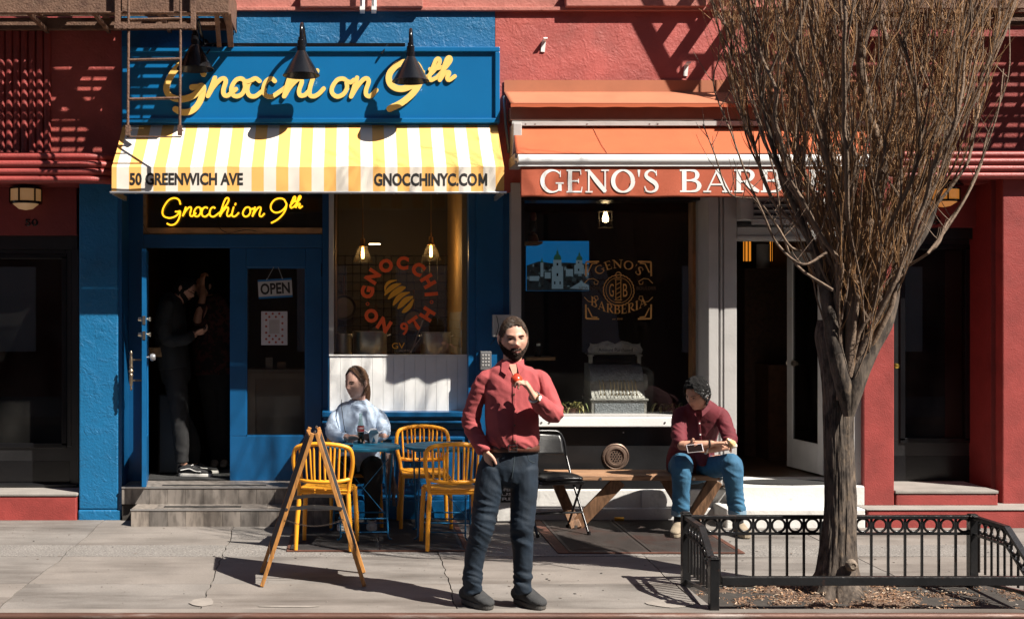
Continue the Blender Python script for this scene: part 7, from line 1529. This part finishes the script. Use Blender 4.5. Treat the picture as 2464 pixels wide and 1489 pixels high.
for px2, dy in ((436, -.10), (452, .14)):
    a = Vector((X(px2, Yi+dy), Yi+dy, .303)); d = Vector((1, -.12, 0)).normalized(); sd = Vector((-d.y, d.x, 0)); f = lambda s, z: a+d*.29*s+Vector((0, 0, z)); m = MB(); loft(m, [(f(-.03, .065), .034, .04), (f(.15, .07), .037, .045), (f(.4, .062), .04, .04), (f(.68, .046), .044, .025), (f(.98, .04), .034, .016)], sd, 16, 4); grown(m, 'shoe', VB, inm, .006, 2)
    m = MB(); m.prism([tuple(a+d*.29*(.48+.56*math.cos(t))+sd*.046*abs(math.sin(t))**.6*(1 if math.sin(t) > 0 else -1)) for t in (2*math.pi*k/24 for k in range(24))], (0, 0, .03)); m.build('shoe_sole', SLW, inm, bevel=.005); m = MB(); pts = cr([f(.02, .06)-sd*.043, f(.3, .075)-sd*.047, f(.5, .055)-sd*.049, f(.7, .05)-sd*.049], 5); m.tube([Vector(p) for p in pts], .0045, 6); m.build('side_stripe', WPRINT, inm); m = MB()
    for q in range(5): m.bar(f(.35+.08*q, .104-.014*q)-sd*.024, f(.37+.08*q, .104-.014*q)+sd*.024, .007, .006)
    m.build('laces', WPRINT, inm)
shell(IT, 'hair', BKH, inm, hair3, lambda a, p: .010+.004*jag(a, p, 60, 6)); features(IT, inm, False, BKH); shell(IT, 'beard', BKH, inm, beard1, lambda a, p: .004+.003*jag(a, p, 120, 7), nu=90, nv=90)
m = MB(); 
for s in (-1, 1): m.tube([IT @ (Vector((s*.031, -.104, .004))+Vector((.02*math.cos(a), 0, .014*math.sin(a)))) for a in (2*math.pi*k/16 for k in range(16))], .0022, 6, closed=True); m.tube([IT @ Vector((s*.052, -.10, .006)), IT @ Vector((s*.078, .01, .008))], .0022, 6)
m.tube([IT @ Vector((-.011, -.106, .006)), IT @ Vector((.011, -.106, .006))], .002, 6); m.build('spectacles', BLACKM, inm)
m = MB(); m.T = Matrix.Translation(v_(488, 795, -.1)) @ Matrix.Rotation(R(-18), 4, 'Y'); m.box(-.07, .07, -.036, .036, -.004, .004); o = m.build('phone', BLACKM, bevel=.003); tag(o, 'dark phone held by the man in the black hoodie', 'phone')
PLD = M('red_black_plaid', (.05, .010, .009), .9, var=.3, vs=6, dirt=('#080606', 16, .48, .52, .9)); Yj = 1.25; u_ = lambda px, py, dy=0: W(px, py, Yj+dy)
body = MB(); JT = head_T(u_(492, 690), -60, 0, 0, 1.0); add_head(body, JT); loft(body, [(u_(496, 712), .055), (u_(505, 740), .10, .08), (u_(512, 850), .13, .1)]); loft(body, [(u_(488, 742, -.1), .05), (u_(474, 770, -.25), .042), (u_(488, 715, -.22), .034), (u_(487, 690, -.16), .027)]); hand(body, u_(487, 690, -.16), (-.05, 0, 1), (.6, .6, 0), (30, 40, 30), 1, 1.0); loft(body, [(u_(505, 880), .075), (u_(512, 1000), .05), (u_(520, 1105), .035)]); loft(body, [(u_(530, 880), .075), (u_(536, 1000), .05), (u_(540, 1105), .035)])
jm = grown(body, 'person', SK3, None, .007, 2); tag(jm, 'man in dark red plaid shirt with raised hand, behind the hoodie man in the doorway', 'person')
sh = MB(); loft(sh, [(u_(497, 715), .08, .08), (u_(503, 735), .19, .11), (u_(510, 790), .2, .13), (u_(514, 880), .19, .13), (u_(515, 900), .185, .13)], n=22, ends=(0, 0)); loft(sh, [(u_(478, 740, -.05), .07), (u_(474, 768, -.2), .06), (u_(484, 735, -.23), .045)]); loft(sh, [(u_(545, 740), .07), (u_(552, 800), .06), (u_(548, 850), .05)]); grown(sh, 'shirt', PLD, jm, .01, 3, folds(.008, [], 31, .8))
pt = MB(); loft(pt, [(u_(515, 895), .17, .12), (u_(516, 920), .17, .12)]); loft(pt, [(u_(500, 905), .1), (u_(510, 1000), .08), (u_(520, 1108), .06)]); loft(pt, [(u_(530, 905), .1), (u_(534, 1000), .08), (u_(540, 1108), .06)]); grown(pt, 'trousers', DPANT, jm, .01, 3)
for px2 in (518, 541): m = MB(); a = Vector((X(px2, Yj), Yj+.05, .303)); loft(m, [(a+Vector((0, 0, .05)), .04, .045), (a+Vector((.0, -.1, .05)), .042, .04), (a+Vector((0, -.2, .035)), .035, .022)], (1, 0, 0)); grown(m, 'shoe', SUE, jm, .008, 2)
shell(JT, 'hair', BKH, jm, hair3, lambda a, p: .01)
# ================================================================ bare street tree
BARK = M('bark', (.105, .080, .062), .9, var=.4, vs=6, st=(1, 1, .25), bump=1, bs=30, grain=.5, gs=60, dirt=('#1c1511', 16, .46, .6, .85, (1, 1, .45)), dirt2=('#7d6a56', 26, .54, .70, .6, (1, 1, .5)))
BARKB = M('branch_bark', (.18, .125, .088), .85, var=.3, vs=12, bump=.6, bs=60); TWIG = M('twig_bark', (.36, .20, .09), .75, var=.45, vs=9)
tr = thing('street_tree', 'bare upright street tree with dense thin branches in the fenced pit', 'tree', (X(2040, -2.86), -2.86, -.03))
TX, TY = X(2035, -2.86), -2.86
trng = random.Random(11)
def pxT(px): return X(px, -2.86)
def pzT(py): return Z(py, -2.86)
# trunk as a rippled, flaring tube
def trunk_mesh(path, name, n=40, rough=.10, flare=0):
    m = MB(); rows_ = []
    for i, (x, y, z, r) in enumerate(path):
        row = []
        for j in range(n):
            a = 2*math.pi*j/n; f = 0
            if flare: f = flare*max(0, 1-i/(len(path)*.22))**2*(.55+.75*max(0, math.cos(a*2.5+.6))+.3*math.cos(a*5))
            fz = abs(mnoise.noise(Vector((math.cos(a)*11, math.sin(a)*11, z*3.2))))*.9-.25 if flare else 0
            q = r*(1-rough*.6*(1-min(1, max(0, fz*4+1)))+rough*(mnoise.noise(Vector((math.cos(a)*3.2, math.sin(a)*3.2, z*2.2)))+.8*mnoise.noise(Vector((math.cos(a)*9, math.sin(a)*9, z*5)))))+f*r
            row.append(m.P((x+q*math.cos(a), y+q*math.sin(a), z)))
        rows_.append(row)
    for a, b in zip(rows_, rows_[1:]):
        for j in range(n): m.F((a[j], a[(j+1) % n], b[(j+1) % n], b[j]))
    m.F(rows_[-1]); return m.build(name, BARK, tr, smooth=70)
tp = [(2020, 1452, .160), (2020, 1420, .145), (2022, 1380, .130), (2028, 1320, .112), (2035, 1250, .101), (2038, 1150, .095), (2039, 1050, .093), (2042, 960, .097), (2043, 900, .106), (2042, 850, .117), (2040, 810, .116), (2040, 770, .09)]
trunk = trunk_mesh([(pxT(p[0]), TY+.02*k/len(tp), p[1], p[2]) for k, p in enumerate([tuple(q) for q in cr([(a, pzT(b), c) for a, b, c in tp], 14)])], 'trunk', 140, .07, 1.15)
m = MB(); kc = (pxT(2034), TY-.110, pzT(1352)); m.lathe([(.0, -.016), (.012, -.012), (.018, -.017), (.028, -.012), (.034, -.002), (.04, .02)], kc, 20, 'Y'); m.build('bark_knot', M('knot_bark', (.19, .15, .115), .9, var=.4, vs=30, bump=1, bs=60), tr, smooth=60)
def RZ(z):                                   # crown radius at height z
    zs_ = [(1.2, .06), (1.56, .12), (2.0, .30), (2.23, .40), (2.76, .68), (3.3, .86), (3.83, 1.0), (5, 1.2), (6.4, 1.05), (7.6, .6), (8.6, .15)]
    for (a, b), (c, d) in zip(zs_, zs_[1:]):
        if a <= z <= c: return b+(d-b)*(z-a)/(c-a)
    return .06 if z < 1.2 else .1
CX = pxT(2072)
def cpt(u, th, z, wob, seed):
    r = RZ(z)*u; cx = TX+(CX-TX)*min(1, max(0, (z-1.3)/.8)); 
    n1 = mnoise.noise(Vector((seed, z*1.3, 0)))+.35*mnoise.noise(Vector((seed, z*4.5, 3))); n2 = mnoise.noise(Vector((seed+50, z*1.3, 9)))+.35*mnoise.noise(Vector((seed+50, z*4.5, 6)))
    return Vector((cx+r*math.cos(th)+wob*n1, TY+r*math.sin(th)*.85+wob*n2, z))
limbs = []; nl = 36
for i in range(nl):
    th = i*2.39996+trng.uniform(-.2, .2); u1 = math.sqrt((i+.5)/nl)*.98; z0 = trng.uniform(1.35, 1.85) if u1 > .25 else 1.5; z1 = trng.uniform(5.4, 8.4)-u1*1.2
    r0 = trng.uniform(.011, .020) if i > 3 else trng.uniform(.034, .045); seed = i*7.3; P_ = []; n = 34
    for k in range(n+1):
        t_ = k/n; z = z0+(z1-z0)*t_; u = u1*min(1, .55+.45*min(1, (z-z0)/1.2)); p = cpt(u, th+.25*mnoise.noise(Vector((seed, z*.6, 4))), z, .12+.06*t_, seed); P_.append(p)
    a0 = Vector((TX+.02*math.cos(th), TY+.02*math.sin(th), max(1.25, z0-.3))); P_ = [a0, (a0*.55+P_[1]*.45)]+P_[2:]
    P_ = [Vector(q) for q in cr(P_, 2)]; N_ = len(P_); rad = [max(.004, r0*(1-.88*(k/(N_-1))**.8)) for k in range(N_)]
    m = MB(); m.tube(P_, rad, 9); m.build('limb', BARKB if r0 < .045 else BARK, tr, smooth=70); limbs.append((P_, rad, th, u1, seed))
# the two forks that show against the wall
for pts in ([(2041, 1000, .03), (2048, 945, .060), (2066, 885, .068), (2092, 830, .064), (2122, 780, .058), (2140, 720, .05), (2150, 670, .042), (2185, 610, .034), (2230, 540, .024), (2262, 440, .016), (2285, 330, .011), (2300, 180, .008), (2310, 20, .006)], [(2038, 1000, .03), (2032, 945, .056), (2018, 888, .056), (2004, 830, .050), (1994, 760, .046), (1982, 690, .040), (1962, 620, .03), (1930, 540, .022), (1890, 450, .016), (1850, 330, .012), (1820, 180, .009), (1800, 20, .006)]):
    q = cr([(pxT(a), TY-.02, pzT(b), r) for a, b, r in pts], 4); m = MB(); m.tube([Vector(p[:3]) for p in q], [p[3] for p in q], 12); m.build('fork', BARK, tr, smooth=70)
    limbs.append(([Vector(p[:3]) for p in q], [p[3] for p in q], 0, .9, pts[0][0]))
def grow(p, d, L_, r, n, up, rg, jig=.10):
    """a wandering shoot that bends upward"""
    out = [p.copy()]; d = d.normalized()
    for k in range(n):
        d = (d+Vector((rg.uniform(-jig, jig), rg.uniform(-jig, jig), up+rg.uniform(-jig, jig)*.5))).normalized(); p = p+d*(L_/n); out.append(p)
    return out
bm_ = MB(); tm = MB(); branches = []
for P_, rad, th, u1, seed in limbs:
    N_ = len(P_)
    for k in range(23):
        i = int(trng.uniform(.06, .95)*(N_-1)); p = P_[i]
        if p.z > 4.6 and trng.random() < .45: continue
        a = th+trng.gauss(0, .9) if u1 > .3 else trng.uniform(0, 6.28); out = trng.uniform(.25, .85)
        d = Vector((math.cos(a)*out, math.sin(a)*out, 1)); L_ = trng.uniform(.45, 1.15); r = min(rad[i]*.65, trng.uniform(.0035, .0075)); n = 9
        Q = grow(p, d, L_, r, n, .16, trng); c0 = Vector((CX, TY, 0)); 
        last = Q[-1]; rr = math.hypot(last.x-CX, (last.y-TY)/.85)
        if rr > RZ(last.z)*1.12: continue
        bm_.tube(Q, [r*(1-.75*q/n)+.0012 for q in range(n+1)], 5); branches.append((Q, r))
for Q, r in branches:
    for k in range(9 if Q[0].z < 4.2 else 3):
        i = trng.randrange(1, len(Q)-1); p = Q[i]; d = (Q[i+1]-Q[i]).normalized()
        a = trng.uniform(0, 6.28); d = d+Vector((math.cos(a), math.sin(a), trng.uniform(-.1, .5)))*trng.uniform(.3, .75); L_ = trng.uniform(.14, .46); n = 5
        T_ = grow(p, d, L_, .003, n, .14, trng, .16); last = T_[-1]
        if math.hypot(last.x-CX, (last.y-TY)/.85) > RZ(last.z)*1.2: continue
        rr = trng.uniform(.0015, .0027); tm.tube(T_, [rr*(1-.6*q/n) for q in range(n+1)], 4)
        if trng.random() < .35:
            j = trng.randrange(1, 4); a = trng.uniform(0, 6.28); T2_ = grow(T_[j], (T_[j+1]-T_[j]).normalized()+Vector((math.cos(a), math.sin(a), .3))*.6, trng.uniform(.06, .18), .002, 3, .1, trng, .15); tm.tube(T2_, .0017, 3)
o = bm_.build('branches', BARKB, tr, smooth=70, flip=False); o['kind'] = 'stuff'
o = tm.build('twigs', TWIG, tr, smooth=70, flip=False); o['kind'] = 'stuff'
# stray shoots reaching left and right of the crown, and epicormic shoots on the fork
st = MB()
for pts in ([(1958, 612), (1900, 640), (1850, 590), (1805, 520), (1770, 440), (1735, 330), (1712, 200), (1722, 120)], [(1955, 606), (1880, 600), (1840, 545), (1795, 490), (1745, 470), (1700, 380), (1690, 300)], [(2180, 616), (2230, 560), (2290, 480), (2340, 400), (2362, 330), (2390, 200), (2410, 60)], [(2166, 645), (2200, 600), (2262, 540), (2300, 470), (2350, 300), (2380, 180)], [(2075, 900), (2078, 840), (2090, 760), (2100, 690), (2106, 610)], [(1960, 700), (1900, 640), (1870, 560), (1830, 420), (1790, 240), (1740, 60)]):
    q = cr([(pxT(a), TY-.15+trng.uniform(-.15, .15), pzT(b)) for a, b in pts], 4); n = len(q); st.tube([Vector(p) for p in q], [.0085*(1-.75*k/n)+.001 for k in range(n)], 6)
    for k in range(2, n-1):
        if trng.random() < .55: p = Vector(q[k]); a = trng.uniform(0, 6.28); T_ = grow(p, Vector((math.cos(a), math.sin(a)*.6, .9)), trng.uniform(.1, .32), .003, 5, .1, trng, .15); st.tube(T_, [.003*(1-.12*j) for j in range(6)], 4)
st.build('shoots', BARKB, tr, smooth=70, flip=False)

# ================================================================ tree pit fence
IRON = M('black_iron', (.014, .014, .015), .32, metal=.2, var=.3, vs=8, bump=.25, bs=50, dirt=('#5d3a28', 11, .62, .75, .6), coat=.2)
fe = thing('tree_pit_fence', 'low black iron fence with a row of rings around the bare tree', 'fence', (3.3, -2.9, 0), kind=None)
yr, yk, yf2 = -2.58, -2.99, -3.26
xl, xr = 2.229, X(2340, yr); zrail = Z(1243, yr); zr2 = Z(1283, yr); zbot = Z(1402, yr)
def post(x, y, h): m = MB(); m.box(x-.028, x+.028, y-.028, y+.028, -.05, h); m.lathe([(.034, h), (.036, h+.008), (.026, h+.016), (.012, h+.022)], (x, y, 0), 4) if False else m.box(x-.033, x+.033, y-.033, y+.033, h+.0005, h+.012); m.prism([(x-.026, y-.026, h+.0125), (x+.026, y-.026, h+.0125), (x+.026, y+.026, h+.0125), (x-.026, y+.026, h+.0125)], (0, 0, .008)); m.build('post', IRON, fe, bevel=.006)
post(xl, yr, Z(1238, yr)); post(xr, yr, Z(1243, yr)); zf = Z(1345, yf2); post(X(1717, yf2), yf2, zf); xfr = X(2482, yf2); post(xfr, yf2, zf)
box('rail', IRON, fe, xl+.03, xr-.03, yr-.02, yr+.02, zrail-.012, zrail+.012, .004); box('rail', IRON, fe, xl+.03, xr-.03, yr-.011, yr+.011, zr2-.008, zr2+.008); box('rail', IRON, fe, xl+.03, xr-.03, yr-.011, yr+.011, zbot-.012, zbot+.012)
nb_ = 17; dxb = (xr-xl)/nb_
for k in range(1, nb_):
    x = xl+dxb*k; box('bar', IRON, fe, x-.007, x+.007, yr-.007, yr+.007, zbot+.0125, zrail-.0125)
def ring(c, ax1, ax2, r): m = MB(); m.tube([c+ax1*r*math.cos(a)+ax2*r*math.sin(a) for a in (2*math.pi*q/24 for q in range(24))], .0085, 8, closed=True); m.build('ring', IRON, fe, smooth=60)
for k in range(nb_): ring(Vector((xl+dxb*(k+.5), yr, (zrail+zr2)/2)), Vector((1, 0, 0)), Vector((0, 0, 1)), min(dxb/2-.012, (zrail-zr2)/2-.012))
box('front_bar', IRON, fe, X(1735, yf2), xfr-.03, yf2-.02, yf2+.02, Z(1407, yf2), Z(1386, yf2), .004)
for x0_, x1_ in ((xl, X(1717, yf2)), (xr, xfr)):
    A = Vector((x0_, yr-.03, zrail)); Kk = Vector((x0_+(x1_-x0_)*.62, yk, zrail)); B = Vector((x1_, yf2+.03, zf-.02)); dz = zrail-zr2
    for off, w in ((0, .04), (-dz, .022)):
        o_ = Vector((0, 0, off)); m = MB(); m.bar(A+o_, Kk+o_, w, .024 if off == 0 else .016); b_ = B+Vector((0, 0, off*.0)); 
        m.bar(Kk+o_, (B if off == 0 else Vector((B.x, B.y, max(.16, B.z-dz)))), w, .024 if off == 0 else .016); m.build('rail', IRON, fe)
    m = MB(); m.bar((A.x, A.y, zbot+.02), (B.x, B.y, .09), .022, .02); m.build('rail', IRON, fe)
    for k in range(8):
        u = (k+.7)/8.2; p = A.lerp(B, u); uk = (p.y-A.y)/(Kk.y-A.y); zt_ = zrail if uk < 1 else zrail+(B.z-zrail)*((p.y-Kk.y)/(B.y-Kk.y)); m = MB(); m.bar((p.x, p.y, .10), (p.x, p.y, zt_-.012), .013); m.build('bar', IRON, fe)
        d = (B-A); d.z = 0; d.normalize()
        if k < 7: q = A.lerp(B, (k+1.2)/8.2); uk = (q.y-A.y)/(Kk.y-A.y); zq = zrail if uk < 1 else zrail+(B.z-zrail)*((q.y-Kk.y)/(B.y-Kk.y)); ring(Vector((q.x, q.y, zq-dz/2)), d, Vector((0, 0, 1)), .036)
bpy.data.scenes.remove(BENCH)
bpy.context.view_layer.update()
